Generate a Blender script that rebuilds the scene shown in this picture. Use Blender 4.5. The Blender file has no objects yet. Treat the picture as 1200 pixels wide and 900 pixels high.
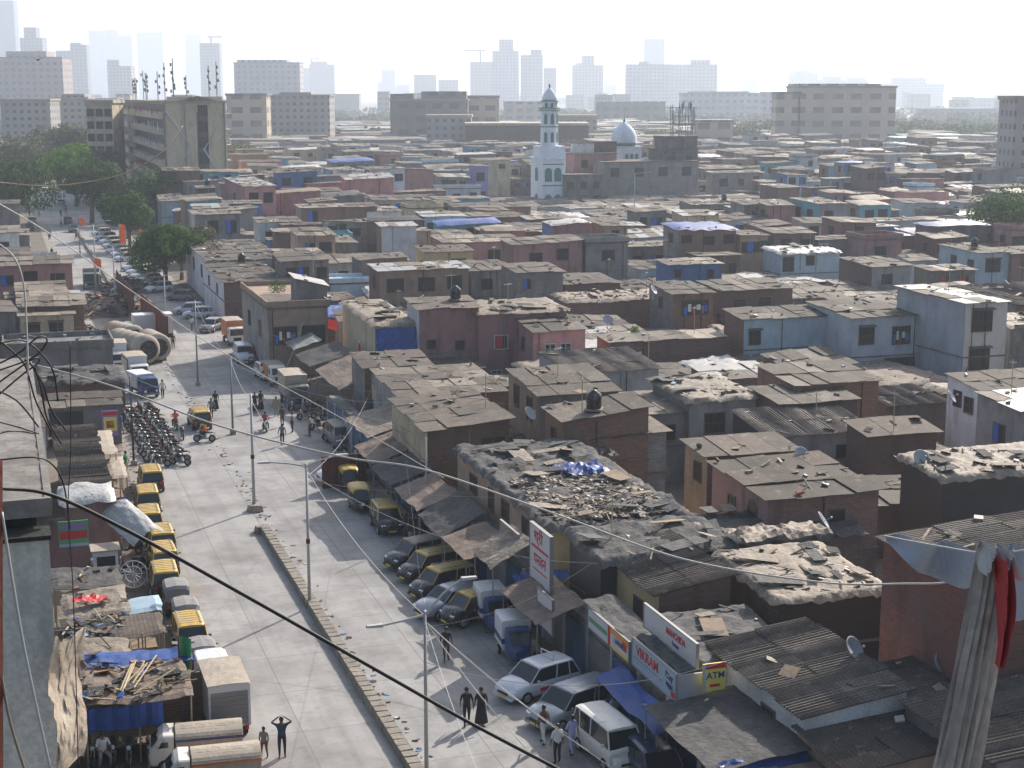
import bpy, math, random
from mathutils import Vector, Matrix, noise
R=math.radians
random.seed(7)
sc=bpy.context.scene
col=sc.collection
# ------------------------------------------------------------------ calibration: street frame
H=27.0; F=1800.0; PITCH=math.atan(340/F); cp,sp=math.cos(PITCH),math.sin(PITCH)
U=(-0.316,0.949); V=(0.949,0.316); O=(-4.2,59.0); ROT=math.atan2(0.316,0.949)
def un(px,py,z=0.0):
    a=(px-600)/F; b=(450-py)/F
    dy=cp+b*sp; dz=-sp+b*cp; t=(z-H)/dz
    return (a*t,dy*t)
def pj(x,y,z=0.0):
    zz=z-H; d=y*cp-zz*sp; u=y*sp+zz*cp
    d=max(d,.1)
    return (600+F*x/d,450-F*u/d)
def w2s(x,y):
    dx,dy=x-O[0],y-O[1]
    return (dx*U[0]+dy*U[1],dx*V[0]+dy*V[1])
def s2w(s,t): return (O[0]+s*U[0]+t*V[0],O[1]+s*U[1]+t*V[1])
def ust(px,py,z=0.0): return w2s(*un(px,py,z))
def at(px,py,depth):
    a=(px-600)/F; b=(450-py)/F
    return Vector((a*depth,(cp+b*sp)*depth,H+(-sp+b*cp)*depth))
# ------------------------------------------------------------------ materials
M={}
def mk(name):
    m=bpy.data.materials.new(name); m.use_nodes=True
    nt=m.node_tree; b=nt.nodes['Principled BSDF']; M[name]=m
    return m,nt,b
def rgb(c): return (c[0],c[1],c[2],1)
def N(nt,t,**k):
    n=nt.nodes.new(t)
    for a,v in k.items(): setattr(n,a,v)
    return n
def mixc(nt,fac,a,b,mode='MIX'):
    n=N(nt,'ShaderNodeMix',data_type='RGBA',blend_type=mode)
    for s,v in ((n.inputs[0],fac),(n.inputs[6],a),(n.inputs[7],b)):
        if hasattr(v,'links') or isinstance(v,bpy.types.NodeSocket): nt.links.new(v,s)
        elif isinstance(v,(int,float)): s.default_value=v
        else: s.default_value=rgb(v)
    return n.outputs[2]
def ramp(nt,src,p0,p1):
    n=N(nt,'ShaderNodeMapRange'); n.inputs[1].default_value=p0; n.inputs[2].default_value=p1
    nt.links.new(src,n.inputs[0]); return n.outputs[0]
def plain(name,c,rough=.6,metal=0,var=0,spec=.5,dust=0,dustc=(.36,.31,.25)):
    m,nt,b=mk(name)
    b.inputs['Base Color'].default_value=rgb(c); b.inputs['Roughness'].default_value=rough
    b.inputs['Metallic'].default_value=metal; b.inputs['Specular IOR Level'].default_value=spec
    src=None
    if var:
        oi=N(nt,'ShaderNodeObjectInfo'); hs=N(nt,'ShaderNodeHueSaturation')
        hs.inputs['Color'].default_value=rgb(c)
        mr=N(nt,'ShaderNodeMapRange'); mr.inputs[3].default_value=1-var; mr.inputs[4].default_value=1+var
        nt.links.new(oi.outputs['Random'],mr.inputs[0]); nt.links.new(mr.outputs[0],hs.inputs['Value'])
        src=hs.outputs[0]
    if dust:
        tc=N(nt,'ShaderNodeTexCoord'); no=N(nt,'ShaderNodeTexNoise'); no.inputs['Scale'].default_value=3.5; no.inputs['Detail'].default_value=6
        nt.links.new(tc.outputs['Object'],no.inputs['Vector'])
        f=ramp(nt,no.outputs['Fac'],.75-dust*.6,.85)
        src=mixc(nt,f,src if src else c,dustc)
    if src: nt.links.new(src,b.inputs['Base Color'])
    return m
def weather(name,c,c2,scale=.6,streak=.5,rough=.9,brick=0,mortar=(.3,.28,.26),var=.18,bump=.25,cell=None,patch=.5,spec=.3,fine=9,rib_shade=0,bd=.04):
    """weathered wall / roof material: patches, vertical streaks, optional brick courses; varies per object"""
    m,nt,b=mk(name); L=nt.links.new
    tc=N(nt,'ShaderNodeTexCoord'); oi=N(nt,'ShaderNodeObjectInfo')
    add=N(nt,'ShaderNodeVectorMath',operation='ADD'); L(tc.outputs['Object'],add.inputs[0])
    mul=N(nt,'ShaderNodeVectorMath',operation='SCALE'); L(oi.outputs['Location'],mul.inputs[0]); mul.inputs['Scale'].default_value=.37
    L(mul.outputs[0],add.inputs[1])
    n1=N(nt,'ShaderNodeTexNoise'); n1.inputs['Scale'].default_value=scale; n1.inputs['Detail'].default_value=7; n1.inputs['Roughness'].default_value=.62
    L(add.outputs[0],n1.inputs['Vector'])
    base=c
    h=None
    if brick:
        sx=N(nt,'ShaderNodeSeparateXYZ'); L(tc.outputs['Object'],sx.inputs[0])
        ad=N(nt,'ShaderNodeMath',operation='ADD'); L(sx.outputs[0],ad.inputs[0]); L(sx.outputs[1],ad.inputs[1])
        cb=N(nt,'ShaderNodeCombineXYZ'); L(ad.outputs[0],cb.inputs[0]); L(sx.outputs[2],cb.inputs[1])
        bt=N(nt,'ShaderNodeTexBrick'); bt.inputs['Scale'].default_value=1.0
        bt.inputs['Brick Width'].default_value=.24*brick; bt.inputs['Row Height'].default_value=.085*brick; bt.inputs['Mortar Size'].default_value=.012*brick
        bt.inputs['Color1'].default_value=rgb(c); bt.inputs['Color2'].default_value=rgb([x*.62 for x in c]); bt.inputs['Mortar'].default_value=rgb(mortar)
        L(cb.outputs[0],bt.inputs['Vector']); base=bt.outputs[0]; h=bt.outputs['Fac']
    f1=ramp(nt,n1.outputs['Fac'],.5-.5*patch*.5,.5+.25)
    a=mixc(nt,f1,base,c2)
    mp=N(nt,'ShaderNodeMapping'); mp.inputs['Scale'].default_value=(.9,.9,.28); L(add.outputs[0],mp.inputs['Vector'])
    n2=N(nt,'ShaderNodeTexNoise'); n2.inputs['Scale'].default_value=1.1; n2.inputs['Detail'].default_value=6; L(mp.outputs[0],n2.inputs['Vector'])
    f2=ramp(nt,n2.outputs['Fac'],.52,.78)
    mm=N(nt,'ShaderNodeMath',operation='MULTIPLY'); L(f2,mm.inputs[0]); mm.inputs[1].default_value=streak
    a=mixc(nt,mm.outputs[0],a,[x*.28 for x in c2])
    n3=N(nt,'ShaderNodeTexNoise'); n3.inputs['Scale'].default_value=fine; n3.inputs['Detail'].default_value=5; L(tc.outputs['Object'],n3.inputs['Vector'])
    f3=ramp(nt,n3.outputs['Fac'],.35,.7)
    m3=N(nt,'ShaderNodeMath',operation='MULTIPLY'); L(f3,m3.inputs[0]); m3.inputs[1].default_value=.4
    a=mixc(nt,m3.outputs[0],a,[x*.5 for x in c2])
    if rib_shade:
        wv=N(nt,'ShaderNodeTexWave'); wv.inputs['Scale'].default_value=.32/rib_shade; wv.inputs['Distortion'].default_value=.15; wv.bands_direction='X'; L(tc.outputs['Object'],wv.inputs['Vector'])
        mw_=N(nt,'ShaderNodeMath',operation='MULTIPLY'); L(wv.outputs['Fac'],mw_.inputs[0]); mw_.inputs[1].default_value=.38
        a=mixc(nt,mw_.outputs[0],a,[x*.45 for x in c2])  # wave bands paint the shade between sheet ribs as darker lines
        n5=N(nt,'ShaderNodeTexNoise'); n5.inputs['Scale'].default_value=2.6; n5.inputs['Detail'].default_value=8; n5.inputs['Roughness'].default_value=.7; L(add.outputs[0],n5.inputs['Vector'])
        m5=N(nt,'ShaderNodeMath',operation='MULTIPLY'); L(ramp(nt,n5.outputs['Fac'],.54,.66),m5.inputs[0]); m5.inputs[1].default_value=.6
        a=mixc(nt,m5.outputs[0],a,(.06,.055,.05))
        n6=N(nt,'ShaderNodeTexNoise'); n6.inputs['Scale'].default_value=1.7; n6.inputs['Detail'].default_value=9; n6.inputs['Roughness'].default_value=.75; L(tc.outputs['Object'],n6.inputs['Vector'])
        m6=N(nt,'ShaderNodeMath',operation='MULTIPLY'); L(ramp(nt,n6.outputs['Fac'],.56,.70),m6.inputs[0]); m6.inputs[1].default_value=.5
        a=mixc(nt,m6.outputs[0],a,(.42,.36,.29))
    hs=N(nt,'ShaderNodeHueSaturation'); mr=N(nt,'ShaderNodeMapRange'); mr.inputs[3].default_value=1-var; mr.inputs[4].default_value=1+var
    L(oi.outputs['Random'],mr.inputs[0]); L(mr.outputs[0],hs.inputs['Value']); L(a,hs.inputs['Color'])
    L(hs.outputs[0],b.inputs['Base Color'])
    b.inputs['Roughness'].default_value=rough; b.inputs['Specular IOR Level'].default_value=spec
    if bump:
        bp=N(nt,'ShaderNodeBump'); bp.inputs['Strength'].default_value=bump; bp.inputs['Distance'].default_value=bd
        L(n3.outputs['Fac'],bp.inputs['Height']); L(bp.outputs[0],b.inputs['Normal'])
    return m
# walls
weather('brick',(.31,.14,.095),(.20,.15,.12),brick=1.6,mortar=(.22,.19,.17))
weather('brick_dark',(.23,.115,.085),(.145,.11,.095),brick=1.6,mortar=(.13,.12,.11))
weather('brick_orange',(.37,.16,.09),(.24,.15,.11),brick=1.6,mortar=(.26,.22,.19))
weather('block_grey',(.33,.32,.31),(.19,.18,.17),brick=2.6,mortar=(.30,.29,.28))
weather('plaster_grey',(.33,.32,.31),(.20,.19,.18),streak=.7)
weather('plaster_light',(.55,.54,.52),(.33,.32,.30),streak=.6)
weather('concrete_dark',(.22,.215,.21),(.12,.115,.11),streak=.7)
weather('blue_paint',(.50,.63,.71),(.36,.46,.53),streak=.45)
weather('blue_grey_paint',(.50,.54,.60),(.34,.37,.41),streak=.4)
weather('white_paint',(.74,.75,.76),(.50,.50,.50),streak=.6)
weather('offwhite_paint',(.76,.73,.68),(.60,.57,.52),streak=.35)
weather('cream_paint',(.62,.54,.38),(.38,.32,.24),streak=.6)
weather('yellow_paint',(.48,.39,.22),(.36,.28,.17),streak=.5)
weather('pink_paint',(.68,.33,.31),(.46,.22,.20),streak=.35)
weather('mauve_paint',(.40,.22,.21),(.27,.17,.16),streak=.7)
weather('red_paint',(.30,.085,.055),(.16,.11,.10),streak=.6,brick=1.6,mortar=(.2,.12,.1),scale=.35)
weather('tan_paint',(.42,.30,.22),(.26,.20,.16),streak=.5)
weather('aqua_paint',(.20,.42,.50),(.08,.30,.38),streak=.3)
weather('green_paint',(.07,.25,.20),(.05,.16,.14),streak=.4)
weather('purple_paint',(.25,.24,.50),(.2,.19,.38),streak=.3)
weather('blue_tin',(.09,.20,.43),(.07,.13,.26),streak=.4,rough=.6)
weather('blue_shutter',(.035,.12,.24),(.03,.07,.13),streak=.6,rough=.6)
weather('tin_white',(.42,.45,.48),(.30,.32,.34),streak=.6,rough=.5)
weather('black_sheet',(.022,.024,.03),(.045,.045,.05),streak=.2,rough=.45,spec=.5)
weather('apt_wall',(.74,.64,.46),(.52,.44,.32),scale=.12,streak=.45,fine=3)
weather('apt_pale',(.48,.43,.35),(.34,.30,.25),scale=.12,streak=.5,fine=3)
weather('near_concrete',(.72,.74,.69),(.46,.48,.44),scale=.5,streak=.8,bump=.5,var=0)
weather('near_slab',(.27,.255,.235),(.13,.115,.10),scale=.8,streak=.1,bump=.6,var=0,fine=5)
weather('moss_shade_wall',(.035,.04,.032),(.015,.017,.014),scale=3,streak=.6,bump=1,var=0)
weather('teal_stain',(.03,.12,.10),(.025,.06,.05),scale=2.5,streak=.5,var=0)
# roofs
weather('roof_a',(.19,.165,.14),(.10,.086,.073),scale=.9,streak=0,var=.15,rough=.8,rib_shade=0.2,spec=.12)
weather('roof_b',(.145,.125,.105),(.078,.068,.06),scale=.9,streak=0,var=.15,rough=.8,rib_shade=0.2,spec=.12)
weather('roof_c',(.28,.24,.195),(.15,.125,.105),scale=.9,streak=0,var=.12,rough=.75,rib_shade=0.2,spec=.12)
weather('roof_tin',(.42,.42,.41),(.28,.27,.26),scale=.8,streak=0,var=.1,rough=.5,rib_shade=0.2)
weather('roof_brown',(.19,.15,.125),(.12,.10,.085),scale=.9,streak=0,rough=.8,rib_shade=0.2,spec=.12)
weather('tarp_tan',(.31,.255,.195),(.13,.105,.085),scale=1.6,streak=0,rough=.7,bump=.6,var=.15,bd=.12,fine=4)
weather('tarp_grey',(.13,.125,.12),(.07,.07,.07),scale=1.6,streak=0,rough=.85,spec=.15,bump=.6,var=.2,bd=.12,fine=4)
weather('tarp_black',(.04,.04,.043),(.08,.077,.075),scale=1.6,streak=0,rough=.7,spec=.2,bump=.6,var=.2,bd=.12,fine=4)
weather('tarp_blue',(.025,.09,.34),(.025,.06,.22),scale=1.6,streak=0,rough=.45,bump=.4)
weather('tarp_white',(.46,.46,.45),(.36,.35,.34),scale=1.6,streak=0,rough=.5,bump=.5,var=.1,bd=.12,fine=4)
weather('tarp_brown',(.24,.18,.14),(.14,.105,.085),scale=1.6,streak=0,rough=.75,bump=.5,bd=.12,fine=4)
weather('plastic_beige',(.58,.50,.40),(.40,.31,.23),scale=1.2,streak=.1,rough=.5,bump=.4,var=0)
weather('dusty_cover',(.46,.40,.33),(.34,.29,.23),scale=1.2,streak=.1,rough=.85,var=.06)
weather('wood',(.30,.22,.15),(.18,.13,.09),scale=2,streak=.5,rough=.8)
weather('rust',(.16,.045,.03),(.09,.035,.028),scale=1.5,streak=.6)
weather('kerb_stone',(.36,.32,.27),(.20,.175,.15),scale=1.2,streak=.2,bump=.6)
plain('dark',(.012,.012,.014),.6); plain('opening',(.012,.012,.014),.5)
plain('glass',(.02,.025,.03),.12,spec=.6); plain('glass_dusty',(.05,.055,.06),.3,dust=.35)
plain('frame_wood',(.12,.09,.075),.7,var=.3); plain('frame_white',(.5,.5,.5),.6,var=.2)
plain('tyre',(.02,.02,.02),.85); plain('steel',(.35,.35,.36),.4,.7); plain('grey_metal',(.24,.24,.24),.55,.3,var=.2)
plain('galv',(.40,.40,.39),.5,.2); plain('chrome',(.6,.6,.62),.2,.9)
plain('black_paint',(.018,.018,.022),.25,dust=.35); plain('yellow_car',(.66,.43,.07),.5,dust=.6); plain('white_car',(.62,.64,.68),.25,dust=.15)
plain('silver_blue_car',(.30,.32,.36),.22,.2,dust=.2); plain('navy_car',(.03,.05,.10),.25,dust=.25); plain('grey_car',(.22,.23,.25),.35,var=.4,dust=.3)
plain('white_van',(.66,.64,.6),.4,dust=.3); plain('blue_cab',(.025,.06,.18),.35,dust=.2); plain('white_box',(.6,.61,.62),.5,dust=.25)
plain('olive_cab',(.10,.12,.09),.5,dust=.4); plain('orange_paint',(.55,.17,.04),.5,dust=.3); plain('canvas_grey',(.22,.215,.215),.85,dust=.4); plain('canvas_black',(.03,.03,.032),.7,dust=.35)
plain('bike_dark',(.025,.027,.032),.3,var=.5,dust=.2); plain('bike_red',(.3,.02,.02),.3); plain('seat_black',(.015,.015,.015),.6)
plain('headlamp',(.75,.78,.8),.1); plain('tail_red',(.45,.02,.015),.3); plain('plate_yellow',(.75,.55,.06),.5); plain('red_paint_bright',(.55,.03,.03),.4)
plain('skin',(.16,.085,.055),.6); plain('hair',(.012,.01,.01),.5)
for n,c in dict(cl_white=(.62,.62,.6),cl_black=(.02,.02,.023),cl_navy=(.03,.045,.10),cl_orange=(.80,.15,.03),cl_khaki=(.30,.24,.16),cl_grey=(.2,.2,.2),cl_blue=(.12,.22,.42),cl_red=(.4,.05,.05),cl_lilac=(.35,.36,.55),cl_green=(.06,.25,.12),cl_brown=(.12,.07,.05),cl_pink=(.5,.25,.28)).items(): plain(n,c,.9)
for n,c in dict(sign_white=(.52,.53,.56),sign_red=(.48,.02,.03),sign_navy=(.03,.04,.2),sign_yellow=(.68,.55,.13),sign_blue=(.03,.10,.42),sign_orange=(.75,.27,.05),sign_green=(.10,.28,.14),sign_purple=(.26,.15,.38),sign_sky=(.30,.40,.48),sign_grey=(.30,.32,.36),flag_orange=(.9,.16,.03),flag_green=(.02,.28,.12),flag_red=(.8,.04,.02),cable_black=(.012,.012,.014),cable_white=(.45,.43,.4),rope_tan=(.20,.16,.12),bamboo=(.42,.33,.2),plastic_blue=(.03,.12,.5),mosque_green=(.04,.17,.15),brick_tile=(.32,.12,.07),stone_pale=(.5,.48,.44)).items(): plain(n,c,.6,dust=.12)
weather('mosque_white',(.80,.86,.93),(.66,.72,.80),scale=.3,streak=.25,var=0,fine=3)
# road: concrete slabs with joints, stains and dust
def road_mat():
    m,nt,b=mk('road_concrete'); L=nt.links.new
    tc=N(nt,'ShaderNodeTexCoord')
    mp=N(nt,'ShaderNodeMapping'); L(tc.outputs['Object'],mp.inputs['Vector'])
    mp.inputs['Rotation'].default_value=(0,0,R(90))
    bt=N(nt,'ShaderNodeTexBrick'); bt.offset=0; bt.inputs['Scale'].default_value=1
    bt.inputs['Brick Width'].default_value=4.6; bt.inputs['Row Height'].default_value=3.55; bt.inputs['Mortar Size'].default_value=.035; bt.inputs['Mortar Smooth'].default_value=.2
    bt.inputs['Color1'].default_value=rgb((.33,.32,.31)); bt.inputs['Color2'].default_value=rgb((.30,.29,.28)); bt.inputs['Mortar'].default_value=rgb((.20,.195,.185))
    L(mp.outputs[0],bt.inputs['Vector'])
    n1=N(nt,'ShaderNodeTexNoise'); n1.inputs['Scale'].default_value=.22; n1.inputs['Detail'].default_value=8; n1.inputs['Roughness'].default_value=.65; L(tc.outputs['Object'],n1.inputs['Vector'])
    a=mixc(nt,ramp(nt,n1.outputs['Fac'],.42,.72),bt.outputs[0],(.15,.14,.13))
    mp2=N(nt,'ShaderNodeMapping'); mp2.inputs['Scale'].default_value=(2.5,.08,1); L(tc.outputs['Object'],mp2.inputs['Vector'])
    n2=N(nt,'ShaderNodeTexNoise'); n2.inputs['Scale'].default_value=.5; n2.inputs['Detail'].default_value=5; L(mp2.outputs[0],n2.inputs['Vector'])
    f=N(nt,'ShaderNodeMath',operation='MULTIPLY'); L(ramp(nt,n2.outputs['Fac'],.5,.7),f.inputs[0]); f.inputs[1].default_value=.35
    a=mixc(nt,f.outputs[0],a,(.13,.125,.12))
    n3=N(nt,'ShaderNodeTexNoise'); n3.inputs['Scale'].default_value=2.2; n3.inputs['Detail'].default_value=8; L(tc.outputs['Object'],n3.inputs['Vector'])
    f3=N(nt,'ShaderNodeMath',operation='MULTIPLY'); L(ramp(nt,n3.outputs['Fac'],.56,.72),f3.inputs[0]); f3.inputs[1].default_value=.3
    a=mixc(nt,f3.outputs[0],a,(.10,.095,.09))
    # dust along both sides
    sx=N(nt,'ShaderNodeSeparateXYZ'); L(tc.outputs['Object'],sx.inputs[0])
    ab=N(nt,'ShaderNodeMath',operation='ABSOLUTE'); 
    sh=N(nt,'ShaderNodeMath',operation='SUBTRACT'); L(sx.outputs[0],sh.inputs[0]); sh.inputs[1].default_value=1.6; L(sh.outputs[0],ab.inputs[0])
    nz=N(nt,'ShaderNodeMath',operation='MULTIPLY_ADD'); L(n1.outputs['Fac'],nz.inputs[0]); nz.inputs[1].default_value=5; L(ab.outputs[0],nz.inputs[2])
    fd=ramp(nt,nz.outputs[0],9.2,11.4)
    a=mixc(nt,fd,a,(.25,.205,.165))
    L(a,b.inputs['Base Color']); b.inputs['Roughness'].default_value=.78; b.inputs['Specular IOR Level'].default_value=.35
    bp=N(nt,'ShaderNodeBump'); bp.inputs['Strength'].default_value=.3; bp.inputs['Distance'].default_value=.02; L(n3.outputs['Fac'],bp.inputs['Height']); L(bp.outputs[0],b.inputs['Normal'])
road_mat()
weather('earth',(.20,.16,.125),(.10,.085,.07),scale=.25,streak=0,var=0,bump=.6,fine=4)
def leaf_mat(name,c1,c2):
    m,nt,b=mk(name); L=nt.links.new
    ge=N(nt,'ShaderNodeNewGeometry'); a=mixc(nt,ge.outputs['Random Per Island'],c1,c2); L(a,b.inputs['Base Color'])
    b.inputs['Roughness'].default_value=.8; b.inputs['Specular IOR Level'].default_value=.08
    tr=N(nt,'ShaderNodeBsdfTranslucent'); L(a,tr.inputs['Color']); ms=N(nt,'ShaderNodeMixShader'); ms.inputs[0].default_value=.3
    L(b.outputs[0],ms.inputs[1]); L(tr.outputs[0],ms.inputs[2]); L(ms.outputs[0],nt.nodes['Material Output'].inputs['Surface'])
leaf_mat('leaf_dark',(.025,.055,.012),(.08,.135,.03)); leaf_mat('leaf_bright',(.06,.15,.012),(.15,.30,.03)); leaf_mat('leaf_olive',(.06,.075,.025),(.14,.145,.06)); leaf_mat('leaf_mid',(.035,.08,.015),(.10,.17,.04))
plain('bark',(.11,.085,.065),.9)
def tower_mat(name,c,win,bw,rh,var=.1,frac=.35):
    m,nt,b=mk(name); L=nt.links.new
    tc=N(nt,'ShaderNodeTexCoord'); sx=N(nt,'ShaderNodeSeparateXYZ'); L(tc.outputs['Object'],sx.inputs[0])
    ad=N(nt,'ShaderNodeMath',operation='ADD'); L(sx.outputs[0],ad.inputs[0]); L(sx.outputs[1],ad.inputs[1])
    cb=N(nt,'ShaderNodeCombineXYZ'); L(ad.outputs[0],cb.inputs[0]); L(sx.outputs[2],cb.inputs[1])
    bt=N(nt,'ShaderNodeTexBrick'); bt.offset=0; bt.inputs['Scale'].default_value=1
    bw*=(1.8 if 'tower' in name else 1); rh*=(1.8 if 'tower' in name else 1); bt.inputs['Brick Width'].default_value=bw; bt.inputs['Row Height'].default_value=rh; bt.inputs['Mortar Size'].default_value=rh*frac*.8; bt.inputs['Mortar Smooth'].default_value=0
    bt.inputs['Color1'].default_value=rgb(win); bt.inputs['Color2'].default_value=rgb([x*1.3 for x in win]); bt.inputs['Mortar'].default_value=rgb(c)
    L(cb.outputs[0],bt.inputs['Vector'])
    n=N(nt,'ShaderNodeTexNoise'); n.inputs['Scale'].default_value=.08; n.inputs['Detail'].default_value=4; L(tc.outputs['Object'],n.inputs['Vector'])
    a=mixc(nt,ramp(nt,n.outputs['Fac'],.4,.8),bt.outputs[0],[x*.7 for x in c])
    L(a,b.inputs['Base Color']); b.inputs['Roughness'].default_value=.7
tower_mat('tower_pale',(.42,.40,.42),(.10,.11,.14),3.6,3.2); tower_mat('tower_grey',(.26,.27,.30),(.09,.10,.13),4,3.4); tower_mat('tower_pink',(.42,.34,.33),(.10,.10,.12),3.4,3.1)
tower_mat('tower_beige',(.52,.44,.34),(.13,.12,.11),4.5,3.2); tower_mat('tower_brown',(.20,.17,.15),(.07,.065,.065),4.5,3.4); tower_mat('block_old',(.36,.34,.32),(.08,.08,.085),3.2,3.0)
plain('tower_glass',(.12,.15,.2),.3)
# ------------------------------------------------------------------ mesh builder
class MB:
    def __init__(s): s.v=[]; s.f=[]; s.m=[]
    def add(s,vs,fs,mi=0):
        o=len(s.v); s.v.extend([tuple(p) for p in vs]); s.f.extend([tuple(i+o for i in f) for f in fs]); s.m.extend([mi]*len(fs)); return s
    def quad(s,a,b,c,d,mi=0): return s.add([a,b,c,d],[(0,1,2,3)],mi)
    def hexa(s,p,mi=0):
        return s.add(p,[(3,2,1,0),(4,5,6,7),(0,1,5,4),(1,2,6,5),(2,3,7,6),(3,0,4,7)],mi)
    def box(s,x0,x1,y0,y1,z0,z1,mi=0): return s.hexa([(x0,y0,z0),(x1,y0,z0),(x1,y1,z0),(x0,y1,z0),(x0,y0,z1),(x1,y0,z1),(x1,y1,z1),(x0,y1,z1)],mi)
    def obox(s,c,size,rot=(0,0,0),mi=0):
        from mathutils import Euler
        E=Euler(rot).to_matrix(); a,b,d=[k/2 for k in size]
        P=[Vector(c)+E@Vector(q) for q in ((-a,-b,-d),(a,-b,-d),(a,b,-d),(-a,b,-d),(-a,-b,d),(a,-b,d),(a,b,d),(-a,b,d))]
        return s.hexa(P,mi)
    def tube(s,pts,r,n=6,mi=0,cap=True):
        pts=[Vector(p) for p in pts]; rs=r if isinstance(r,(list,tuple)) else [r]*len(pts)
        rings=[]
        for i,p in enumerate(pts):
            d=(pts[min(i+1,len(pts)-1)]-pts[max(i-1,0)])
            if d.length<1e-6: d=Vector((0,0,1))
            d.normalize(); a=d.cross(Vector((0,0,1)))
            if a.length<.05: a=d.cross(Vector((0,1,0)))
            a.normalize(); b=a.cross(d)
            rings.append([p+(a*math.cos(2*math.pi*k/n)+b*math.sin(2*math.pi*k/n))*rs[i] for k in range(n)])
        return s.loft(rings,mi,cap)
    def loft(s,rings,mi=0,cap=True):
        n=len(rings[0]); vs=[q for r in rings for q in r]; fs=[]
        for i in range(len(rings)-1):
            for k in range(n):
                fs.append((i*n+k,i*n+(k+1)%n,(i+1)*n+(k+1)%n,(i+1)*n+k))
        if cap: fs+= [tuple(range(n-1,-1,-1)),tuple((len(rings)-1)*n+k for k in range(n))]
        return s.add(vs,fs,mi)
    def lathe(s,prof,n=16,c=(0,0,0),mi=0,rot=0):
        rings=[[(c[0]+r*math.cos(rot+2*math.pi*k/n),c[1]+r*math.sin(rot+2*math.pi*k/n),c[2]+z) for k in range(n)] for r,z in prof]
        return s.loft(rings,mi)
    def cylx(s,c,r,w,n=14,mi=0):
        rings=[[(c[0]+x,c[1]+rr*math.cos(2*math.pi*k/n),c[2]+rr*math.sin(2*math.pi*k/n)) for k in range(n)] for x,rr in ((-w/2,r*.9),(-w/2+w*.12,r),(w/2-w*.12,r),(w/2,r*.9))]
        return s.loft(rings,mi)
    def grid(s,nx,ny,fn,mi=0):
        vs=[fn(i/nx,j/ny) for j in range(ny+1) for i in range(nx+1)]; w=nx+1
        return s.add(vs,[(j*w+i,j*w+i+1,(j+1)*w+i+1,(j+1)*w+i) for j in range(ny) for i in range(nx)],mi)
    def build(s,name,mats,parent=None,smooth=False,loc=None,rz=0):
        if not isinstance(mats,(list,tuple)): mats=[mats]
        me=bpy.data.meshes.new(name); me.from_pydata([tuple(p) for p in s.v],[],s.f)
        for m in mats: me.materials.append(M[m] if isinstance(m,str) else m)
        me.polygons.foreach_set('material_index',s.m)
        if smooth: me.polygons.foreach_set('use_smooth',[True]*len(me.polygons))
        me.update()
        o=bpy.data.objects.new(name,me); col.objects.link(o)
        if parent: o.parent=parent
        if loc: o.location=loc
        if rz: o.rotation_euler.z=rz
        return o
USEDL={}
def tag(o,label,cat,group=None,kind=None,auto=False):
    if label: o['label']=label
    if cat: o['category']=cat
    if group: o['group']=group
    if kind: o['kind']=kind
    if auto: AUTO.append((o,label))
    return o
AUTO=[]
def thing(name,loc,rz,label,cat,group=None,auto=False):
    o=bpy.data.objects.new(name,None); col.objects.link(o); o.location=loc; o.rotation_euler.z=rz; o.empty_display_size=.3
    return tag(o,label,cat,group,None,auto)
def copy_tree(o,parent=None):
    c=o.copy(); col.objects.link(c); c.parent=parent
    for ch in list(o.children): copy_tree(ch,c)
    return c
def put(root,s,t,heading=0,z=0,label=None,auto=False):
    x,y=s2w(s,t); root.location=(x,y,z); root.rotation_euler.z=ROT+R(heading)
    if label: root['label']=label
    if auto: AUTO.append((root,label))
    return root
def structure(o): o['kind']='structure'; return o
def nz(x,y,z=0): return noise.noise(Vector((x,y,z)))
def text_part(txt,size,mat,parent,loc,rot,name='lettering',align='CENTER',sx=1.0,label=None):
    cu=bpy.data.curves.new('t','FONT'); cu.body=txt; cu.size=size; cu.align_x=align; cu.align_y='CENTER'; cu.extrude=.008; cu.resolution_u=3; cu.offset=size*.012
    to=bpy.data.objects.new('t',cu); col.objects.link(to); bpy.context.view_layer.update()
    me=bpy.data.meshes.new_from_object(to.evaluated_get(bpy.context.evaluated_depsgraph_get()))
    bpy.data.objects.remove(to); me.materials.clear(); me.materials.append(M[mat])
    o=bpy.data.objects.new(name,me); col.objects.link(o); o.parent=parent; o.location=loc; o.rotation_euler=rot; o.scale=(sx,1,1)
    return o
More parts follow.
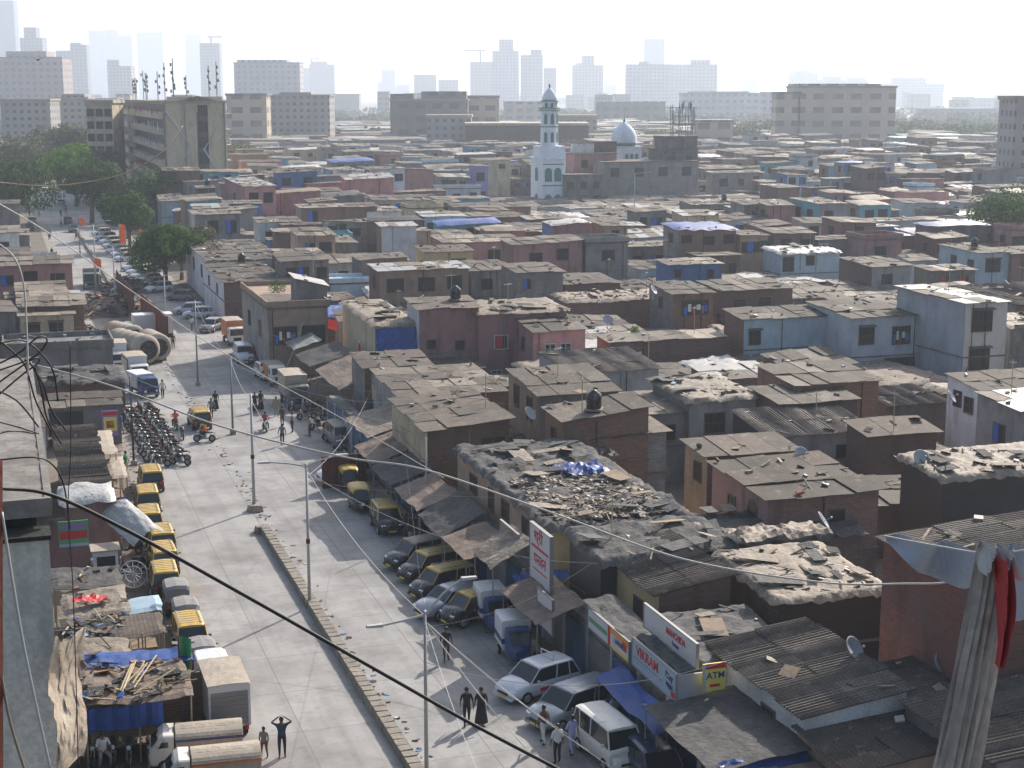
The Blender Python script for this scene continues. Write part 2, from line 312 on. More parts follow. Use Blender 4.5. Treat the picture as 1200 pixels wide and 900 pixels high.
# ------------------------------------------------------------------ houses
INFO={}; SCRAP={}; FILL=[]; RECTS=[]; ROOFS=[]; WC={}; LASTH=[None]
def window_mesh(w,h,style):
    k=(round(w,1),round(h,1),style)
    if k in WC: return WC[k]
    w,h=k[0],k[1]; m=MB(); a=w/2; b=h/2; fr=.07
    m.box(-a,a,-.018,.0,-b,b,1)                                   # dark opening
    m.box(-a-fr,-a,-.07,.0,-b-fr,b+fr,0); m.box(a,a+fr,-.07,.0,-b-fr,b+fr,0)
    m.box(-a,a,-.068,.0,b,b+fr,0); m.box(-a,a,-.1,.0,-b-fr,-b,0)
    if style in('bars','shade','cloth'):
        n=max(2,int(w/.28))
        for i in range(1,n): m.box(-a+w*i/n-.014,-a+w*i/n+.014,-.045,-.02,-b,b,0)
        m.box(-a,a,-.043,-.022,-.02,.02,0)
    if style=='double': m.box(-.03,.03,-.05,-.019,-b,b,0); m.box(-a,a,-.048,-.02,b*.3,b*.3+.04,0)
    if style=='shade': m.hexa([(-a-.15,-.45,b+.12),(a+.15,-.45,b+.12),(a+.15,0,b+.24),(-a-.15,0,b+.24),(-a-.15,-.45,b+.16),(a+.15,-.45,b+.16),(a+.15,0,b+.28),(-a-.15,0,b+.28)],0)
    if style=='cloth':
        for i,(u0,u1,v0,v1,c_) in enumerate(((.05,.18,-.9,.1,2),(.22,.34,-.5,.5,4),(.38,.46,-.9,-.2,3),(.55,.7,-.3,.4,4),(.74,.82,-.8,.2,5),(.85,.95,-.5,.3,2))): m.box(-a+w*u0,-a+w*u1,-.09-.004*i,-.05,b*v0,b*v1,c_)
    if style=='blue': m.box(-a+.02,-a+w*.45,-.06,-.02,-b,b,2)
    if style=='red': m.box(-a+.02,-a+w*.6,-.06,-.02,-b*.9,b,3)
    if style=='arch':
        P=[(math.cos(q)*a,b+math.sin(q)*a*.9) for q in [math.pi*i/8 for i in range(9)]]
        m.add([(x,-.02,z) for x,z in P]+[(0,-.02,b)],[(i,i+1,9) for i in range(8)],1)
        P2=[(x*1.15,b+(z-b)*1.15) for x,z in P]
        m.add([(x,-.06,z) for x,z in P]+[(x,-.06,z) for x,z in P2],[(i,i+1,i+10,i+9) for i in range(8)],0)
    o=m.build('window',['frame_wood','opening','plastic_blue','cl_red','cl_white','cl_grey'])
    me=o.data; bpy.data.objects.remove(o); WC[k]=me; return me
def add_window(root,x,y,z,w=1,h=1,style='bars',side='f',name='window',frame=None):
    o=bpy.data.objects.new(name,window_mesh(w,h,style)); col.objects.link(o); o.parent=root; o.location=(x,y,z)
    if side=='l': o.rotation_euler.z=-math.pi/2
    if side=='r': o.rotation_euler.z=math.pi/2
    if frame: o.material_slots[0].link='OBJECT'; o.material_slots[0].material=M[frame]
    return o
def roof_sheets(root,w,d,zf,style,mats,rnd,ov=.25,name='roof'):
    m=MB(); x0,x1,y0,y1=-ov,w+ov,-ov,d+ov*.6
    corr=style.startswith('corr'); alongx=style=='corrx'
    if not corr:
        nx=max(1,round((x1-x0)/(1.6 if w<14 else 2.4))); ny=max(1,round((y1-y0)/2.6))
        for j in range(ny):
            for i in range(nx):
                a=x0+(x1-x0)*i/nx; b=x0+(x1-x0)*(i+1)/nx; c=y0+(y1-y0)*j/ny; e=y0+(y1-y0)*(j+1)/ny
                if j==0: c-=rnd.uniform(-.05,.16)
                if i==0: a-=rnd.uniform(-.05,.14)
                if i==nx-1: b+=rnd.uniform(-.05,.14)
                k=rnd.uniform(.0,.08)+(.04 if j%2 else 0); tl=rnd.uniform(-.045,.045)
                z=lambda X,Y:zf(X,Y)+k+tl*(X-a)
                p=[(a,c),(b,c),(b+.03,e+.08),(a,e+.08)]
                m.hexa([(X,Y,z(X,Y)) for X,Y in p]+[(X,Y,z(X,Y)+.035) for X,Y in p],rnd.choice((0,0,1,1,2)))
    else:
        pitch=.21; sh=1.05
        LX,LY=(x1-x0,y1-y0)
        across,along=(LY,LX) if alongx else (LX,LY)
        ns=max(1,round(across/sh)); nl=max(1,round(along/2.4))
        for j in range(nl):
            for i in range(ns):
                a=across*i/ns; b=across*(i+1)/ns+.06; c=along*j/nl-(0 if j else rnd.uniform(-.05,.15)); e=along*(j+1)/nl+(.08 if j<nl-1 else rnd.uniform(-.05,.15))
                k=rnd.uniform(0,.03)+.025*(j%2); n=max(2,int((b-a)/pitch*4)); tl=rnd.uniform(-.02,.02)
                vs=[]
                for q in range(n+1):
                    u=a+(b-a)*q/n; hgt=.05*math.cos(2*math.pi*u/pitch)
                    for l in (c,e):
                        X,Y=(x0+l,y0+u) if alongx else (x0+u,y0+l)
                        vs.append((X,Y,zf(X,Y)+.05+k+hgt+tl*(l-c)))
                m.add(vs,[(2*q,2*q+1,2*q+3,2*q+2) if alongx else (2*q,2*q+2,2*q+3,2*q+1) for q in range(n)],rnd.choice((0,0,1,2)))
    return m.build(name,mats,root)
def crumple(w,d,zf,cell,amp,seed,ov=.3,drop=.35,fold=1.0):
    nx=max(4,int((w+2*ov)/cell)); ny=max(4,int((d+2*ov)/cell))
    def fn(u,v):
        x=-ov+(w+2*ov)*u; y=-ov+(d+2*ov)*v
        n=abs(nz(x*.7+seed,y*.5,seed))*1.5+abs(nz(x*1.1,y*2.6+seed,seed*2))*.55+abs(nz(x*2.4+seed,y*5,3))*.22
        r=(.5-abs(nz(x*.25+y*.2+seed,y*1.2,seed+9)))*fold*1.2
        e=min(u,1-u)*nx; g=min(v,1-v)*ny; q=min(e,g)
        dz=-drop*(1-min(1,q/1.0))*(.6+.8*abs(nz(x*2,y*2,seed)))
        jx=nz(x*1.3,y*1.3,seed+4)*.18*(1 if q<1 else .3)
        rg=(1-min(1,abs(nz(x*.5+y*.35+seed,y*1.5-x*.2,seed+2))*3.2))**2*.9+(1-min(1,abs(nz(x*1.2-seed,y*.6+x*.5,seed+6))*3.5))**2*.6+(1-min(1,abs(nz(x*2.1,y*3.1,seed+8))*3))**2*.35
        return (x+jx,y+jx*.7,zf(x,y)+.06+amp*(n*.7+r*.5+rg*.8)+dz)
    return MB().grid(nx,ny,fn)
def debris(x0,x1,y0,y1,zf,n,rnd,sz=1.0,mats=('tarp_tan','tarp_grey','stone_pale','tarp_black','wood','brick_tile','sign_sky','rope_tan')):
    m=MB()
    for _ in range(n):
        x=rnd.uniform(x0,x1); y=rnd.uniform(y0,y1)
        if nz(x*.7,y*.7,n)<-.12 and rnd.random()<.7: continue
        z=zf(x,y)+.12*sz
        k=rnd.random(); mi=rnd.choice((0,0,0,1,1,2,2,3,4,5,6,7)); 
        if k<.35: size=(rnd.uniform(.1,.45)*sz,rnd.uniform(.1,.4)*sz,rnd.uniform(.04,.2)*sz)
        elif k<.75: size=(rnd.uniform(.5,1.6)*sz,rnd.uniform(.04,.14)*sz,rnd.uniform(.03,.07)*sz); mi=rnd.choice((4,7,4,3,0))
        else: size=(rnd.uniform(.4,1.0)*sz,rnd.uniform(.3,.8)*sz,.03); mi=rnd.choice((0,1,1,3,4,mi)); 
        m.obox((x,y,z+rnd.uniform(-.04,.1)),size,(rnd.uniform(-.35,.35),rnd.uniform(-.35,.35),rnd.uniform(0,6.3)),mi)
    return m,list(mats)
ROOFM={'a':['roof_a','roof_b','roof_c'],'b':['roof_b','roof_brown','roof_a'],'c':['roof_c','roof_a','tarp_tan'],'t':['roof_tin','roof_c','roof_tin'],'br':['roof_brown','roof_b','rust']}
def house(s,t,w,d,z,wall='block_grey',lwall=None,roof='sheet',rm='a',ry=.35,rx=0.0,wins=(),lwins=(),label='',auto=False,rub=0,crm='tarp_tan',name='house',cat='house',group=None,cell=.35,amp=.14,z0=0,drz=0,seed=None,ov=.25,reg=True,fold=1.0,drop=.35):
    rnd=random.Random(seed if seed is not None else int((s*31+t*17)*10))
    x,y=s2w(s,t)
    root=thing(name,(x,y,z0),ROT+drz,label,cat,group,auto); LASTH[0]=root
    if reg: RECTS.append((s,s+d,t,t+w)); ROOFS.append((s,t,w,d,z))
    zf=lambda X,Y:z-z0+ry*Y/d+rx*X/w
    m=MB(); top=-.03
    A=(0,0);B=(w,0);C=(w,d);D=(0,d)
    P=[(0,0,0),(w,0,0),(w,d,0),(0,d,0)]+[(q[0],q[1],zf(*q)+top) for q in (A,B,C,D)]
    if lwall and lwall!=wall:
        m.add(P,[(4,5,6,7),(0,1,5,4),(1,2,6,5),(2,3,7,6)],0); m.add(P,[(3,0,4,7)],1); wm=[wall,lwall]
    else: m.add(P,[(4,5,6,7),(0,1,5,4),(1,2,6,5),(2,3,7,6),(3,0,4,7)],0); wm=[wall]
    m.build('wall',wm,root)
    if roof in('sheet','corr','corrx'): roof_sheets(root,w,d,zf,roof,ROOFM[rm],rnd,ov)
    elif roof=='tarp':
        crumple(w,d,zf,cell,amp,rnd.uniform(0,50),ov=ov+.1,drop=drop,fold=fold).build('roof',[crm],root,smooth=True)
    elif roof=='slab':
        g=MB(); g.box(-.15,w+.15,-.15,d+.15,z-z0+.0,z-z0+.18,0)
        g.build('roof',['roof_c' if rm=='c' else 'roof_a'],root)
        p=MB(); zt=z-z0+.18
        p.box(-.12,w+.12,-.12,.02,zt,zt+.6); p.box(-.12,.02,.02,d-.02,zt,zt+.6); p.box(w-.02,w+.12,.02,d-.02,zt,zt+.6); p.box(-.12,w+.12,d-.02,d+.12,zt,zt+.6)
        p.build('parapet',[wall],root)
    for q in wins:      # (x, drop below eave, w, h, style[, frame])
        add_window(root,q[0]*w if q[0]<=1 else q[0],-.002,z-z0-q[1],q[2],q[3],q[4] if len(q)>4 else 'bars','f',frame=q[5] if len(q)>5 else None)
    for q in lwins:     # (fraction along depth from front, drop, w, h, style)
        add_window(root,-.002,q[0]*d,z-z0-q[1]+ry*q[0],q[2],q[3],q[4] if len(q)>4 else 'bars','l')
    if not auto and not rub and roof!='slab': rub=.22
    if rub and rub<.5: rub*=1.5
    if z-z0>4.6 and s<260:
        if rnd.random()<.55:
            b=MB(); zz=(z-z0)*rnd.uniform(.45,.56); b.box(-.06,w+.06,-.07,-.003,zz,zz+.12); b.box(-.07,-.003,-.003,d,zz,zz+.12); b.build('floor_band','concrete_dark',root)
        for _ in range(rnd.choice((0,1,1,2))):
            b=MB(); X=w*rnd.uniform(.05,.95); b.tube([(X,-.08,z-z0-.1),(X,-.08,(z-z0)*.4),(X+rnd.uniform(-.5,.5),-.08,(z-z0)*.35),(X,-.08,0)],.045,5); b.build('drain_pipe',rnd.choice(('black_paint','grey_metal','rust')),root)
    if rub:
        mm,ms=debris(0,w,0,d,zf,int(rub*w*d),rnd)
        if roof=='tarp' and not auto:
            for _ in range(int(w*d*.2)):
                X=rnd.uniform(0,w); Y=rnd.uniform(0,d); mm.obox((X,Y,zf(X,Y)+amp*2.2+.1),(rnd.uniform(.5,2.4),rnd.uniform(.3,1.3),.03),(rnd.uniform(-.2,.2),rnd.uniform(-.16,.16),rnd.choice((0,1.57))+rnd.uniform(-.3,.3)),rnd.choice((0,1,1,3,4)))
        if mm.v:
            o=mm.build('roof_scrap',ms,None,loc=(x,y,z0),rz=ROT+drz); SCRAP[root.name]=o; tag(o,'loose scrap, stones and sticks lying on a roof','scrap',None,'stuff',True)
    return root
def bis(f,a,b):
    fa=f(a)
    for _ in range(40):
        c=(a+b)/2
        if (f(c)>0)==(fa>0): a=c
        else: b=c
    return a
def hh(FL,z,xR,dep,wall='block_grey',lwall=None,**k):
    s,t=ust(FL[0],FL[1],z); ry=k.get('ry',.35)
    w=bis(lambda q:pj(*s2w(s,t+q),z)[0]-xR,.5,60)
    if isinstance(dep,tuple):
        if abs(dep[0]-FL[0])>abs(dep[1]-FL[1]): d=bis(lambda q:pj(*s2w(s+q,t),z+ry)[0]-dep[0],.5,80)
        else: d=bis(lambda q:pj(*s2w(s+q,t),z+ry)[1]-dep[1],.5,80)
        d=max(2,min(d,26))
    else: d=dep
    r=house(s,t,w,d,z,wall,lwall,**k)
    INFO[k.get('label','')]=(s,t,w,d,z); return r

B='bars'
# --- bottom right corner, by the shops
hh((944,841),4.2,1062,(832,762),'white_paint','white_paint',roof='corrx',rm='a',ry=.0,rx=.5,rub=.12,lwins=((.35,1.7,1.0,1.9,'bars'),),label='low white shed with a barred door under a sunlit ridged roof')
hh((1000,905),3.6,1180,(935,862),'tan_paint','tan_paint',roof='corrx',rm='b',ry=.0,rx=.4,lwins=((.6,1.5,.9,1.6,'plain'),),label='low shed under dark ridged sheets at the bottom edge of the photo')
hh((1167,893),4.6,1380,(1062,838),'block_grey','concrete_dark',roof='corrx',rm='b',ry=0,rx=.5,rub=.1,label='shed with striped ridged roof behind the hanging cloth, bottom right corner')
hh((1080,830),4.3,1300,(1010,782),'concrete_dark','concrete_dark',roof='corrx',rm='b',ry=0,rx=.4,rub=.05,label='dark ridged roof shed between the red wall and the white shed')
hh((1140,682),8.8,1330,(1036,627),'red_paint','red_paint',roof='corrx',rm='a',ry=0,rx=.5,label='tall rust red brick house with striped roof beside the hanging cloth')
hh((1105,561),6.4,1290,(1057,543),'black_sheet','black_sheet',roof='tarp',crm='tarp_tan',rub=2.2,cell=.22,amp=.11,label='house wrapped in black sheeting with a rubble covered tan roof')
hh((900,586),6.0,1030,(835,550),'brick','mauve_paint',roof='sheet',rm='b',ry=.5,rub=.5,wins=((.62,1.6,.9,1.4,'plain'),),lwins=((.25,1.7,.9,1.5,'arch'),(.62,1.9,.8,1.5,'bars')),label='pinkish brick house with an arched window and rubble on its roof')
hh((829,535),6.3,932,(803,521),'brick_dark','tan_paint',roof='sheet',rm='b',lwins=((.4,1.3,.9,1.1,B),),ry=.3,label='dark brick house with flat grey roof just behind the arched window house')
hh((835,640),4.2,1010,(800,612),'brick_dark','brick_dark',roof='tarp',crm='tarp_grey',rub=.3,cell=.3,amp=.2,label='low dark tarpaulin roofed house below the arched window house')
hh((912,704),5.0,1036,(868,650),'black_sheet','brick_dark',roof='tarp',crm='tarp_tan',rub=2.0,cell=.22,amp=.10,label='black sided house with a sunlit tan roof left of the rust red house')
# tan crumpled roof group
hh((808,470),5.9,886,(765,434),'plaster_grey','concrete_dark',roof='tarp',crm='tarp_tan',rub=1.3,cell=.25,amp=.10,wins=((.38,1.7,1.5,1.4,B),),label='grey house under a large crumpled tan tarpaulin roof')
hh((760,486),5.0,803,(722,452),'plaster_grey',roof='sheet',rm='c',wins=((.5,1.4,1.2,1.1,'plain'),),label='small grey house with pale roof left of the crumpled tan roof')
hh((660,494),6.6,760,(639,486),'brick','brick_orange',roof='sheet',rm='a',ry=.2,rx=.6,lwins=((.5,1.5,.9,1.3,'bars'),),label='red brick house with orange side wall and grey sloping roof')
hh((695,516),5.2,781,(673,503),'block_grey','tin_white',roof='sheet',rm='a',ry=.2,rx=.3,lwins=((.5,1.3,1.7,1.6,'double'),),label='half plastered brick house with a wide side window, lower twin roof')
hh((632,464),6.6,725,(596,450),'concrete_dark','tan_paint',roof='sheet',rm='b',ry=.7,lwins=((.3,1.5,1.0,1.6,B),(.72,1.4,1.0,1.5,'plain')),label='stained grey house with two side windows and dark folded roof')
hh((668,438),5.2,772,(632,415),'tin_white','tin_white',roof='corr',rm='c',ry=.5,label='house with bright wavy ridged roof and white side panel')
hh((501,505),6.0,597,(459,478),'brick_dark','cream_paint',roof='sheet',rm='b',ry=.2,rx=.4,wins=((.8,1.3,1.6,1.2,'double'),),label='roadside house with big brown sheet roof and cream side wall')
hh((470,466),5.2,592,(437,450),'brick_dark','plaster_grey',roof='sheet',rm='c',rub=.25,ry=.5,label='long dusty roof behind the big brown roof, beside the water cooler box')
hh((427,432),5.6,505,(412,424),'brick_dark','concrete_dark',roof='sheet',rm='b',rub=.3,ry=.4,label='brick house whose front wall carries the big blue poster')
hh((439,381),6.6,488,(401,360),'cream_paint','cream_paint',roof='tarp',crm='tarp_tan',rub=.3,cell=.35,amp=.12,label='cream house with a round wall emblem and tan tiled roof')
hh((491,363),8.0,561,4.2,'mauve_paint','white_paint',roof='sheet',rm='b',wins=((.2,3.2,.8,.8,'plain'),(.68,3.4,.8,.8,'plain'),(.68,6,1.0,1.0,'plain')),ry=.4,label='tall mauve house with black water stains below its windows')
hh((561,369),7.4,664,6.0,'mauve_paint',roof='tarp',crm='tarp_tan',amp=.1,drop=.2,rub=.1,wins=((.25,2.6,1.2,1.2,'red','frame_white'),(.2,5.6,.9,.8,'double','frame_white')),label='pink brown house with a red curtained window and blue edged roof')
hh((625,389),6.3,686,(602,375),'pink_paint','mauve_paint',roof='sheet',rm='a',ry=.6,wins=((.32,1.8,.9,1.2,'double','frame_white'),(.62,1.8,.9,1.2,'double','frame_white'),(.25,4.4,.9,1.3,'plain','frame_wood')),lwins=((.5,1.8,.7,1.2,'plain'),),label='salmon lean-to house with two white framed windows')
hh((445,318),7.0,549,(432,315),'tan_paint','brick_orange',roof='sheet',rm='t',ry=.2,wins=((.17,1.7,1.9,1.5,'plain'),(.52,1.7,1.9,1.5,'plain'),(.84,1.6,1.7,1.5,'plain')),lwins=((.5,1.7,1,1.5,'arch'),),label='long brown house with three dark windows in a row')
hh((607,320),7.0,660,(588,306),'block_grey','block_grey',roof='sheet',rm='b',rub=.2,wins=((.2,1.3,.8,1.1,'blue'),),label='grey block house with a blue cloth at its corner')
hh((552,318),6.4,604,(530,300),'plaster_grey',roof='sheet',rm='a',wins=((.35,1.6,1.3,1.2,'plain'),),label='grey roofed house right of the three window house')
hh((662,334),5.4,727,(637,322),'brick_dark','brick_dark',roof='sheet',rm='b',rub=.15,wins=((.8,1.4,1.6,1.2,'blue'),),label='dark brick house with a blue shutter beside its window')
hh((664,354),5.2,777,4,'brick','brick_dark',roof='tarp',crm='tarp_tan',rub=2.2,amp=.12,label='long brown brick house with rubble strewn edge')
hh((715,402),5.0,850,3.2,'brick_dark','brick_dark',roof='sheet',rm='c',ry=.2,label='long dark brick wall house left of the big light blue house')
hh((789,345),6.5,836,(761,326),'brick_orange','block_grey',roof='sheet',rm='a',ry=.5,wins=((.55,1.5,3,1.6,'cloth'),),lwins=((.5,1.5,.9,1.2,'plain'),),label='orange brick cabin with washing in its window')
hh((785,311),7.2,846,4,'blue_tin','blue_tin',roof='sheet',rm='c',ry=.2,wins=((.15,1,.8,.9,'plain'),(.78,1.2,.8,1,'plain')),label='bright blue tin cabin on an upper floor')
hh((846,341),5.8,929,6,'brick_dark','brick_dark',roof='sheet',rm='a',wins=((.25,1.5,1.5,1.0,'double'),(.6,1.4,1.5,1.0,'double')),label='low brown house with two barred windows behind the light blue house')
bigblue=hh((872,375),6.6,987,(849,359),'blue_paint','brick',roof='sheet',rm='a',ry=.4,wins=((.11,1.7,1.1,1.2,'shade'),(.92,1.5,1.1,1.2,'shade'),(.93,5.0,1.0,1.0,'plain')),label='big light blue house with a black pipe across its wall')
hh((1000,373),7.0,1094,(946,348),'blue_grey_paint','blue_grey_paint',roof='sheet',rm='a',ry=.4,wins=((.17,1.7,1.5,1.5,'shade'),(.6,1.8,1.8,1.6,'cloth'),(.7,5.2,4.8,2.6,'plain'),(.2,5.6,1.3,1.3,'plain')),label='blue grey house with a wide dark opening on its lower floor')
hh((1132,356),9.0,1181,(1052,333),'offwhite_paint','blue_grey_paint',roof='sheet',rm='t',ry=.2,wins=((.4,1.6,2.0,1.8,'shade'),(.38,5.0,2.0,1.8,'shade')),label='tall off-white house with long narrow tin roof and two shaded windows')
hh((1190,358),6.6,1290,(1106,334),'brick_dark','concrete_dark',roof='corr',rm='b',ry=.4,label='dark ridged roof house at the right edge behind the off-white house')
hh((1184,384),5.8,1290,5,'concrete_dark',roof='tarp',crm='tarp_tan',rub=1.6,label='grey house with rubble roof right of the off-white house')
hh((1148,297),6.4,1184,(1101,284),'blue_paint','blue_paint',roof='sheet',rm='b',ry=.3,wins=((.45,1.7,2.2,1.6,'shade'),),lwins=((.2,1.7,1.2,1.2,'bars'),(.62,1.6,1.2,1.2,'bars')),label='light blue corner house near the right edge tree')
hh((1186,298),6.2,1250,5,'brick',roof='sheet',rm='b',wins=((.3,1.6,1.2,1.3,B),),label='red brown house right of the light blue corner house')
hh((1022,313),5.8,1067,(985,299),'plaster_grey','brick_dark',roof='sheet',rm='b',ry=.4,wins=((.4,1.6,1.4,1.2,'plain'),),label='house with brown side wall and big dark roof left of a white shack')
hh((1068,306),4.6,1098,4,'white_paint',roof='sheet',rm='c',wins=((.6,1.5,1.6,1.8,'red'),),label='tiny white shack with a dark doorway and washing')
hh((1092,318),5.0,1143,4,'concrete_dark','concrete_dark',roof='sheet',rm='c',ry=.2,wins=((.3,1.2,1.2,1.1,'red'),(.75,1.2,1.2,1.1,'red')),label='low dark shop with red cloths below the light blue corner house')
hh((985,261),6.2,1112,3.5,'tin_white',roof='sheet',rm='c',ry=.2,wins=((.93,1.4,1.2,1.4,'plain'),),label='long pale house with a wide blue tarpaulin on its wall')
hh((1107,251),5.4,1168,4,'block_grey',roof='sheet',rm='c',wins=((.2,1,2,.8,'plain'),),label='grey house behind the long pale house, left of the right edge tree')
hh((915,297),6.0,984,5,'blue_paint','blue_paint',roof='tarp',crm='tarp_white',rub=.3,amp=.1,wins=((.13,1.5,1.6,1.9,'double'),(.5,1.1,1.2,1.2,'plain')),label='pale blue shack with a white patched roof')
hh((960,239),9.4,993,(926,234),'plaster_grey','aqua_paint',roof='sheet',rm='c',ry=.3,wins=((.35,2,1.6,1.6,'plain'),(.35,6,1.6,1.6,'plain')),lwins=((.3,2,1.6,1.6,'bars'),(.7,2,1.6,1.6,'bars')),label='two storey house with light blue side and grey front')
hh((872,240),9.0,930,5,'concrete_dark','block_grey',roof='sheet',rm='b',wins=((.3,2.2,2.4,2,'cloth'),(.75,2.2,1.6,1.6,'cloth')),label='two storey house draped with blue tarpaulins and washing')
hh((888,284),5.2,913,4,'cream_paint',roof='sheet',rm='a',wins=((.5,1.6,2.0,1.5,B),),label='cream cabin below the blue draped house')
hh((716,290),6.0,886,4,'concrete_dark','blue_tin',roof='sheet',rm='c',ry=.2,wins=((.18,2.2,1.5,1.8,'plain'),(.31,2.2,1.5,1.8,'blue')),label='long dark grey house with a thin pale roof and one bright blue pane')
hh((795,254),6.6,864,5,'block_grey','concrete_dark',roof='sheet',rm='b',wins=((.45,1.8,1.2,1.6,'plain'),(.68,1.8,1.2,1.6,'plain')),label='grey block house with two narrow windows left of the blue draped house')
hh((812,240),6.8,868,6,'concrete_dark','concrete_dark',roof='sheet',rm='c',wins=((.15,1.8,2.4,1.8,'blue'),(.55,1.4,2,1,'plain')),label='grey house with a blue sheet over its window')
hh((836,203),8.2,895,4,'plaster_grey',roof='sheet',rm='c',ry=.2,wins=((.2,2.3,2.2,1.8,'plain'),(.55,2.3,1.4,1.6,'plain'),(.85,1.8,1.6,1.8,'plain')),label='pale grey house standing higher than its neighbours')
hh((912,220),7.4,937,(891,216),'brick','brick_dark',roof='sheet',rm='t',ry=.3,label='brown cabin with a bright pale roof right of the pale grey house')
# right middle
hh((932,452),6.6,1030,(888,440),'brick_orange','brick',roof='sheet',rm='a',ry=.4,wins=((.45,1.4,1.2,1.0,'double'),),rub=.1,label='orange brick house behind two stepped grey roofs')
hh((916,474),5.9,1005,(882,455),'brick_dark','brick_orange',roof='sheet',rm='a',ry=.4,label='low house with plain grey roof in front of the orange brick house')
hh((900,513),4.9,1021,(872,483),'plaster_grey','black_sheet',roof='corr',rm='c',ry=.7,wins=((.72,1.3,.8,.8,'plain'),),rub=.5,label='grey house with a half ridged, half tarpaulin roof and a round vent')
hh((1018,511),5.4,1098,(1008,494),'brick_dark','brick_dark',roof='sheet',rm='b',ry=.4,label='dark brick house with dusty roof right of the round vent house')
hh((1151,458),6.0,1290,(1111,447),'brick_dark','white_paint',roof='sheet',rm='b',ry=.4,rub=.15,lwins=((.35,1.5,1.0,1.1,B),(.68,1.4,.9,1.1,B)),label='house with white side wall, two small windows and a satellite dish')
hh((1196,482),6.4,1300,(1146,465),'plaster_grey','plaster_grey',roof='sheet',rm='t',ry=.3,lwins=((.45,2.1,1.2,1.3,'blue'),),label='smooth grey concrete house at the right edge with a white roof')
hh((1040,476),4.0,1110,5,'concrete_dark',roof='corr',rm='b',label='low grey ridged roof below the blue grey house')
# big rubble roof, road side
hh((648,622),4.9,808,(536,552),'yellow_paint','tan_paint',roof='tarp',crm='tarp_grey',lwins=((.1,1.2,1.2,1,'bars'),(.25,1.2,.9,1.2,'plain'),(.45,1.1,1.2,1,'double'),(.6,1.2,.9,1.2,'plain'),(.8,1.2,1.3,1,'bars')),rub=.25,cell=.25,amp=.22,fold=1.8,label='long roadside building with a huge wrinkled tarpaulin roof')
hh((704,660),5.0,862,(668,634),'black_sheet','black_sheet',roof='tarp',crm='tarp_grey',rub=.35,cell=.22,amp=.2,fold=1.6,label='dark sheeted house with a rubble roof behind the tall red lettered sign')
hh((772,697),4.9,856,(701,661),'brick_dark','yellow_paint',roof='corrx',rm='b',ry=0,rx=.5,lwins=((.30,1.9,1.0,2.0,'plain'),(.78,1.5,.9,1.3,'bars')),label='cream shop house with a ridged roof and an air conditioner')
hh((823,778),3.9,930,(770,728),'brick_dark','brick_dark',roof='tarp',crm='tarp_grey',rub=.15,cell=.22,amp=.12,fold=1.2,label='low shop behind the white sign with red letters')
# street side, middle distance
hh((314,363),6.6,384,(283,347),'tan_paint','plaster_grey',roof='slab',rm='a',wins=((.28,2.6,2.2,1.7,'cloth'),(.75,2.6,2.2,1.7,B)),lwins=((.3,2.6,1.2,1.5,'plain'),(.7,2.6,1.2,1.5,B)),label='old pinkish grey street house with a balcony above dark shutters')
hh((347,327),9.2,383,3,'concrete_dark','concrete_dark',roof='sheet',rm='t',rx=-.8,ry=.2,label='dark rooftop room with sloping tin roof above the old street house')
hh((243,306),5.6,330,(217,293),'white_paint','white_paint',roof='sheet',rm='a',rub=.25,lwins=((.25,2,1.2,1.6,'plain'),(.6,2,1.2,1.6,'plain')),label='whitewashed street building with plants on its terrace')
hh((262,331),5.0,335,(238,313),'brick_dark','white_paint',roof='sheet',rm='b',rub=.3,lwins=((.3,1.5,1.0,1.2,'double'),(.7,1.5,1.0,1.2,'double')),label='dark stepped roof house between whitewashed building and old street house')
hh((325,298),6.6,376,4,'brick_dark','brick_dark',roof='sheet',rm='c',ry=.2,label='plain brown brick house behind the whitewashed street building')
hh((384,285),6.5,418,(371,277),'concrete_dark','blue_tin',roof='sheet',rm='c',ry=.3,wins=((.5,2.2,2.4,1.6,'plain'),),label='dark cabin with a bright blue side wall')
hh((447,266),8.4,488,(441,263),'blue_grey_paint','brick',roof='sheet',rm='t',ry=.3,label='tall windowless blue grey house with a white edged roof')
hh((228,252),8.0,281,(222,250),'plaster_grey','plaster_light',roof='sheet',rm='c',ry=.3,wins=((.4,2,1.6,2,'plain'),(.8,2,1.6,2,'blue'),(.4,6,1.6,2,'plain'),(.8,6,1.6,2,'plain')),label='grey two storey house with four windows in front of the pink house')
hh((304,261),7.0,353,(297,257),'white_paint','white_paint',roof='sheet',rm='c',ry=.3,wins=((.25,2.3,1.4,1.6,'plain'),(.75,2.3,1.6,1.6,'plain')),label='white house with a brown band under its roof')
hh((353,244),8.4,442,5,'brick','block_grey',roof='sheet',rm='c',ry=.2,wins=((.15,2,1.6,3,'blue'),),label='brown house with a tall blue strip beside its window')
hh((287,219),10.4,323,(254,214),'pink_paint','mauve_paint',roof='sheet',rm='t',ry=.3,wins=((.28,2,1.6,1.8,'plain'),(.75,2,1.6,1.8,'plain'),(.2,7,1.3,1.6,'plain'),(.6,7,1.3,1.6,'plain')),lwins=((.5,3,1.6,2,'plain'),),label='bright pink two storey house')
hh((232,221),9,252,5,'brick_dark',roof='sheet',rm='c',ry=.2,wins=((.55,2.0,1.8,1.6,'double','frame_white'),),label='narrow dark brown house between the apartment block and the pink house')
hh((416,201),9,431,5,'aqua_paint',roof='sheet',rm='c',ry=.2,wins=((.5,3,2,2,'plain'),),label='bright turquoise house in the haze')
hh((396,200),9,416,6,'white_paint',roof='sheet',rm='c',ry=.2,wins=((.5,3,2,2,'plain'),),label='white house left of the turquoise house')
hh((431,213),7.4,446,4,'green_paint',roof='sheet',rm='c',ry=.2,label='dark green cabin right of the turquoise house')
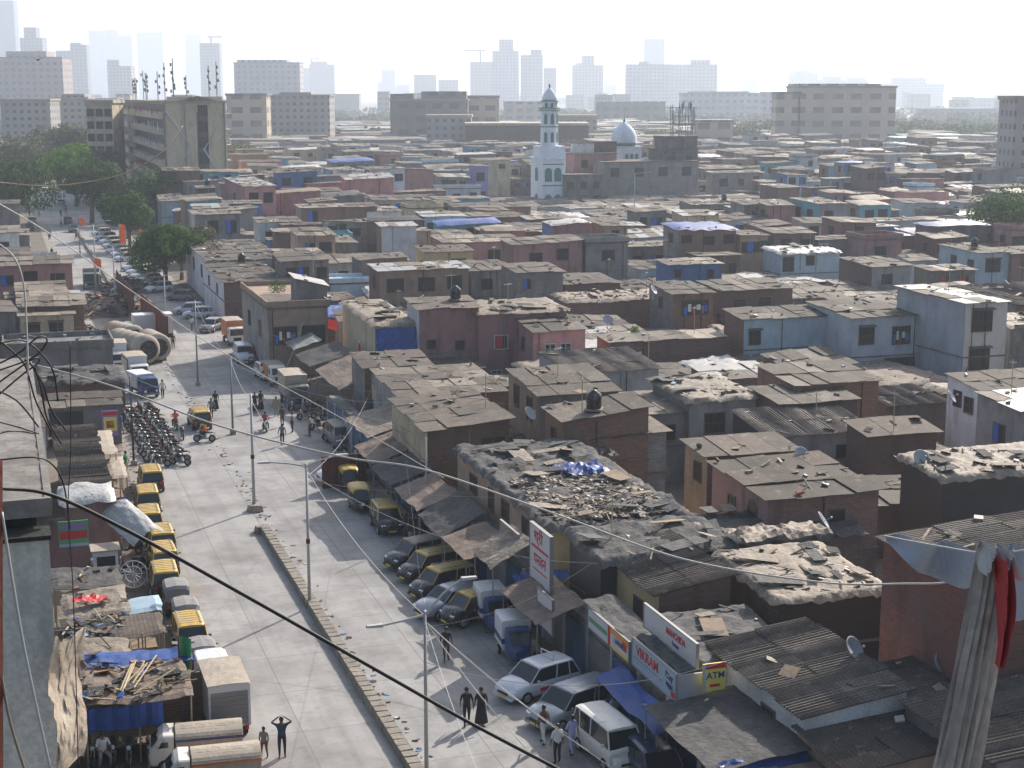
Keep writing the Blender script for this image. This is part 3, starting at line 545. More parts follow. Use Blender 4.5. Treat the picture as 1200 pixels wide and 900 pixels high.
hh((433,203),8.2,476,5,'cream_paint',roof='sheet',rm='c',ry=.2,wins=((.35,2.4,2.4,2,'plain'),(.72,2.4,2.4,2,'plain')),label='cream house with two dark windows behind the green cabin')
hh((557,195),10,572,5,'purple_paint',roof='sheet',rm='c',ry=.2,wins=((.4,2.5,2,2,'plain'),(.4,7,2.4,2,'plain')),label='narrow lilac two storey house')
hh((500,187),8.5,560,5,'white_paint',roof='sheet',rm='a',ry=.2,wins=((.2,2.4,2,1.6,'plain'),(.45,2.4,2,1.6,'plain'),(.7,2.4,2,1.6,'plain')),label='long white house behind the lilac house')
hh((343,191),10,358,5,'blue_paint',roof='sheet',rm='c',wins=((.5,3,2,2,'plain'),),label='slim pale blue house at the edge of the distant trees')
hh((430,248),7.6,470,5,'white_paint',roof='sheet',rm='c',wins=((.2,2,1.6,1.6,'plain'),(.7,2,1.6,1.6,'plain')),label='white house front with a red flag pole')
hh((497,296),6.4,554,(487,292),'yellow_paint','yellow_paint',roof='sheet',rm='b',ry=.4,wins=((.7,1.8,2,1.6,'plain'),),label='pale yellow house with dark windows behind the three window house')
hh((582,243),7.5,622,5,'brick','blue_tin',roof='sheet',rm='b',wins=((.4,2,1.6,1.6,'plain'),),label='brown house left of the white mosque front')
hh((605,268),6.6,690,6,'block_grey','block_grey',roof='sheet',rm='a',rub=.1,wins=((.25,2,1.5,1.5,'plain'),(.5,2,1.5,1.5,'plain')),label='grey house in front of the white mosque front')
hh((700,262),6.4,790,6,'concrete_dark','concrete_dark',roof='sheet',rm='b',rub=.1,wins=((.6,2,2.4,1.6,'plain'),),label='dark open sided shed right of the mosque front')
hh((520,285),6.6,612,6,'mauve_paint','mauve_paint',roof='sheet',rm='c',rub=.1,wins=((.65,2,2,1.6,'plain'),(.85,2,2,1.6,'plain')),label='wide mauve brown house with a pale roof')
hh((300,208),8,340,5,'plaster_light',roof='sheet',rm='c',wins=((.3,2,2,1.6,'plain'),),label='pale house behind the pink house')
# left side of the street
hh((24,371),4.8,86,(10,361),'cream_paint','concrete_dark',roof='sheet',rm='c',ry=.4,rub=.05,wins=((.22,1.5,1.3,1.2,'shade'),(.66,1.4,1.3,1.2,'shade')),label='cream house with two shaded windows on the left side of the street')
hh((30,360),5.4,98,5,'brick','brick',roof='sheet',rm='c',ry=.3,rub=.2,label='brick house under dusty roofs behind the cream left side house')
hh((8,350),4.4,92,4,'plaster_grey',roof='sheet',rm='t',ry=.1,label='low grey green strip roof behind the brick house on the left')
neet=hh((14,324),4.6,79,5,'sign_sky','block_grey',roof='sheet',rm='c',ry=.4,wins=((.12,1.5,1.6,1.4,'blue'),(.4,1.6,1.2,.9,'plain')),label='left side house whose wall is painted with blue lettering')
hh((-30,276),5.5,28,5,'brick_dark',roof='sheet',rm='c',label='dark roofed shed at the left edge past the grey hoardings')
hh((-40,240),6,22,5,'block_grey',roof='sheet',rm='br',label='brown roofed shed at the left edge below the trees')
hh((5,413),3.6,132,6,'concrete_dark','concrete_dark',roof='slab',rm='c',rub=.6,label='flat dusty roof strewn with scrap below the cream left side house')
hh((48,452),3.4,146,5,'brick_dark','brick_dark',roof='tarp',crm='tarp_grey',rub=1.2,cell=.3,amp=.2,label='junk covered roof on the left side of the street')
shopL=hh((60,478),3.2,141,3.5,'concrete_dark','concrete_dark',roof='sheet',rm='a',ry=.3,wins=((.2,1.3,2.6,1.9,'plain'),),label='small left side shop with a grey roof and a food poster')
hh((78,571),3.6,126,(62,502),'brick_dark','brick_dark',roof='corrx',rm='b',ry=.2,rx=.0,rub=.1,label='brown ridged roof shed between concrete building and parked motorcycles')
hh((76,590),3.9,128,2,'mauve_paint','brick_dark',roof='tarp',crm='tarp_white',rub=1.2,amp=.2,label='brown hut with a junk lined roof edge and a colourful poster')
# ------------------------------------------------------------------ filler houses so the quarter reads as one carpet of roofs
def sfix(px,t,z,s0=-20,s1=400): return bis(lambda s:pj(*s2w(s,t),z)[0]-px,s0,s1)
def overlaps(a,m=.15):
    for r in RECTS:
        if a[0]<r[1]-m and a[1]>r[0]+m and a[2]<r[3]-m and a[3]>r[2]+m: return True
    return False
def in_view(x,y,z,mx=40,my=60):
    if y<20: return False
    p=pj(x,y,z); return -mx<p[0]<1200+mx and -my<p[1]<900+my
rf=random.Random(11)
WALLS_N=['plaster_light','blue_paint','mauve_paint','block_grey','brick','brick_dark','block_grey','concrete_dark','plaster_grey','brick','tan_paint','brick_orange']
WALLS_F=['brick','brick_dark','block_grey','block_grey','concrete_dark','plaster_grey','plaster_grey','tan_paint','plaster_light','white_paint','mauve_paint','brick','cream_paint','blue_paint','blue_grey_paint','tin_white','pink_paint','aqua_paint','blue_tin']
WORDS={'brick':'brown brick','brick_dark':'dark brick','block_grey':'grey block','concrete_dark':'dark grey','plaster_grey':'grey plastered','tan_paint':'tan','brick_orange':'orange brick','plaster_light':'pale grey','white_paint':'white','mauve_paint':'mauve','cream_paint':'cream','blue_paint':'light blue','blue_grey_paint':'blue grey','tin_white':'pale tin','pink_paint':'pink','aqua_paint':'turquoise','blue_tin':'blue tin'}
NF=0
def blocked(s,t):
    x,y=s2w(s,t)
    if s>268 and 84<t<150 and s<330: return True     # mosque precinct
    if 296<s<420 and 14<t<46: return True            # apartment block plot
    return False
def filler(s0,s1,t0,t1,near):
    global NF
    s=s0
    while s<s1:
        dd=(rf.uniform(3.8,6.2) if s<300 else rf.uniform(5,8)) if not near else rf.uniform(4.5,6.5)
        t=t0+rf.uniform(0,3)
        while t<t1:
            ww=rf.choice((rf.uniform(3.8,6.5),rf.uniform(5,8.5),rf.uniform(7,11))) if not near else rf.uniform(4.0,7.0)
            if s>300: ww*=1.25
            ss=s+rf.uniform(0,1.2)
            a=(ss,ss+dd,t,t+ww)
            if t>(55+.80*s): break
            x,y=s2w(ss+dd/2,t+ww/2)
            if in_view(x,y,4) and not overlaps(a) and not blocked(ss,t):
                if near: z=rf.uniform(2.7,3.7)
                else:
                    z=rf.choice((rf.uniform(3.0,4.4),rf.uniform(4.8,6.6),rf.uniform(6.0,8.6),rf.uniform(6.5,9.2))); 
                    if s>230: z+=rf.choice((0,0,1.2,2.4))
                rnk=rf.random(); roof='tarp' if rnk<.16 else ('slab' if rnk<.24 and not near else 'sheet')
                wl=rf.choice(WALLS_N if s<150 else WALLS_F)
                wn=[]
                if z>4.2 and s<480:
                    k=rf.choice((0,1,2,2,3))
                    for i in range(k): wn.append(((i+.5+rf.uniform(-.15,.15))/k,rf.uniform(1.3,1.8),rf.uniform(1.1,1.9),rf.uniform(1.0,1.6),rf.choice(('plain','double','plain','blue'))))
                lw=[(.5,1.6,1.2,1.3,'plain')] if z>4.5 and rf.random()<.5 and x>10 and s<330 else []
                rm=rf.choice('aabbcct') if s<230 else rf.choice('aabccct')
                ct=rf.choice(('tarp_tan','tarp_tan','tarp_grey','tarp_white','tarp_brown','tarp_blue' if rf.random()<.4 else 'tarp_tan'))
                lab=f"{WORDS[wl]} house with {'a rumpled sheet covered roof' if roof=='tarp' else dict(a='a grey sheet roof',b='a dark sheet roof',c='a dusty pale roof',t='a bright tin roof')[rm]}"
                if near: cl=.45
                else: cl=1.1
                if 186<s<275 and 66<t<150: z=min(z,3.4)
                house(ss,t,ww,dd*(1 if rf.random()<.8 else .8),z,wl,rf.choice((wl,wl,'brick','block_grey','blue_tin' if rf.random()<.2 else wl)),roof=roof,rm=rm,ry=rf.uniform(-.2,.6),rx=rf.uniform(-.3,.4),wins=wn,lwins=lw,label=lab,auto=True,rub=(.35 if near else (.22 if s<330 and rf.random()<.5 else 0)),crm=ct,cell=cl,amp=.16,group='shanty houses',seed=NF,reg=False,drz=R(rf.gauss(0,2.6)))
                FILL.append((bpy.data.objects[-1] if False else LASTH[0],ww,dd,z))
                NF+=1
            t+=ww+ (rf.uniform(0.0,.5) if rf.random()<.75 else rf.uniform(1,2.2))
        s+=dd+(.5 if rf.random()<.4 else 2.0)
filler(-10,62,11.5,60,True)
filler(62,128,17,95,True)
filler(128,290,16,215,False)
filler(292,520,24,330,False)
filler(30,190,-40,-15,False)
# farther roofs that merge into one mass
def far_mass():
    r=random.Random(5); m=MB(); n=0
    for _ in range(1500):
        s=r.uniform(520,980); t=r.uniform(30,430)
        x,y=s2w(s,t)
        if not in_view(x,y,4): continue
        w=r.uniform(8,20); d=r.uniform(8,14); h=r.uniform(3.5,9)
        ex=[s2w(s,t),s2w(s,t+w),s2w(s+d,t+w),s2w(s+d,t)]
        wi=r.choice((0,0,1,2,3,4)); 
        m.add([(p[0],p[1],0) for p in ex]+[(p[0],p[1],h) for p in ex],[(0,1,5,4),(1,2,6,5),(2,3,7,6),(3,0,4,7)],wi)
        cx=sum(p[0] for p in ex)/4; cy=sum(p[1] for p in ex)/4
        m.add([(cx+(p[0]-cx)*1.06,cy+(p[1]-cy)*1.06,h+.1+.4*(i//2)) for i,p in enumerate(ex)],[(0,1,2,3)],r.choice((5,6,7)))
    o=m.build('distant_rooftops',['block_grey','brick_dark','plaster_light','white_paint','tan_paint','roof_a','roof_c','roof_tin'])
    tag(o,'hazy mass of far rooftops below the city skyline','rooftops',None,'stuff')
far_mass()
# ------------------------------------------------------------------ ground, road, median
def sheet(name,mat,s0,s1,t0,t1,z):
    m=MB(); m.add([(t0,s0,z),(t1,s0,z),(t1,s1,z),(t0,s1,z)],[(0,1,2,3)]); o=m.build(name,mat,loc=(O[0],O[1],0),rz=ROT); return structure(o)
g=MB(); g.add([(-6400,-300,0),(6400,-300,0),(6400,9400,0),(-6400,9400,0)],[(0,1,2,3)]); structure(g.build('ground','earth'))
sheet('road','road_concrete',-60,900,-6.9,9.4,.006)
def kerb(name,s0,s1,t,w,h,step):
    m=MB(); r=random.Random(3); s=s0
    while s<s1:
        m.hexa([(t-w/2,s,0),(t+w/2,s,0),(t+w/2,s+step*.93,0),(t-w/2,s+step*.93,0),(t-w/2+.04,s+.03,h+r.uniform(-.03,.03)),(t+w/2-.04,s+.03,h+r.uniform(-.03,.03)),(t+w/2-.04,s+step*.9,h),(t-w/2+.04,s+step*.9,h)]); s+=step
    return structure(m.build(name,'kerb_stone',loc=(O[0],O[1],0),rz=ROT))
kerb('median_kerb',-25,35.5,0,.62,.42,.62); kerb('median_kerb',118,330,0,.5,.4,1.2)
kerb('pavement_edge',-30,60,9.45,.2,.14,1.0)
for (px,py) in ((309,625+6),): 
    pass
# loose kerb blocks left standing where the median is broken
for i,(px,py,l) in enumerate(((299,599,'stone block at the foot of a street pole'),(308,624,'stone block just beyond the end of the median'))):
    s,t=ust(px,py); m=MB(); m.hexa([(-.5,-.4,0),(.5,-.4,0),(.5,.4,0),(-.5,.4,0),(-.4,-.3,.45),(.42,-.3,.42),(.4,.32,.45),(-.42,.3,.4)])
    o=m.build('stone_block','kerb_stone'); tag(o,l,'stone block'); put(o,s,t)
# ------------------------------------------------------------------ street lamps and poles
def tick(py_top,x,y): return bis(lambda z:pj(x,y,z)[1]-py_top,0,25)
def pole(px,py,ptop,label,arms=None,r=.075,name='street_lamp',cat='street lamp',mat='galv',flag=None,band=False):
    x,y=un(px,py); h=min(tick(ptop,x,y),24)
    root=thing(name,(x,y,0),ROT,label,cat)
    m=MB(); m.tube([(0,0,0),(0,0,h*.5),(0,0,h)],[r*1.25,r,r*.75],8); m.build('pole',mat,root,smooth=True)
    if not flag: b=MB(); b.box(-.22,.22,-.22,.22,0,.35); b.build('base','kerb_stone',root)
    if arms:
        for dx,dz in arms:
            a=MB(); a.tube([(0,0,h-.15),(dx*.5,0,h-.15+dz*.6),(dx,0,h-.15+dz)],[.05,.045,.04],6); ao=a.build('arm',mat,root)
            l=MB(); sg=1 if dx>0 else -1
            l.hexa([(dx,-.11,h-.2+dz),(dx+sg*.65,-.1,h-.17+dz),(dx+sg*.65,.1,h-.17+dz),(dx,.11,h-.2+dz),(dx,-.1,h-.08+dz),(dx+sg*.62,-.08,h-.09+dz),(dx+sg*.62,.08,h-.09+dz),(dx,.1,h-.08+dz)]); l.build('lamp_head','galv',ao)
    if band:
        b=MB(); b.lathe([(r*1.5,0),(r*1.5,.25)],8,(0,0,h*.45)); b.build('junction_box','rust',root)
    if flag:
        fc,fw,fh=flag; f=MB(); f.grid(8,5,lambda u,v:(.04+fw*u,.08*math.sin(u*6)+.05*math.sin(v*5),h-.05-fh*(1-v)-.25*fw*u*u)); f.build('flag',fc,root,smooth=True)
    return (x,y,h)
p1=pole(363,712,543,'tall twin armed street lamp standing on the near median',arms=((-1.9,.35),(1.6,.45)),band=True)
p2=pole(500,915,716,'twin armed street lamp beside the couple at the bottom edge',arms=((-1.7,-.25),(1.5,1.3)))
p3=pole(298,598,462,'bare grey street pole on the broken median, beside the motorcycle group',r=.09,band=True)
p4=pole(273,509,418,'thin dark street pole right of the auto rickshaw',mat='grey_metal')
p5=pole(232,452,352,'thin street pole in front of the white lorry boxes',mat='grey_metal')
p6=pole(195,392,322,'street lamp with one long arm beside the ribbed tanks',arms=((2.0,.4),))
p7=pole(135,350,288,'street lamp with one arm beside the row of dusty cars',arms=((1.0,.3),),r=.08)
p8=pole(113,342,262,'street lamp with a long arm and red flag near the dark bus',arms=((1.8,.5),),r=.08)
p9=pole(157,545,440,'black leaning pole behind the parked motorcycles',mat='black_paint',r=.07)
p10=pole(94,300,255,'thin pole with orange flag beside the far road',mat='grey_metal',flag=('flag_orange',1.0,1.1),name='flag_pole',cat='flag pole')
pole(142,318,262,'pole with a long orange pennant under the trees',r=.05,mat='grey_metal',flag=('flag_orange',.9,3.2),name='flag_pole',cat='flag pole')
pole(112,345,302,'short pole with a small orange flag on the far median',r=.05,mat='grey_metal',flag=('flag_orange',.9,1.2),name='flag_pole',cat='flag pole')
pole(164,300,268,'slim pole with a tiny orange flag beside the round tree',r=.05,mat='grey_metal',flag=('flag_orange',.6,.8),name='flag_pole',cat='flag pole')
pole(374,425,372,'pole with a bright red flag in front of the cream emblem house',r=.04,mat='bamboo',flag=('flag_red',1.9,1.0),name='flag_pole',cat='flag pole')
pole(425,472,441,'short pole with an orange flag beside the blue poster wall',r=.04,mat='grey_metal',flag=('flag_orange',.6,1.0),name='flag_pole',cat='flag pole')
pole(213,842,745,'brown pole with a green and white flag among the left stalls',r=.05,mat='rust',flag=('flag_green',.5,1.8),name='flag_pole',cat='flag pole')
pole(500,625,512,'slim post with a sign board in front of the big brown roof',r=.05,mat='galv',name='post',cat='post')
pole(743,262,203,'tall lamp with one arm in front of the long grey building',arms=((3.2,.4),),r=.1)
# ------------------------------------------------------------------ shops, shutters, awnings and signs on the right side
def shutter(s,t,w,h,mat,label):
    root=thing('shop_front',(*s2w(s,t),0),ROT,label,'shop front',"shop fronts along the right pavement",True)
    m=MB(); n=int(h/.14)
    for i in range(n): m.hexa([(0,-w+.06,i*.14),(.05,-w+.06,i*.14),(.05,-.06,i*.14),(0,-.06,i*.14),(.03,-w+.06,i*.14+.13),(.06,-w+.06,i*.14+.13),(.06,-.06,i*.14+.13),(.03,-.06,i*.14+.13)])
    m.build('shutter',mat,root)
    p=MB(); p.box(-.05,.1,-.06,.06,0,h+.2); p.box(-.05,.1,-w-.06,-w+.06,0,h+.2); p.build('post','tin_white' ,root)
    b=MB(); b.box(.1,1.0,-w,0,0,h+.3); b.build('body','concrete_dark',root)
def awning(s0,s1,t0,t1,z0,z1,mat,label,posts=True,auto=False,cell=.3,sag=.05,corr=False):
    """sheet from wall line t1 (height z1) out to t0 (height z0) between s0 and s1"""
    root=thing('awning',(*s2w(s0,t1),0),ROT,label,'awning',None,auto)
    m=MB(); nx=max(4,int((t1-t0)/cell)); ny=max(4,int((s1-s0)/cell))
    sd=s0*1.7
    m.grid(nx,ny,lambda u,v:((t0-t1)*(1-u)+nz(v*4,sd)*.12,(s1-s0)*v+nz(u*3,sd)*.1,z0+(z1-z0)*u+nz(u*4+sd,v*5)*.10+sag*math.sin(v*9)))
    o=m.build('sheet',mat,root); md=o.modifiers.new('solid','SOLIDIFY'); md.thickness=.03
    if posts:
        p=MB()
        for yy in (.15,(s1-s0)-.15):
            q=MB(); q.tube([(t0-t1+.15,yy,0),(t0-t1+.15,yy,z0)],.035,6); q.build('post','grey_metal',root)
    return root
sh=[('blue_shutter','blue roller shutter shop'),('blue_shutter','blue roller shutter shop'),('tin_white','grey tin shop front'),('blue_shutter','blue roller shutter shop')]
s=-12.
i=0
while s<62:
    w=2.9
    mt,lb=sh[i%4] if s>14 else (('concrete_dark','dark open shop') if i%2 else ('blue_shutter','blue roller shutter shop'))
    shutter(s+w,10.2 if s<26 else 9.9,w,2.5,mt,lb)
    s+=w+.15; i+=1
for i,(a,b,t0,t1,z0,z1,mt,lb) in enumerate([
 (28,33.5,7.8,10.4,2.7,3.6,'tarp_brown','brown sheet awning above blue shutters, behind the yellow roofed taxi'),
 (34,39,7.6,10.4,2.8,3.7,'tarp_grey','grey awning above blue shutters, opposite the stone block'),
 (39.5,45,7.8,10.6,2.9,3.8,'tarp_brown','brown awning beside the red brown barrier'),
 (22.5,27.6,7.7,10.4,2.6,3.9,'tarp_grey','wide grey awning behind the parked taxis'),
 (17.5,22,7.6,10.2,2.8,3.5,'tarp_brown','brown awning left of the tall red lettered sign'),
 (13.8,17.2,7.9,10.2,3.4,4.6,'tarp_tan','tan tilted awning sheet next to the tall red lettered sign'),
 (7,12.4,7.9,10.4,2.7,3.5,'tarp_brown','brown awning below the tall red lettered sign'),
 (.6,6.2,9.9,11.4,3.95,4.1,'tarp_grey','grey flat awning behind the orange food sign'),
 (-3.9,.3,10.15,10.95,4.15,4.25,'tarp_grey','grey ledge roof above the long red lettered sign'),
 (-5.0,1.5,8.7,9.9,2.1,2.5,'tarp_blue','thin blue awning below the long red lettered sign'),
 (46,53,9.0,13,3.2,4.4,'tarp_tan','tan pointed awning beside the grey van'),
 (64,74,10.8,14.5,3.2,4.6,'tarp_brown','large brown awning sheet beside the covered lorry'),
 (75,82,10.5,14.5,3.3,4.4,'tarp_grey','dark awning behind the covered lorry'),
 (84,92,10.8,13.5,3.4,4.2,'roof_tin','white tin awning below the old street house')]):
    awning(a,b,t0,t1,z0,z1,mt,lb)
big=awning(-10.3,-3.8,8.6,13.2,2.9,3.3,'tarp_grey','large grey awning sheet beside the white van at the bottom',sag=.03,cell=.5)
fb=awning(-16,-10.6,9.2,13.5,2.6,3.0,'tarp_brown','brown awning with blue plastic along its edge, bottom edge')
for (sx,tx,zz,ln,lb) in ((-10.4,9,3.05,4.4,'crumpled blue plastic strip on the edge of the large grey awning'),(13.2,9.0,3.0,3.0,'blue plastic sheet hanging under an awning near the tall sign')):
    m=MB(); m.grid(18,4,lambda u,v:(ln*u,.5*v+nz(u*6,zz)*.3,.18*abs(nz(u*9,v*3))+(-.35*(1-v)))); o=m.build('plastic_sheet','tarp_blue'); tag(o,lb,'plastic sheet'); put(o,sx,tx,z=zz)
LR=(math.pi/2,0,-math.pi/2); FR=(math.pi/2,0,0)
def sign_left(s0,s1,t,z0,z1,mat,label,texts=(),shapes=(),tilt=0,name='sign',thick=.08):
    """panel on a wall that faces the road; origin at its far top corner; y runs towards the camera"""
    root=thing(name,(*s2w(s1,t),z0),ROT,label,'sign')
    L=s1-s0; hgt=z1-z0
    m=MB(); m.box(-thick,0,-L,0,0,hgt); m.build('panel',mat,root)
    f=MB(); f.box(-thick-.03,.02,-L-.05,-L,-.05,hgt+.05); f.box(-thick-.03,.02,0,.05,-.05,hgt+.05); f.box(-thick-.03,.02,-L,0,hgt,hgt+.05); f.box(-thick-.03,.02,-L,0,-.05,0); f.build('frame','grey_metal',root)
    for (tx,u,v,sz,mt,sx) in texts: text_part(tx,sz,mt,root,(-thick-.012,-L*u,hgt*v),LR,sx=sx)
    for (u0,u1,v0,v1,mt,nm) in shapes:
        q=MB(); q.box(-thick-.008,-thick+.002,-L*u1,-L*u0,hgt*v0,hgt*v1); q.build(nm,mt,root)
    return root
def sign_front(px0,px1,py0,z1,h,mat,label,texts=(),shapes=(),st=None,L=None,thick=.08,name='sign'):
    if st is None:
        s,t=ust(px0,py0,z1); L=bis(lambda q:pj(*s2w(s,t+q),z1)[0]-px1,.2,30)
    else: s,t=st
    root=thing(name,(*s2w(s,t),z1-h),ROT,label,'sign')
    m=MB(); m.box(0,L,0,thick,0,h); m.build('panel',mat,root)
    for (tx,u,v,sz,mt,sx) in texts: text_part(tx,sz,mt,root,(L*u,-.012,h*v),FR,sx=sx)
    for (u0,u1,v0,v1,mt,nm) in shapes:
        q=MB(); q.box(L*u0,L*u1,-.008,.002,h*v0,h*v1); q.build(nm,mt,root)
    return root
sign_left(-4.1,.35,10.05,3.0,4.15,'sign_sky','long pale shop sign with big red letters and small navy letters',texts=(('VIKRAM',.36,.66,.62,'sign_red',1.05),('Day',.86,.72,.42,'sign_navy',1.1),('Night',.87,.40,.30,'sign_navy',1.0)),shapes=((.03,.7,.34,.36,'sign_navy','underline'),(.05,.66,.2,.24,'sign_grey','small_print'),(.90,.99,.06,.28,'sign_red','red_mark')))
sm=sfix(756,10.9,5.3,-10,20); se=sfix(817,10.9,5.0,-15,20)
sign_left(se,sm,10.95,4.3,5.3,'sign_white','upper grey white shop sign with one red word, above the ledge',texts=(('MANCHIDA',.62,.62,.42,'sign_red',.85),('Farsan',.62,.26,.28,'sign_navy',.9)))
sign_left(.5,5.3,9.95,3.0,3.9,'sign_white','food stall sign in white, red and orange left of the long sign',shapes=((.02,.48,.35,.6,'sign_green','green_band'),(.5,.56,0,1,'sign_red','red_band'),(.56,1,.7,1,'sign_orange','orange_band'),(.56,1,0,.16,'sign_yellow','yellow_band'),(.62,.7,.3,.6,'sign_sky','picture'),(.85,.95,.35,.8,'sign_red','red_mark')),texts=(('AAHAR',.78,.5,.34,'sign_navy',.8),))
sl=sfix(623.5,9.7,6,0,40); sr=sfix(647,9.7,6,0,40)
sign_left(sr,sl,9.75,3.25,6.0,'sign_white','tall white shop sign with dark red symbol and Devanagari letters',texts=(('पनवन',.5,.40,.80,'sign_red',1.0),('श्री',.42,.83,.75,'sign_red',1.3)),shapes=((.08,.92,.60,.65,'sign_red','red_bar'),(.15,.85,.20,.225,'sign_red','small_print')),thick=.15)
sign_left(sr-2.2,sr-.1,9.0,1.9,3.6,'sign_white','blank grey white board below the tall red lettered sign')
sign_left(15.2,18.2,9.9,3.4,4.6,'tan_paint','brown board with a faded red mark on a roadside wall',shapes=((.3,.8,.2,.8,'rust','faded_mark'),))
sign_front(824,851,779,4.6,1.15,'sign_yellow','small yellow sign with a red arrow at the end of the long sign',texts=(('ATM',.55,.55,.4,'sign_navy',1.0),),shapes=((0,.12,0,1,'sign_sky','blue_edge'),(.12,1,.8,1,'sign_red','red_header'),(.3,.75,.14,.24,'sign_red','arrow')))
# wall end under the long sign
m=MB(); m.box(0,1.6,-.0,.1,0,1.1); o=m.build('sign_end_panel','sign_grey'); tag(o,'dark return panel at the near end of the long red lettered sign','panel'); put(o,-4.12,10.0,z=3.0)
q=INFO['brick house whose front wall carries the big blue poster']
sign_front(0,0,0,q[4]-.25,2.9,'sign_sky','big blue and white poster with red disc on the brick wall',st=(q[0]-.12,q[1]+.55),L=q[2]*.62,shapes=((.0,1,.8,.97,'sign_green','green_band'),(0,.35,.25,.62,'sign_yellow','yellow_block'),(0,1,.66,.7,'sign_purple','purple_line'),(.0,.35,0,.2,'sign_blue','blue_block'),(.66,.76,.72,.9,'sign_red','red_disc'),(.5,.95,.5,.57,'sign_navy','text_line'),(.6,.95,.36,.42,'sign_navy','text_line'),(.6,.9,.1,.25,'sign_navy','text_line'),(0,1,0,.06,'sign_purple','bottom_band')),name='poster')
sign_front(0,0,0,q[4]-.8,2.0,'sign_white','narrow pale notice board right of the big blue poster',st=(q[0]-.1,q[1]+q[2]*.72),L=q[2]*.13,name='poster')
sign_left(52.0,57.5,14.2,3.0,5.0,'sign_sky','blue and white advertising board on the side of a roadside house',shapes=((0,.2,0,1,'sign_yellow','yellow_block'),(.25,.9,.6,.7,'sign_navy','text_line'),(.25,.8,.4,.5,'sign_navy','text_line'),(.0,.25,0,.5,'sign_blue','blue_block')))
# signs on the left side
q=INFO['left side house whose wall is painted with blue lettering']
L=q[2]
rt=thing('painted_sign',(*s2w(q[0]-.06,q[1]+L*.58),1.0),ROT,'pale wall sign with blue coaching class lettering','sign')
m=MB(); m.box(0,L*.42,-.05,0,0,3.3); m.build('panel','sign_sky',rt)
for tx,v,sz in (('NEET',2.7,1.15),('CLASS',1.7,1.0),('XII',.75,1.0)): text_part(tx,sz,'sign_blue',rt,(L*.2,-.065,v),FR)
sign_front(119,138,482,3.0,2.0,'sign_purple','colourful food poster on the small left side shop',shapes=((.1,.9,.2,.75,'sign_yellow','food_picture'),(.25,.75,.32,.6,'sign_red','dish'),(.05,.95,.82,.95,'sign_red','red_band')),name='poster')
sign_front(68,103,612,3.2,1.5,'sign_green','green poster with red letters under the junk lined roof',shapes=((.05,.95,.3,.6,'sign_red','red_letters'),(.1,.9,.68,.88,'sign_purple','purple_letters'),(0,1,0,.12,'sign_sky','bottom_band')),name='poster')
# big blue tarp on long pale wall, air conditioner, pipe
q=INFO['long pale house with a wide blue tarpaulin on its wall']
m=MB(); m.grid(10,5,lambda u,v:(.4+q[2]*.4*u,-.08-.05*abs(nz(u*5,v*3)),1.6+3.6*v)); o=m.build('tarpaulin','tarp_blue'); tag(o,'wide blue tarpaulin hanging on the long pale wall','tarpaulin'); put(o,q[0],q[1])
q=INFO['big light blue house with a black pipe across its wall']
m=MB(); m.tube([(.1,-.12,q[4]-3.75),(q[2]*.92,-.12,q[4]-3.55),(q[2]*.95,-.12,q[4]-3.3),(q[2]*.97,-.12,q[4]-3.6),(q[2]*.97,-.12,.3)],.09,8); m.build('pipe','black_paint',[c for c in sc.objects if c.get('label')=='big light blue house with a black pipe across its wall'][0])
q=INFO['cream shop house with a ridged roof and an air conditioner']
ac=thing('air_conditioner',(*s2w(q[0]+q[3]*.93,q[1]-.5),q[4]-1.6),ROT,'grey air conditioner box on the cream shop house','air conditioner')
m=MB(); m.box(-.3,.3,-.45,.45,0,.7); m.build('case','tin_white',ac); m=MB(); m.cylx((-.31,0,.35),.26,.05,14); m.build('fan','dark',ac)
# round emblem on the cream house, cooler box
q=INFO['cream house with a round wall emblem and tan tiled roof']
rt=thing('wall_emblem',(*s2w(q[0]+q[3]*.42,q[1]-.06),q[4]-3.0),ROT,'round white emblem on the cream street house','emblem')
m=MB(); m.cylx((-.02,0,0),.75,.08,20); m.build('disc','sign_white',rt); m=MB(); m.cylx((-.06,0,0),.5,.06,20); m.build('centre','sign_red',rt)
m=MB(); m.grid(10,6,lambda u,v:(q[2]*u,-.25-.25*abs(nz(u*5,v*3))-.5*(1-v),q[4]-.3-2.6*(1-v))); o=m.build('tarpaulin','tarp_blue'); tag(o,'blue tarpaulin hanging below the tan tiled roof','tarpaulin'); put(o,q[0],q[1])
s_,t_=ust(453,462,4.0)
ck=thing('water_tank',(*s2w(s_,t_),0),ROT,'white box tank on a low roof beside the blue poster','tank')
m=MB(); m.box(0,1.5,0,1.4,2.6,4.6); m.box(-.04,1.54,-.04,1.44,4.6,4.7); m.build('box','white_box',ck); m=MB(); [m.box(a,a+.1,b,b+.1,0,2.6) for a in(.1,1.3) for b in (.1,1.2)]; m.build('legs','grey_metal',ck)
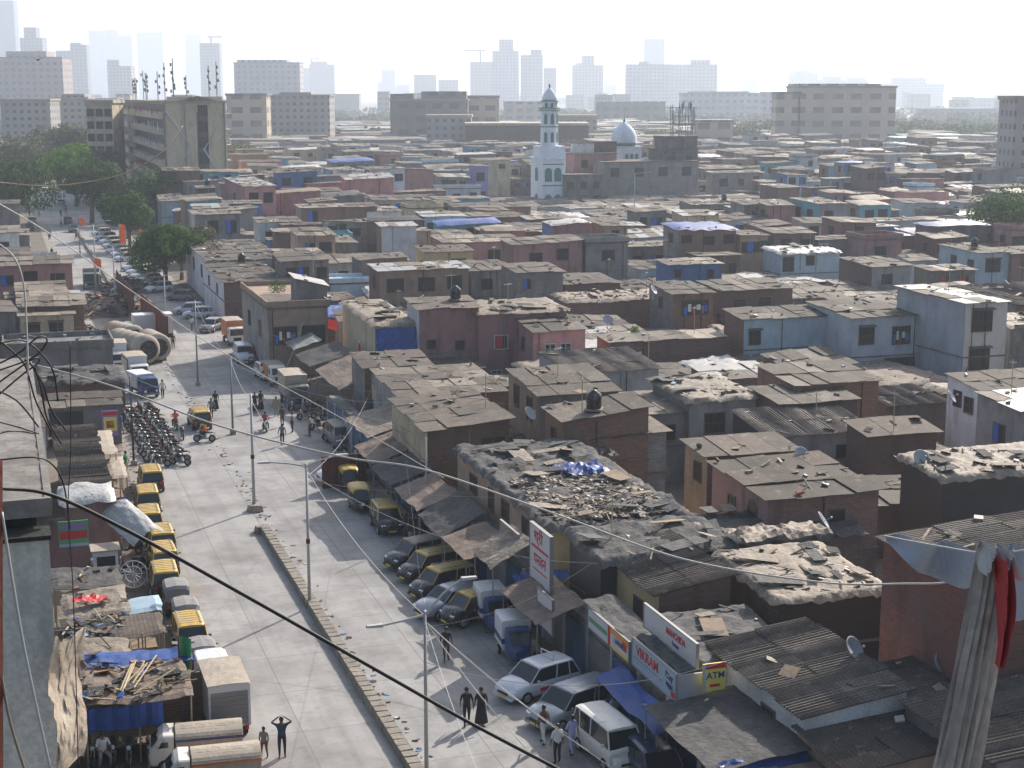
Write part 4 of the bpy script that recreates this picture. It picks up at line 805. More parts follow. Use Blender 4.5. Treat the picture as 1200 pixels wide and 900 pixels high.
# ------------------------------------------------------------------ satellite dishes
q=INFO['two storey house draped with blue tarpaulins and washing']
for (u0,u1,a,b,lb) in ((.22,.55,5.4,8.6,'blue tarpaulin hanging left of the washing, two storey house'),(.74,1.0,1.5,8.4,'long blue tarpaulin at the corner of the two storey house')):
    m=MB(); m.grid(8,8,lambda u,v:(q[2]*(u0+(u1-u0)*u),-.12-.12*abs(nz(u*5,v*3,u0)),a+(b-a)*v)); o=m.build('tarpaulin','tarp_blue'); tag(o,lb,'tarpaulin'); put(o,q[0],q[1])
def dish_proto():
    r=thing('satellite_dish',(0,0,0),0,'pale round satellite dish','satellite dish')
    m=MB(); m.lathe([(.02,.0),(.25,.03),(.42,.09),(.52,.15),(.50,.165),(.4,.10),(.02,.02)],18); o=m.build('dish','sign_grey',r,smooth=True); o.location=(0,0,.9); o.rotation_euler=(R(55),0,R(35))
    m=MB(); m.tube([(0,0,0),(0,0,.9)],.03,6); m.build('mast','galv',r)
    m=MB(); m.tube([(0,0,.85),(.28,-.4,1.15)],.015,5); m.box(.24,.32,-.46,-.38,1.1,1.2); m.build('receiver_arm','galv',r)
    return r
dp=dish_proto(); first=True
for (px,py,z,lb) in ((843,590,4.2,'round satellite dish on the side of the pinkish brick house'),(938,542,6.5,'white satellite dish standing in the rubble above the arched window house'),(962,620,5.4,'satellite dish on a tall bent pole left of the rust red house'),(1078,546,6.9,'wire satellite dish on the black sheeted house'),(1113,472,5.5,'white satellite dish on the wall of the white sided house'),(998,772,5.0,'rust brown satellite dish on the dark ridged roof'),(1106,788,4.8,'grey satellite dish half hidden at the foot of the rust red house'),(765,345,7.0,'pale dish on the roof edge beside the orange brick cabin'),(712,380,5.6,'white dish behind the long dark brick wall'),(620,492,5.5,'small dish on the wall of the stained grey house')):
    d=dp if first else copy_tree(dp); first=False
    s,t=ust(px,py,z-.4); put(d,s,t,random.uniform(-40,60),z-.9,lb)
s,t=ust(1030,590,3)
# water tanks and aerials on the roofs
def tank_proto():
    r=thing('water_tank',(0,0,0),0,'x','water tank','black plastic water tanks on roofs')
    m=MB(); m.lathe([(.02,0),(.48,.0),(.5,.1),(.48,.3),(.51,.35),(.48,.6),(.51,.65),(.47,.95),(.2,1.1),(.18,1.18),(.02,1.2)],16); m.build('tank_body','black_paint',r,smooth=True)
    m=MB(); m.box(-.55,.55,-.55,.55,-.12,0); m.build('stand','kerb_stone',r); return r
def aerial_proto():
    r=thing('roof_aerial',(0,0,0),0,'x','aerial','thin aerials on shanty roofs')
    m=MB(); m.tube([(0,0,0),(.05,.03,2.6)],.03,5); m.build('pole','bamboo',r)
    m=MB(); m.tube([(-.5,0,2.4),(.5,0,2.4)],.015,4); [m.tube([(x,-.25,2.4),(x,.25,2.4)],.01,4) for x in (-.4,-.2,0,.2,.4)]; m.build('crossbars','galv',r); return r
tp=tank_proto(); ap_=aerial_proto(); rq=random.Random(31); ft=fa=True
for (s_,t_,w_,d_,z_) in ROOFS[12:]:
    if s_>300 or t_<0 or z_<4.8: continue
    if rq.random()<.1:
        o=tp if ft else copy_tree(tp); ft=False; put(o,s_+rq.uniform(.9,max(1,d_-.9)),t_+rq.uniform(.9,max(1,w_-.9)),rq.uniform(0,90),z_+.5); AUTO.append((o,'black plastic water tank on a roof'))
    if rq.random()<.45:
        o=ap_ if fa else copy_tree(ap_); fa=False; put(o,s_+rq.uniform(.3,max(.4,d_-.3)),t_+rq.uniform(.3,max(.4,w_-.3)),rq.uniform(0,90),z_+.2); AUTO.append((o,'thin television aerial on a roof'))
# plants on roofs and creeper
def bush(s,t,z,r,h,mat,label,n=260,name='plant'):
    m=MB(); rr=random.Random(int(s*10+t))
    for _ in range(n):
        a=rr.uniform(0,6.3); q=r*math.sqrt(rr.random()); zz=h*rr.random(); q*=math.sin(min(1,zz/h+.25)*math.pi*.8)**.5 if zz<h else .5
        c=Vector((q*math.cos(a),q*math.sin(a),zz)); u=Vector((rr.gauss(0,1),rr.gauss(0,1),rr.gauss(0,1))).normalized(); v=u.orthogonal().normalized(); sz=rr.uniform(.07,.16)
        m.add([c-u*sz,c+v*sz*.5,c+u*sz,c-v*sz*.5],[(0,1,2,3)])
    root=thing(name,(*s2w(s,t),z),0,label,'plant'); m.build('leaves',mat,root)
    k=MB(); k.tube([(0,0,0),(.05,0,h*.7)],.03,5); k.build('stem','bark',root)
s,t=ust(834,572,4.0); bush(s,t,3.4,.45,2.2,'leaf_bright','bright green creeper on the wall of the pinkish brick house')
s,t=ust(744,392,5.0); bush(s,t,4.5,.5,1.2,'leaf_bright','small bright green plant on the dark brick wall roof')
s,t=ust(250,292,5.8); bush(s,t,5.6,1.2,1.5,'leaf_olive','potted plants on the whitewashed terrace')
s,t=ust(325,338,7.2); bush(s,t,6.8,1.0,1.2,'leaf_mid','green pot plants on the balcony roof of the old street house')
# tyres and rubble
for (px,py,z,lb) in ((290,325,5.6,''),):
    pass
for (px,py,z,ww,dd,n,sz,lb) in ((125,372,.1,12,16,420,1.6,'large dark mound of rubble beside the red brown hoardings'),(150,345,.1,8,10,160,1.5,'heap of blue and brown scrap beside the broken median'),(90,400,.2,6,8,160,1.3,'pile of broken bricks and boards right of the cream house'),(560,545,3.0,10,8,420,1.0,'dark rubbish heap on the wide roadside roof')):
    s,t=ust(px,py,z); rr=random.Random(int(px)); zf=lambda X,Y:(0 if z<1 else z)+1.8*sz*.6*max(0,math.sin(min(1,max(0,X/ww))*math.pi))*max(0,math.sin(min(1,max(0,Y/dd))*math.pi))
    m,ms=debris(0,ww,0,dd,zf,n,rr,sz,('tarp_black','tarp_grey','stone_pale','tarp_black','wood','brick_tile','plastic_blue','earth'))
    m.grid(14,14,lambda u,v:(ww*u,dd*v,zf(ww*u,dd*v)+.25*nz(u*7,v*7,px)),7)
    o=m.build('rubble_heap',ms); tag(o,lb,'rubble',None,'stuff'); put(o,s,t-ww/2)
# rubble on the sunlit front right part of the big roadside roof
q=INFO['long roadside building with a huge wrinkled tarpaulin roof']
m,ms=debris(.5,q[2]-.5,.2,9,lambda X,Y:5.15+.3*Y/q[3],1900,random.Random(9),.6,('tarp_tan','tarp_tan','stone_pale','tarp_grey','wood','tarp_white','tarp_black','rope_tan'))
o=m.build('roof_scrap',ms); tag(o,'sunlit rubble and scrap covering the huge roadside roof','scrap',None,'stuff'); put(o,q[0],q[1])
# house behind: loose blue tarpaulins and planks
for (px,py,z,ww,mt,lb) in ((660,560,5.4,3,'tarp_blue','blue tarpaulin lying on the wide roof below the brown roadside house'),(870,640,5.4,5,'tarp_tan','tan sheet sagging over the dark sheeted house'),(620,545,4.8,6,'tarp_black','black sheet spread in front of the red brick houses')):
    s,t=ust(px,py,z); m=crumple(ww,2.4,lambda X,Y:0,.22,.25,px,ov=0,drop=.1); o=m.build('tarpaulin',mt); tag(o,lb,'tarpaulin'); put(o,s,t,z=z)

# litter along the kerbs and road edges
rl=random.Random(66); m=MB()
for _ in range(1500):
    t=rl.choice((rl.gauss(-7.3,.7),rl.gauss(9.6,.9),rl.gauss(.5,.3))) if rl.random()<.8 else rl.gauss(-7,.6); s=rl.uniform(-12,140)
    m.obox((t,s,.03),(rl.uniform(.04,.28),rl.uniform(.04,.2),rl.uniform(.01,.05)),(rl.uniform(-.2,.2),rl.uniform(-.2,.2),rl.uniform(0,6)),rl.choice((0,0,1,1,2,3,4)))
o=m.build('litter',['tarp_tan','tarp_black','stone_pale','earth','cl_blue'],loc=(O[0],O[1],0),rz=ROT); tag(o,'scattered litter and grit along the edges of the road','litter',None,'stuff')
# ------------------------------------------------------------------ vehicles (front = +Y)
def wheel(root,x,y,r=.3,w=.18,name='wheel'):
    m=MB(); m.cylx((0,0,0),r,w,16); o=m.build('wheel','tyre',root,loc=(x,y,r))
    h=MB(); h.cylx(((.02 if x>0 else -.02)*1.0,0,0),r*.58,w*.96+.02,12); h.build('rim','steel',o); return o
def rring(y,hw,z0,z1,rb=.12):
    """rounded cross-section of the body at y"""
    a=rb
    return [(-hw+a,y,z0),(-hw,y,z0+a),(-hw,y,z1-a*1.2),(-hw+a*.35,y,z1-a*.4),(-hw+a,y,z1),(0,y,z1+.03),(hw-a,y,z1),(hw-a*.35,y,z1-a*.4),(hw,y,z1-a*1.2),(hw,y,z0+a),(hw-a,y,z0),(0,y,z0)]
def car(label,L=3.9,W=1.66,H=1.5,hood=.95,belt=.92,hoodz=.86,tail=.15,paint='white_car',roofp=None,rack=False,front_rake=.65,rear_rake=.35,sign=False,boot=0,name='parked_car',cat='car',group=None,low=None,plate='plate_yellow'):
    root=thing(name,(0,0,0),0,label,cat,group); hw=W/2; y0,y1=-L/2,L/2
    m=MB()
    st=[(y0,hw*.86,.38,belt-.16,.1),(y0+.08,hw*.95,.28,belt-.05,.12),(y0+.35,hw,.24,belt,.12),(-.3,hw,.24,belt,.12),(y1-hood-.05,hw,.24,belt,.12),(y1-hood*.55,hw*.98,.24,hoodz,.12),(y1-.22,hw*.93,.26,hoodz-.12,.12),(y1-.06,hw*.84,.32,hoodz-.26,.1),(y1,hw*.76,.38,hoodz-.34,.08)]
    m.loft([rring(*q) for q in st]); m.build('body',paint if not low else low,root,smooth=True)
    # glasshouse
    b0=y0+tail+boot; b1=y1-hood; t0=b0+rear_rake; t1=b1-front_rake; wb=hw*.95; wt=hw*.80
    g=MB(); g.hexa([(-wb,b0,belt-.03),(wb,b0,belt-.03),(wb,b1,belt-.03),(-wb,b1,belt-.03),(-wt,t0,H-.07),(wt,t0,H-.07),(wt,t1,H-.07),(-wt,t1,H-.07)]); g.build('windows','glass',root)
    r=MB(); e=.03
    r.loft([[(-wt-e+k,y,zz) for k in (0,)]+[(-wt+.12,y,zz+.05),(0,y,zz+.075),(wt-.12,y,zz+.05),(wt+e,y,zz),(wt+e,y,zz-.05),(-wt-e,y,zz-.05)] for y,zz in ((t0-.06,H-.09),(t0+.15,H-.055),((t0+t1)/2,H-.04),(t1-.2,H-.055),(t1+.05,H-.09))]); r.build('roof',roofp or paint,root,smooth=False)
    p=MB()
    for sg in (-1,1):
        for (ya,yb) in ((b0,t0),(b1,t1),((b0+b1)/2-.05,(t0+t1)/2-.05),(b0+(b1-b0)*.2,t0+(t1-t0)*.12)):
            p.tube([(sg*(wb+.005),ya,belt-.03),(sg*(wt+.012),yb,H-.06)],.034,4)
    p.build('pillars',roofp or paint,root)
    for sg,nm in ((-1,'l'),(1,'r')):
        k=MB(); k.hexa([(sg*hw*.5,y1-.16,hoodz-.33),(sg*hw*.88,y1-.22,hoodz-.31),(sg*hw*.9,y1-.3,hoodz-.14),(sg*hw*.52,y1-.2,hoodz-.16),(sg*hw*.5,y1-.03,hoodz-.36),(sg*hw*.80,y1-.06,hoodz-.34),(sg*hw*.84,y1-.12,hoodz-.2),(sg*hw*.52,y1-.08,hoodz-.2)]); k.build('headlight','headlamp',root)
        k=MB(); x=sg*hw*.86; k.box(min(x,x-sg*.2),max(x,x-sg*.2),y0-.015,y0+.12,belt-.32,belt-.12); k.build('tail_light','tail_red',root)
        k=MB(); x=sg*(hw+.09); k.box(x-.07,x+.07,b1-.42,b1-.34,belt,belt+.11); k.build('mirror',paint if not low else low,root)
    k=MB(); k.box(-hw*.45,hw*.45,y1-.03,y1+.015,.42,.54); k.build('grille','dark',root)
    k=MB(); k.box(-hw*.8,hw*.8,y1-.1,y1+.05,.26,.38); k.build('bumper','dark' if low else paint,root)
    k=MB(); k.box(-.24,.24,y1+.05,y1+.062,.30,.40); k.box(-.24,.24,y0-.03,y0-.005,.5,.62); k.build('number_plate',plate,root)
    for x in (-hw+.06,hw-.06):
        for y in (y0+L*.19,y1-L*.19): wheel(root,x,y)
    if rack:
        q=MB(); 
        for x in (-wt+.1,wt-.1): q.tube([(x,t0+.1,H+.06),(x,t1-.15,H+.06)],.02,5)
        n=6
        for i in range(n+1): y=t0+.1+(t1-.15-t0-.1)*i/n; q.tube([(-wt+.1,y,H+.06),(wt-.1,y,H+.06)],.014,4)
        for x in (-wt+.1,wt-.1):
            for y in (t0+.15,t1-.2): q.tube([(x,y,H-.05),(x,y,H+.06)],.018,4)
        q.build('roof_rack','grey_metal',root)
    if sign:
        q=MB(); ym=(t0+t1)/2+.0
        for a in ((-.45,0),(.45,0)): q.tube([(a[0],ym,H),(a[0],ym,H+.34)],.03,5)
        q.tube([(-.45,ym,H+.33),(.45,ym,H+.33)],.03,5); q.tube([(-.45,ym,H+.06),(.45,ym,H+.06)],.03,5); q.build('roof_bar_frame','white_box',root)
        q=MB(); q.box(hw+.002,hw+.008,-.9,.5,.45,.62); q.box(-hw-.008,-hw-.002,-.9,.5,.45,.62); q.build('side_lettering','sign_red',root)
    return root
def rickshaw(label,roofm='canvas_grey',bodym='black_paint',group='auto rickshaws'):
    root=thing('auto_rickshaw',(0,0,0),0,label,'auto rickshaw',group)
    m=MB(); m.loft([rring(-1.3,.6,.3,.85,.1),rring(-1.2,.66,.25,.95,.1),rring(-.2,.66,.25,.75,.1),rring(.35,.62,.25,.7,.1),rring(.9,.42,.28,.9,.1),rring(1.25,.22,.35,.8,.08)]); m.build('body',bodym,root,smooth=True)
    g=MB(); g.hexa([(-.52,.75,.85),(.52,.75,.85),(.52,.80,.85),(-.52,.80,.85),(-.46,.5,1.5),(.46,.5,1.5),(.46,.55,1.5),(-.46,.55,1.5)]); g.build('windscreen','glass',root)
    def rr(y,hw,z): return [(-hw,y,z-.3),(-hw,y,z-.1),(-hw+.12,y,z),(0,y,z+.06),(hw-.12,y,z),(hw,y,z-.1),(hw,y,z-.3),(hw-.05,y,z-.3),(hw-.1,y,z-.1),(0,y,z-.02),(-hw+.1,y,z-.1),(-hw+.05,y,z-.3)]
    c=MB(); c.loft([rr(-1.25,.62,1.5),rr(-1.1,.66,1.65),rr(-.3,.66,1.7),rr(.4,.6,1.66),rr(.62,.54,1.58)]); c.build('canopy',roofm,root)
    k=MB(); k.box(-.62,.62,-1.28,-1.22,.9,1.45); k.build('rear_panel',roofm,root)
    k=MB()
    for x in (-.58,.58):
        for y in (-.1,.55): k.tube([(x*(.95 if y>.5 else 1.08),y,.7),(x*(.85 if y>.5 else 1.08),y-(.05 if y>.5 else 0),1.5)],.025,5)
    k.build('frame','grey_metal',root)
    k=MB(); k.box(-.5,.5,-1.0,-.4,.75,1.1); k.build('seat','seat_black',root)
    wheel(root,-.56,-.85,.22,.12); wheel(root,.56,-.85,.22,.12); wheel(root,0,.98,.22,.12)
    k=MB(); k.lathe([(.02,0),(.09,.02),(.1,.08)],10); o=k.build('headlight','headlamp',root,loc=(0,1.22,.72)); o.rotation_euler.x=-math.pi/2
    for x in (-.5,.5): k=MB(); k.box(x-.06,x+.06,-1.33,-1.29,.55,.7); k.build('tail_light','tail_red',root)
    return root
def lorry(label,L=4.6,W=1.7,cabm='white_van',boxm='white_box',boxh=1.7,cabh=1.9,bed=.75,top='flat',topm=None,trim=None,name='lorry',cat='lorry',group=None,cabl=1.3,shutter=False):
    root=thing(name,(0,0,0),0,label,cat,group); hw=W/2; y0,y1=-L/2,L/2; yc=y1-cabl
    c=MB(); c.loft([rring(yc+.03,hw*.95,.35,cabh-.02,.1),rring(yc+cabl*.45,hw*.95,.35,cabh,.1),rring(y1-.38,hw*.93,.35,cabh-.12,.1),rring(y1-.08,hw*.93,.35,1.12,.1),rring(y1,hw*.86,.4,1.02,.08)]); c.build('cab',cabm,root)
    g=MB(); z0,z1=1.16,cabh-.2; g.add([(-hw*.8,y1-.085,z0),(hw*.8,y1-.085,z0),(hw*.74,y1-.355,z1),(-hw*.74,y1-.355,z1)],[(0,1,2,3)]); g.v=[(x,y+.035,z+.015) for x,y,z in g.v]; g.build('windscreen','glass',root)
    for sg in (-1,1):
        g=MB(); x=sg*(hw*.955); g.add([(x,yc+.25,1.15),(x,y1-.35,1.15),(x,y1-.5,cabh-.25),(x,yc+.25,cabh-.25)],[(0,1,2,3) if sg>0 else (3,2,1,0)]); g.build('side_window','glass',root)
        k=MB(); k.box(sg*hw*.62-.1,sg*hw*.62+.1,y1-.02,y1+.03,.62,.8); k.build('headlight','headlamp',root)
        k=MB(); k.box(sg*hw*.8-.08,sg*hw*.8+.08,y0-.03,y0,.6,.8); k.build('tail_light','tail_red',root)
    k=MB(); k.box(-hw*.92,hw*.92,y1-.02,y1+.07,.36,.52); k.build('bumper','grey_metal',root)
    k=MB(); k.box(-hw*.45,hw*.45,y1-.01,y1+.02,.6,.95); k.build('grille','dark',root)
    b=MB(); zt=bed+boxh
    if top=='round':
        n=9; b.loft([[(-hw,y,bed),(-hw,y,zt-.25)]+[(-hw*math.cos(math.pi*i/n),y,zt-.25+.3*math.sin(math.pi*i/n)) for i in range(1,n)]+[(hw,y,zt-.25),(hw,y,bed)] for y in (y0,yc-.05)])
    else: b.loft([rring(y,hw,bed,zt,.06) for y in (y0,y0+.03,yc-.08,yc-.05)])
    bo=b.build('cargo_box',boxm,root)
    if topm:
        t=MB(); n=9; hz=.3 if top=='round' else .04
        t.grid(n,14,lambda u,v:((hw+.03)*(2*u-1),y0-.03+(yc-y0)*v,zt-.22+hz*math.sin(math.pi*u)+.02*nz(u*9,v*9,L)+(.0 if top=='round' else .24)))
        t.build('cover',topm,root)
    if trim:
        t=MB()
        for x in (-hw-.01,hw-.02): t.box(x,x+.03,y0,yc-.05,zt-.34,zt-.22); t.box(x,x+.03,y0,yc-.05,bed+.02,bed+.14)
        t.box(-hw,hw,y0-.03,y0-.005,zt-.34,zt-.22); t.box(-hw-.02,-hw+.06,yc-.06,yc-.02,bed,zt-.2); t.box(hw-.06,hw+.02,yc-.06,yc-.02,bed,zt-.2); t.build('trim',trim,root)
    if shutter:
        t=MB()
        for i in range(int((boxh-.3)/.1)): t.box(-hw*.88,hw*.88,y0-.035+(i%2)*.012,y0-.005,bed+.1+i*.1,bed+.19+i*.1)
        t.build('rear_shutter','grey_metal',root)
    t=MB(); t.box(-hw*.7,hw*.7,y0+.1,y1-.3,.42,bed-.01); t.build('chassis','dark',root)
    for x in (-hw+.12,hw-.12):
        for y in (y0+L*.22,y1-.62): wheel(root,x,y,.33,.2)
    return root
def trike(label,boxm='white_box'):
    root=thing('cargo_three_wheeler',(0,0,0),0,label,'three wheeler','small cargo three wheelers'); hw=.72
    b=MB(); b.loft([rring(y,hw,.6,2.05,.06) for y in (-1.5,-1.45,.2,.25)]); b.build('cargo_box',boxm,root)
    t=MB(); t.box(-hw-.012,hw+.012,-1.52,.27,.9,1.15); t.build('blue_band','blue_cab',root)
    c=MB(); c.loft([rring(.3,.6,.35,1.75,.1),rring(.75,.6,.35,1.75,.1),rring(1.1,.5,.35,1.05,.1),rring(1.4,.28,.4,.9,.08)]); c.build('cab','blue_cab',root)
    g=MB(); g.add([(-.5,.86,1.68),(.5,.86,1.68),(.44,1.13,1.12),(-.44,1.13,1.12)],[(0,1,2,3)]); g.build('windscreen','glass',root)
    s=MB(); s.box(-.5,.5,-1.54,-1.51,1.25,1.85); s.build('rear_door','tin_white',root)
    wheel(root,-.62,-.9,.24,.14); wheel(root,.62,-.9,.24,.14); wheel(root,0,1.15,.24,.14); return root
def motorbike(label,name='motorcycle',scooter=False):
    root=thing(name,(0,0,0),0,label,'scooter' if scooter else 'motorcycle','parked motorcycles and scooters'); 
    r=.22 if scooter else .29
    for y in (-.6,.62):
        m=MB(); m.cylx((0,0,0),r,.1,14); o=m.build('wheel','tyre',root,loc=(0,y,r)); h=MB(); h.cylx((0,0,0),r*.6,.11,10); h.build('rim','steel',o)
    if scooter:
        m=MB(); m.loft([rring(-.85,.1,.45,.72,.05),rring(-.6,.2,.32,.78,.08),rring(-.1,.18,.3,.72,.08),rring(.05,.15,.22,.32,.03),rring(.35,.17,.22,.32,.03)]); m.hexa([(-.2,.33,.25),(.2,.33,.25),(.2,.45,.25),(-.2,.45,.25),(-.14,.42,.95),(.14,.42,.95),(.14,.5,.95),(-.14,.5,.95)]); m.build('body','bike_dark',root,smooth=True)
    else:
        m=MB(); m.loft([rring(-.1,.1,.6,.82,.05),rring(.1,.17,.6,.92,.06),rring(.32,.13,.62,.88,.05)]); m.build('fuel_tank','bike_dark',root,smooth=True)
        m=MB(); m.box(-.12,.12,-.15,.25,.25,.58); m.tube([(-.02,-.6,.3),(0,.0,.35),(0,.42,.85)],.035,5); m.tube([(.14,.2,.28),(.16,-.3,.25),(.16,-.85,.33)],.04,6); m.build('engine','grey_metal',root)
    m=MB(); m.loft([rring(-.72,.1,.76,.84,.03),rring(-.4,.13,.72,.82,.03),rring(-.05,.1,.72,.8,.03)]); m.build('seat','seat_black',root,smooth=True)
    m=MB(); m.tube([(-.07,.62,r),(-.07,.42,.9)],.025,5); m.tube([(.07,.62,r),(.07,.42,.9)],.025,5); m.build('fork','chrome',root)
    m=MB(); m.tube([(-.34,.28,1.02),(-.2,.38,.98),(.2,.38,.98),(.34,.28,1.02)],.018,5); m.build('handlebar','seat_black',root)
    m=MB(); m.lathe([(.02,0),(.085,.02),(.09,.1),(.03,.14)],10); o=m.build('headlight','headlamp',root,loc=(0,.58,.85)); o.rotation_euler.x=math.pi/2
    m=MB(); m.loft([[(-.06,.36+.2*k,r+.3+.06*k-.1*abs(k-1)) for k in (0,)]+[(.06,.36,r+.3),(.06,.36,r+.27),(-.06,.36,r+.27)],[(-.06,.85,r+.26),(.06,.85,r+.26),(.06,.85,r+.23),(-.06,.85,r+.23)]]); m.build('mudguard','bike_dark',root)
    m=MB(); m.box(-.05,.05,-.86,-.8,.68,.78); m.build('tail_light','tail_red',root)
    for sg in (-1,1): m=MB(); m.tube([(sg*.25,.33,1.0),(sg*.3,.36,1.16)],.01,4); m.obox((sg*.31,.36,1.18),(.1,.02,.07),(0,0,0)); m.build('mirror','chrome',root)
    return root
def placev(root,px,py,head,z=0): s,t=ust(px,py); return put(root,s,t,head,z)
TX=dict(L=3.7,W=1.55,H=1.62,hood=.75,belt=.98,hoodz=.92,tail=.05,paint='yellow_car',low='black_paint',roofp='yellow_car',rack=True,front_rake=.5,rear_rake=.18,name='taxi',cat='taxi',group='black and yellow taxis')
# left row, bumper to bumper
t0=car('farthest yellow roofed taxi of the left row, next to the parked motorcycles',**TX); placev(t0,177,572,0)
for px,py,lb in ((173,597,'second taxi of the left row, with scrap on its yellow roof'),(175,622,'third taxi of the left row, showing a yellow number plate'),(189,646,'fourth taxi of the left row, just past a gap'),(191,668,'brightest yellow roofed taxi of the left row'),(193,692,'yellow roofed taxi directly behind the grey hooded auto rickshaws'),):
    c=copy_tree(t0); c['label']=lb; placev(c,px,py,0+random.uniform(-2,2))
c=copy_tree(t0); c['label']='yellow taxi next to the green flag pole, its windscreen facing the camera'; placev(c,224,764,180)
a0=rickshaw('grey hooded auto rickshaw just behind the taxis of the left row'); placev(a0,206,715,0)
for px,py,lb in ((217,738,'grey hooded auto rickshaw right behind the flag pole taxi'),(236,788,'dark hooded auto rickshaw between the flag pole taxi and the small white van')):
    c=copy_tree(a0); c['label']=lb; placev(c,px,py,0)
v=lorry('small white topped van squeezed behind the shuttered lorry',L=3.2,W=1.45,boxh=1.0,bed=.7,cabh=1.6,cabl=1.0,name='van',cat='van'); placev(v,249,808,0)
v=lorry('lorry with a tan covered box and a grey rear shutter, left kerb',L=4.6,W=1.75,boxh=1.9,topm='dusty_cover',trim=None,shutter=True,boxm='white_box'); placev(v,262,848,0)
v=lorry('covered goods vehicle with blue trim standing crosswise at the bottom',L=3.7,W=1.55,boxh=1.05,bed=.65,cabh=1.65,cabl=1.0,top='round',topm='dusty_cover',trim='blue_cab',cabm='white_van',boxm='dusty_cover'); placev(v,231,896,84)
v=lorry('covered goods vehicle with orange trim, nearest the bottom edge',L=3.7,W=1.55,boxh=1.05,bed=.65,cabh=1.65,cabl=1.0,top='round',topm='dusty_cover',trim='orange_paint',cabm='white_van',boxm='dusty_cover'); placev(v,250,925,86)
# right side
c=copy_tree(t0); c['label']='yellow roofed taxi facing the camera in front of blue shutters'; placev(c,453,620,178)
a1=rickshaw('auto rickshaw with a green and yellow top, beside the red brown barrier','yellow_car'); placev(a1,409,574,176)
c=copy_tree(a1); c['label']='dusty yellow topped auto rickshaw behind the taxi facing the camera'; placev(c,422,598,176)
c=car('dark dusty car between the blue shutters and the facing taxi',paint='black_paint',hood=1.0); placev(c,492,633,170)
t1=car('dusty taxi with a brown roof, farthest of the four slanting taxis',L=3.9,W=1.6,H=1.62,hood=.8,belt=.98,hoodz=.92,tail=.05,paint='yellow_car',low='black_paint',roofp='dusty_cover',front_rake=.55,rear_rake=.18,name='taxi',cat='taxi',group='black and yellow taxis'); placev(t1,490,662,106)
c=copy_tree(t0); c['label']='slanting taxi with a roof rack and red cloth at its rear'; placev(c,505,677,106)
c=copy_tree(t0); c['label']='slanting taxi left of the blue grey car, with a silver bonnet'; placev(c,519,697,106)
c=car('blue grey car parked between two slanting taxis',paint='silver_blue_car',H=1.48,hood=1.05); placev(c,527,718,108)
c=copy_tree(t0); c['label']='slanting taxi nearest the small white cargo three wheelers'; placev(c,556,727,106)
r0=trike('white and blue cargo three wheeler, the farther of two'); placev(r0,578,735,176)
c=copy_tree(r0); c['label']='white and blue cargo three wheeler, the nearer of two'; placev(c,604,772,174)
c=car('white hatchback with a bare roof frame and red lettering',L=3.95,W=1.7,H=1.56,paint='white_car',sign=True,hood=.95); placev(c,630,812,108)
c=car('silver blue people carrier beside the white hatchback',L=4.4,W=1.75,H=1.6,paint='silver_blue_car',low=None,hood=.95,rear_rake=.25); placev(c,672,842,110)
c=car('white delivery van facing the camera at the bottom',L=3.7,W=1.6,H=1.85,hood=.3,belt=1.1,hoodz=.95,paint='white_van',front_rake=.35,rear_rake=.1,name='delivery_van',cat='van'); placev(c,712,888,186)
c=car('dark car with only its roof showing at the bottom edge right of the van',paint='navy_car'); placev(c,768,915,180)
c=car('grey dusty minivan under the tan awning, facing the camera',L=3.8,W=1.6,H=1.75,hood=.4,belt=1.05,hoodz=.95,paint='grey_car',front_rake=.4,rear_rake=.1,roofp='dusty_cover',name='minivan',cat='van'); placev(c,398,521,182)
c=car('white car poking out left of the red brown barrier',paint='white_car'); placev(c,404,563,95)
m=MB(); m.box(-1.6,1.6,-.08,.08,.1,2.4); 
for x in (-1.2,-.4,.4,1.2): m.box(x-.05,x+.05,-.14,-.08,.1,2.4)
o=m.build('metal_barrier','rust'); tag(o,'dark red brown metal barrier standing above a rickshaw','barrier'); placev(o,404,572,4)
v=lorry('lorry with a tan covered box facing the camera in mid street',L=5.2,W=1.95,boxh=1.9,bed=.9,cabh=2.1,topm='dusty_cover',cabm='olive_cab',boxm='dusty_cover'); placev(v,345,474,180)
v=lorry('orange sided goods tempo behind the tan covered lorry',L=4.2,W=1.6,boxh=1.1,cabm='white_van',boxm='orange_paint',topm='dusty_cover'); placev(v,322,449,182)
c=car('white car behind the orange sided goods tempo',paint='white_car'); placev(c,312,443,184)
c=car('white jeep facing the camera below the old street house',L=4.2,W=1.75,H=1.85,hood=1.1,belt=1.15,hoodz=1.1,paint='white_car',front_rake=.3,rear_rake=.08,name='jeep',cat='jeep'); placev(c,286,424,180)
v=lorry('orange and tan lorry behind the white jeep',L=4.8,W=1.9,boxh=1.7,bed=.9,cabh=2.0,boxm='orange_paint',topm='dusty_cover',cabm='white_van'); placev(v,274,402,182)
c=car('dark car with a tarpaulin, left of the old street house',paint='black_paint'); placev(c,300,425,175)
for px,py,h,p,lb in ((222,368,80,'white_car','left one of two white cars under the round tree'),(233,373,84,'white_car','right one of two white cars under the round tree'),(248,388,150,'grey_car','dark car past the two white cars'),(212,352,60,'grey_car','grey car behind the two white cars')):
    c=car(lb,paint=p); placev(c,px,py,h)
c0=car('dust covered car at the near end of the slanting row under the trees',paint='white_car',roofp='dusty_cover',group='dust covered cars in a slanting row'); placev(c0,186,342,118)
for i,(px,py) in enumerate(((180,337),(174,332),(168,327),(163,322),(157,317))):
    c=copy_tree(c0); c['label']='dust covered car in the slanting row under the trees, '+['next to the nearest one','third from its near end','fourth from its near end','fifth from its near end','at its far end'][i]; placev(c,px,py,118)
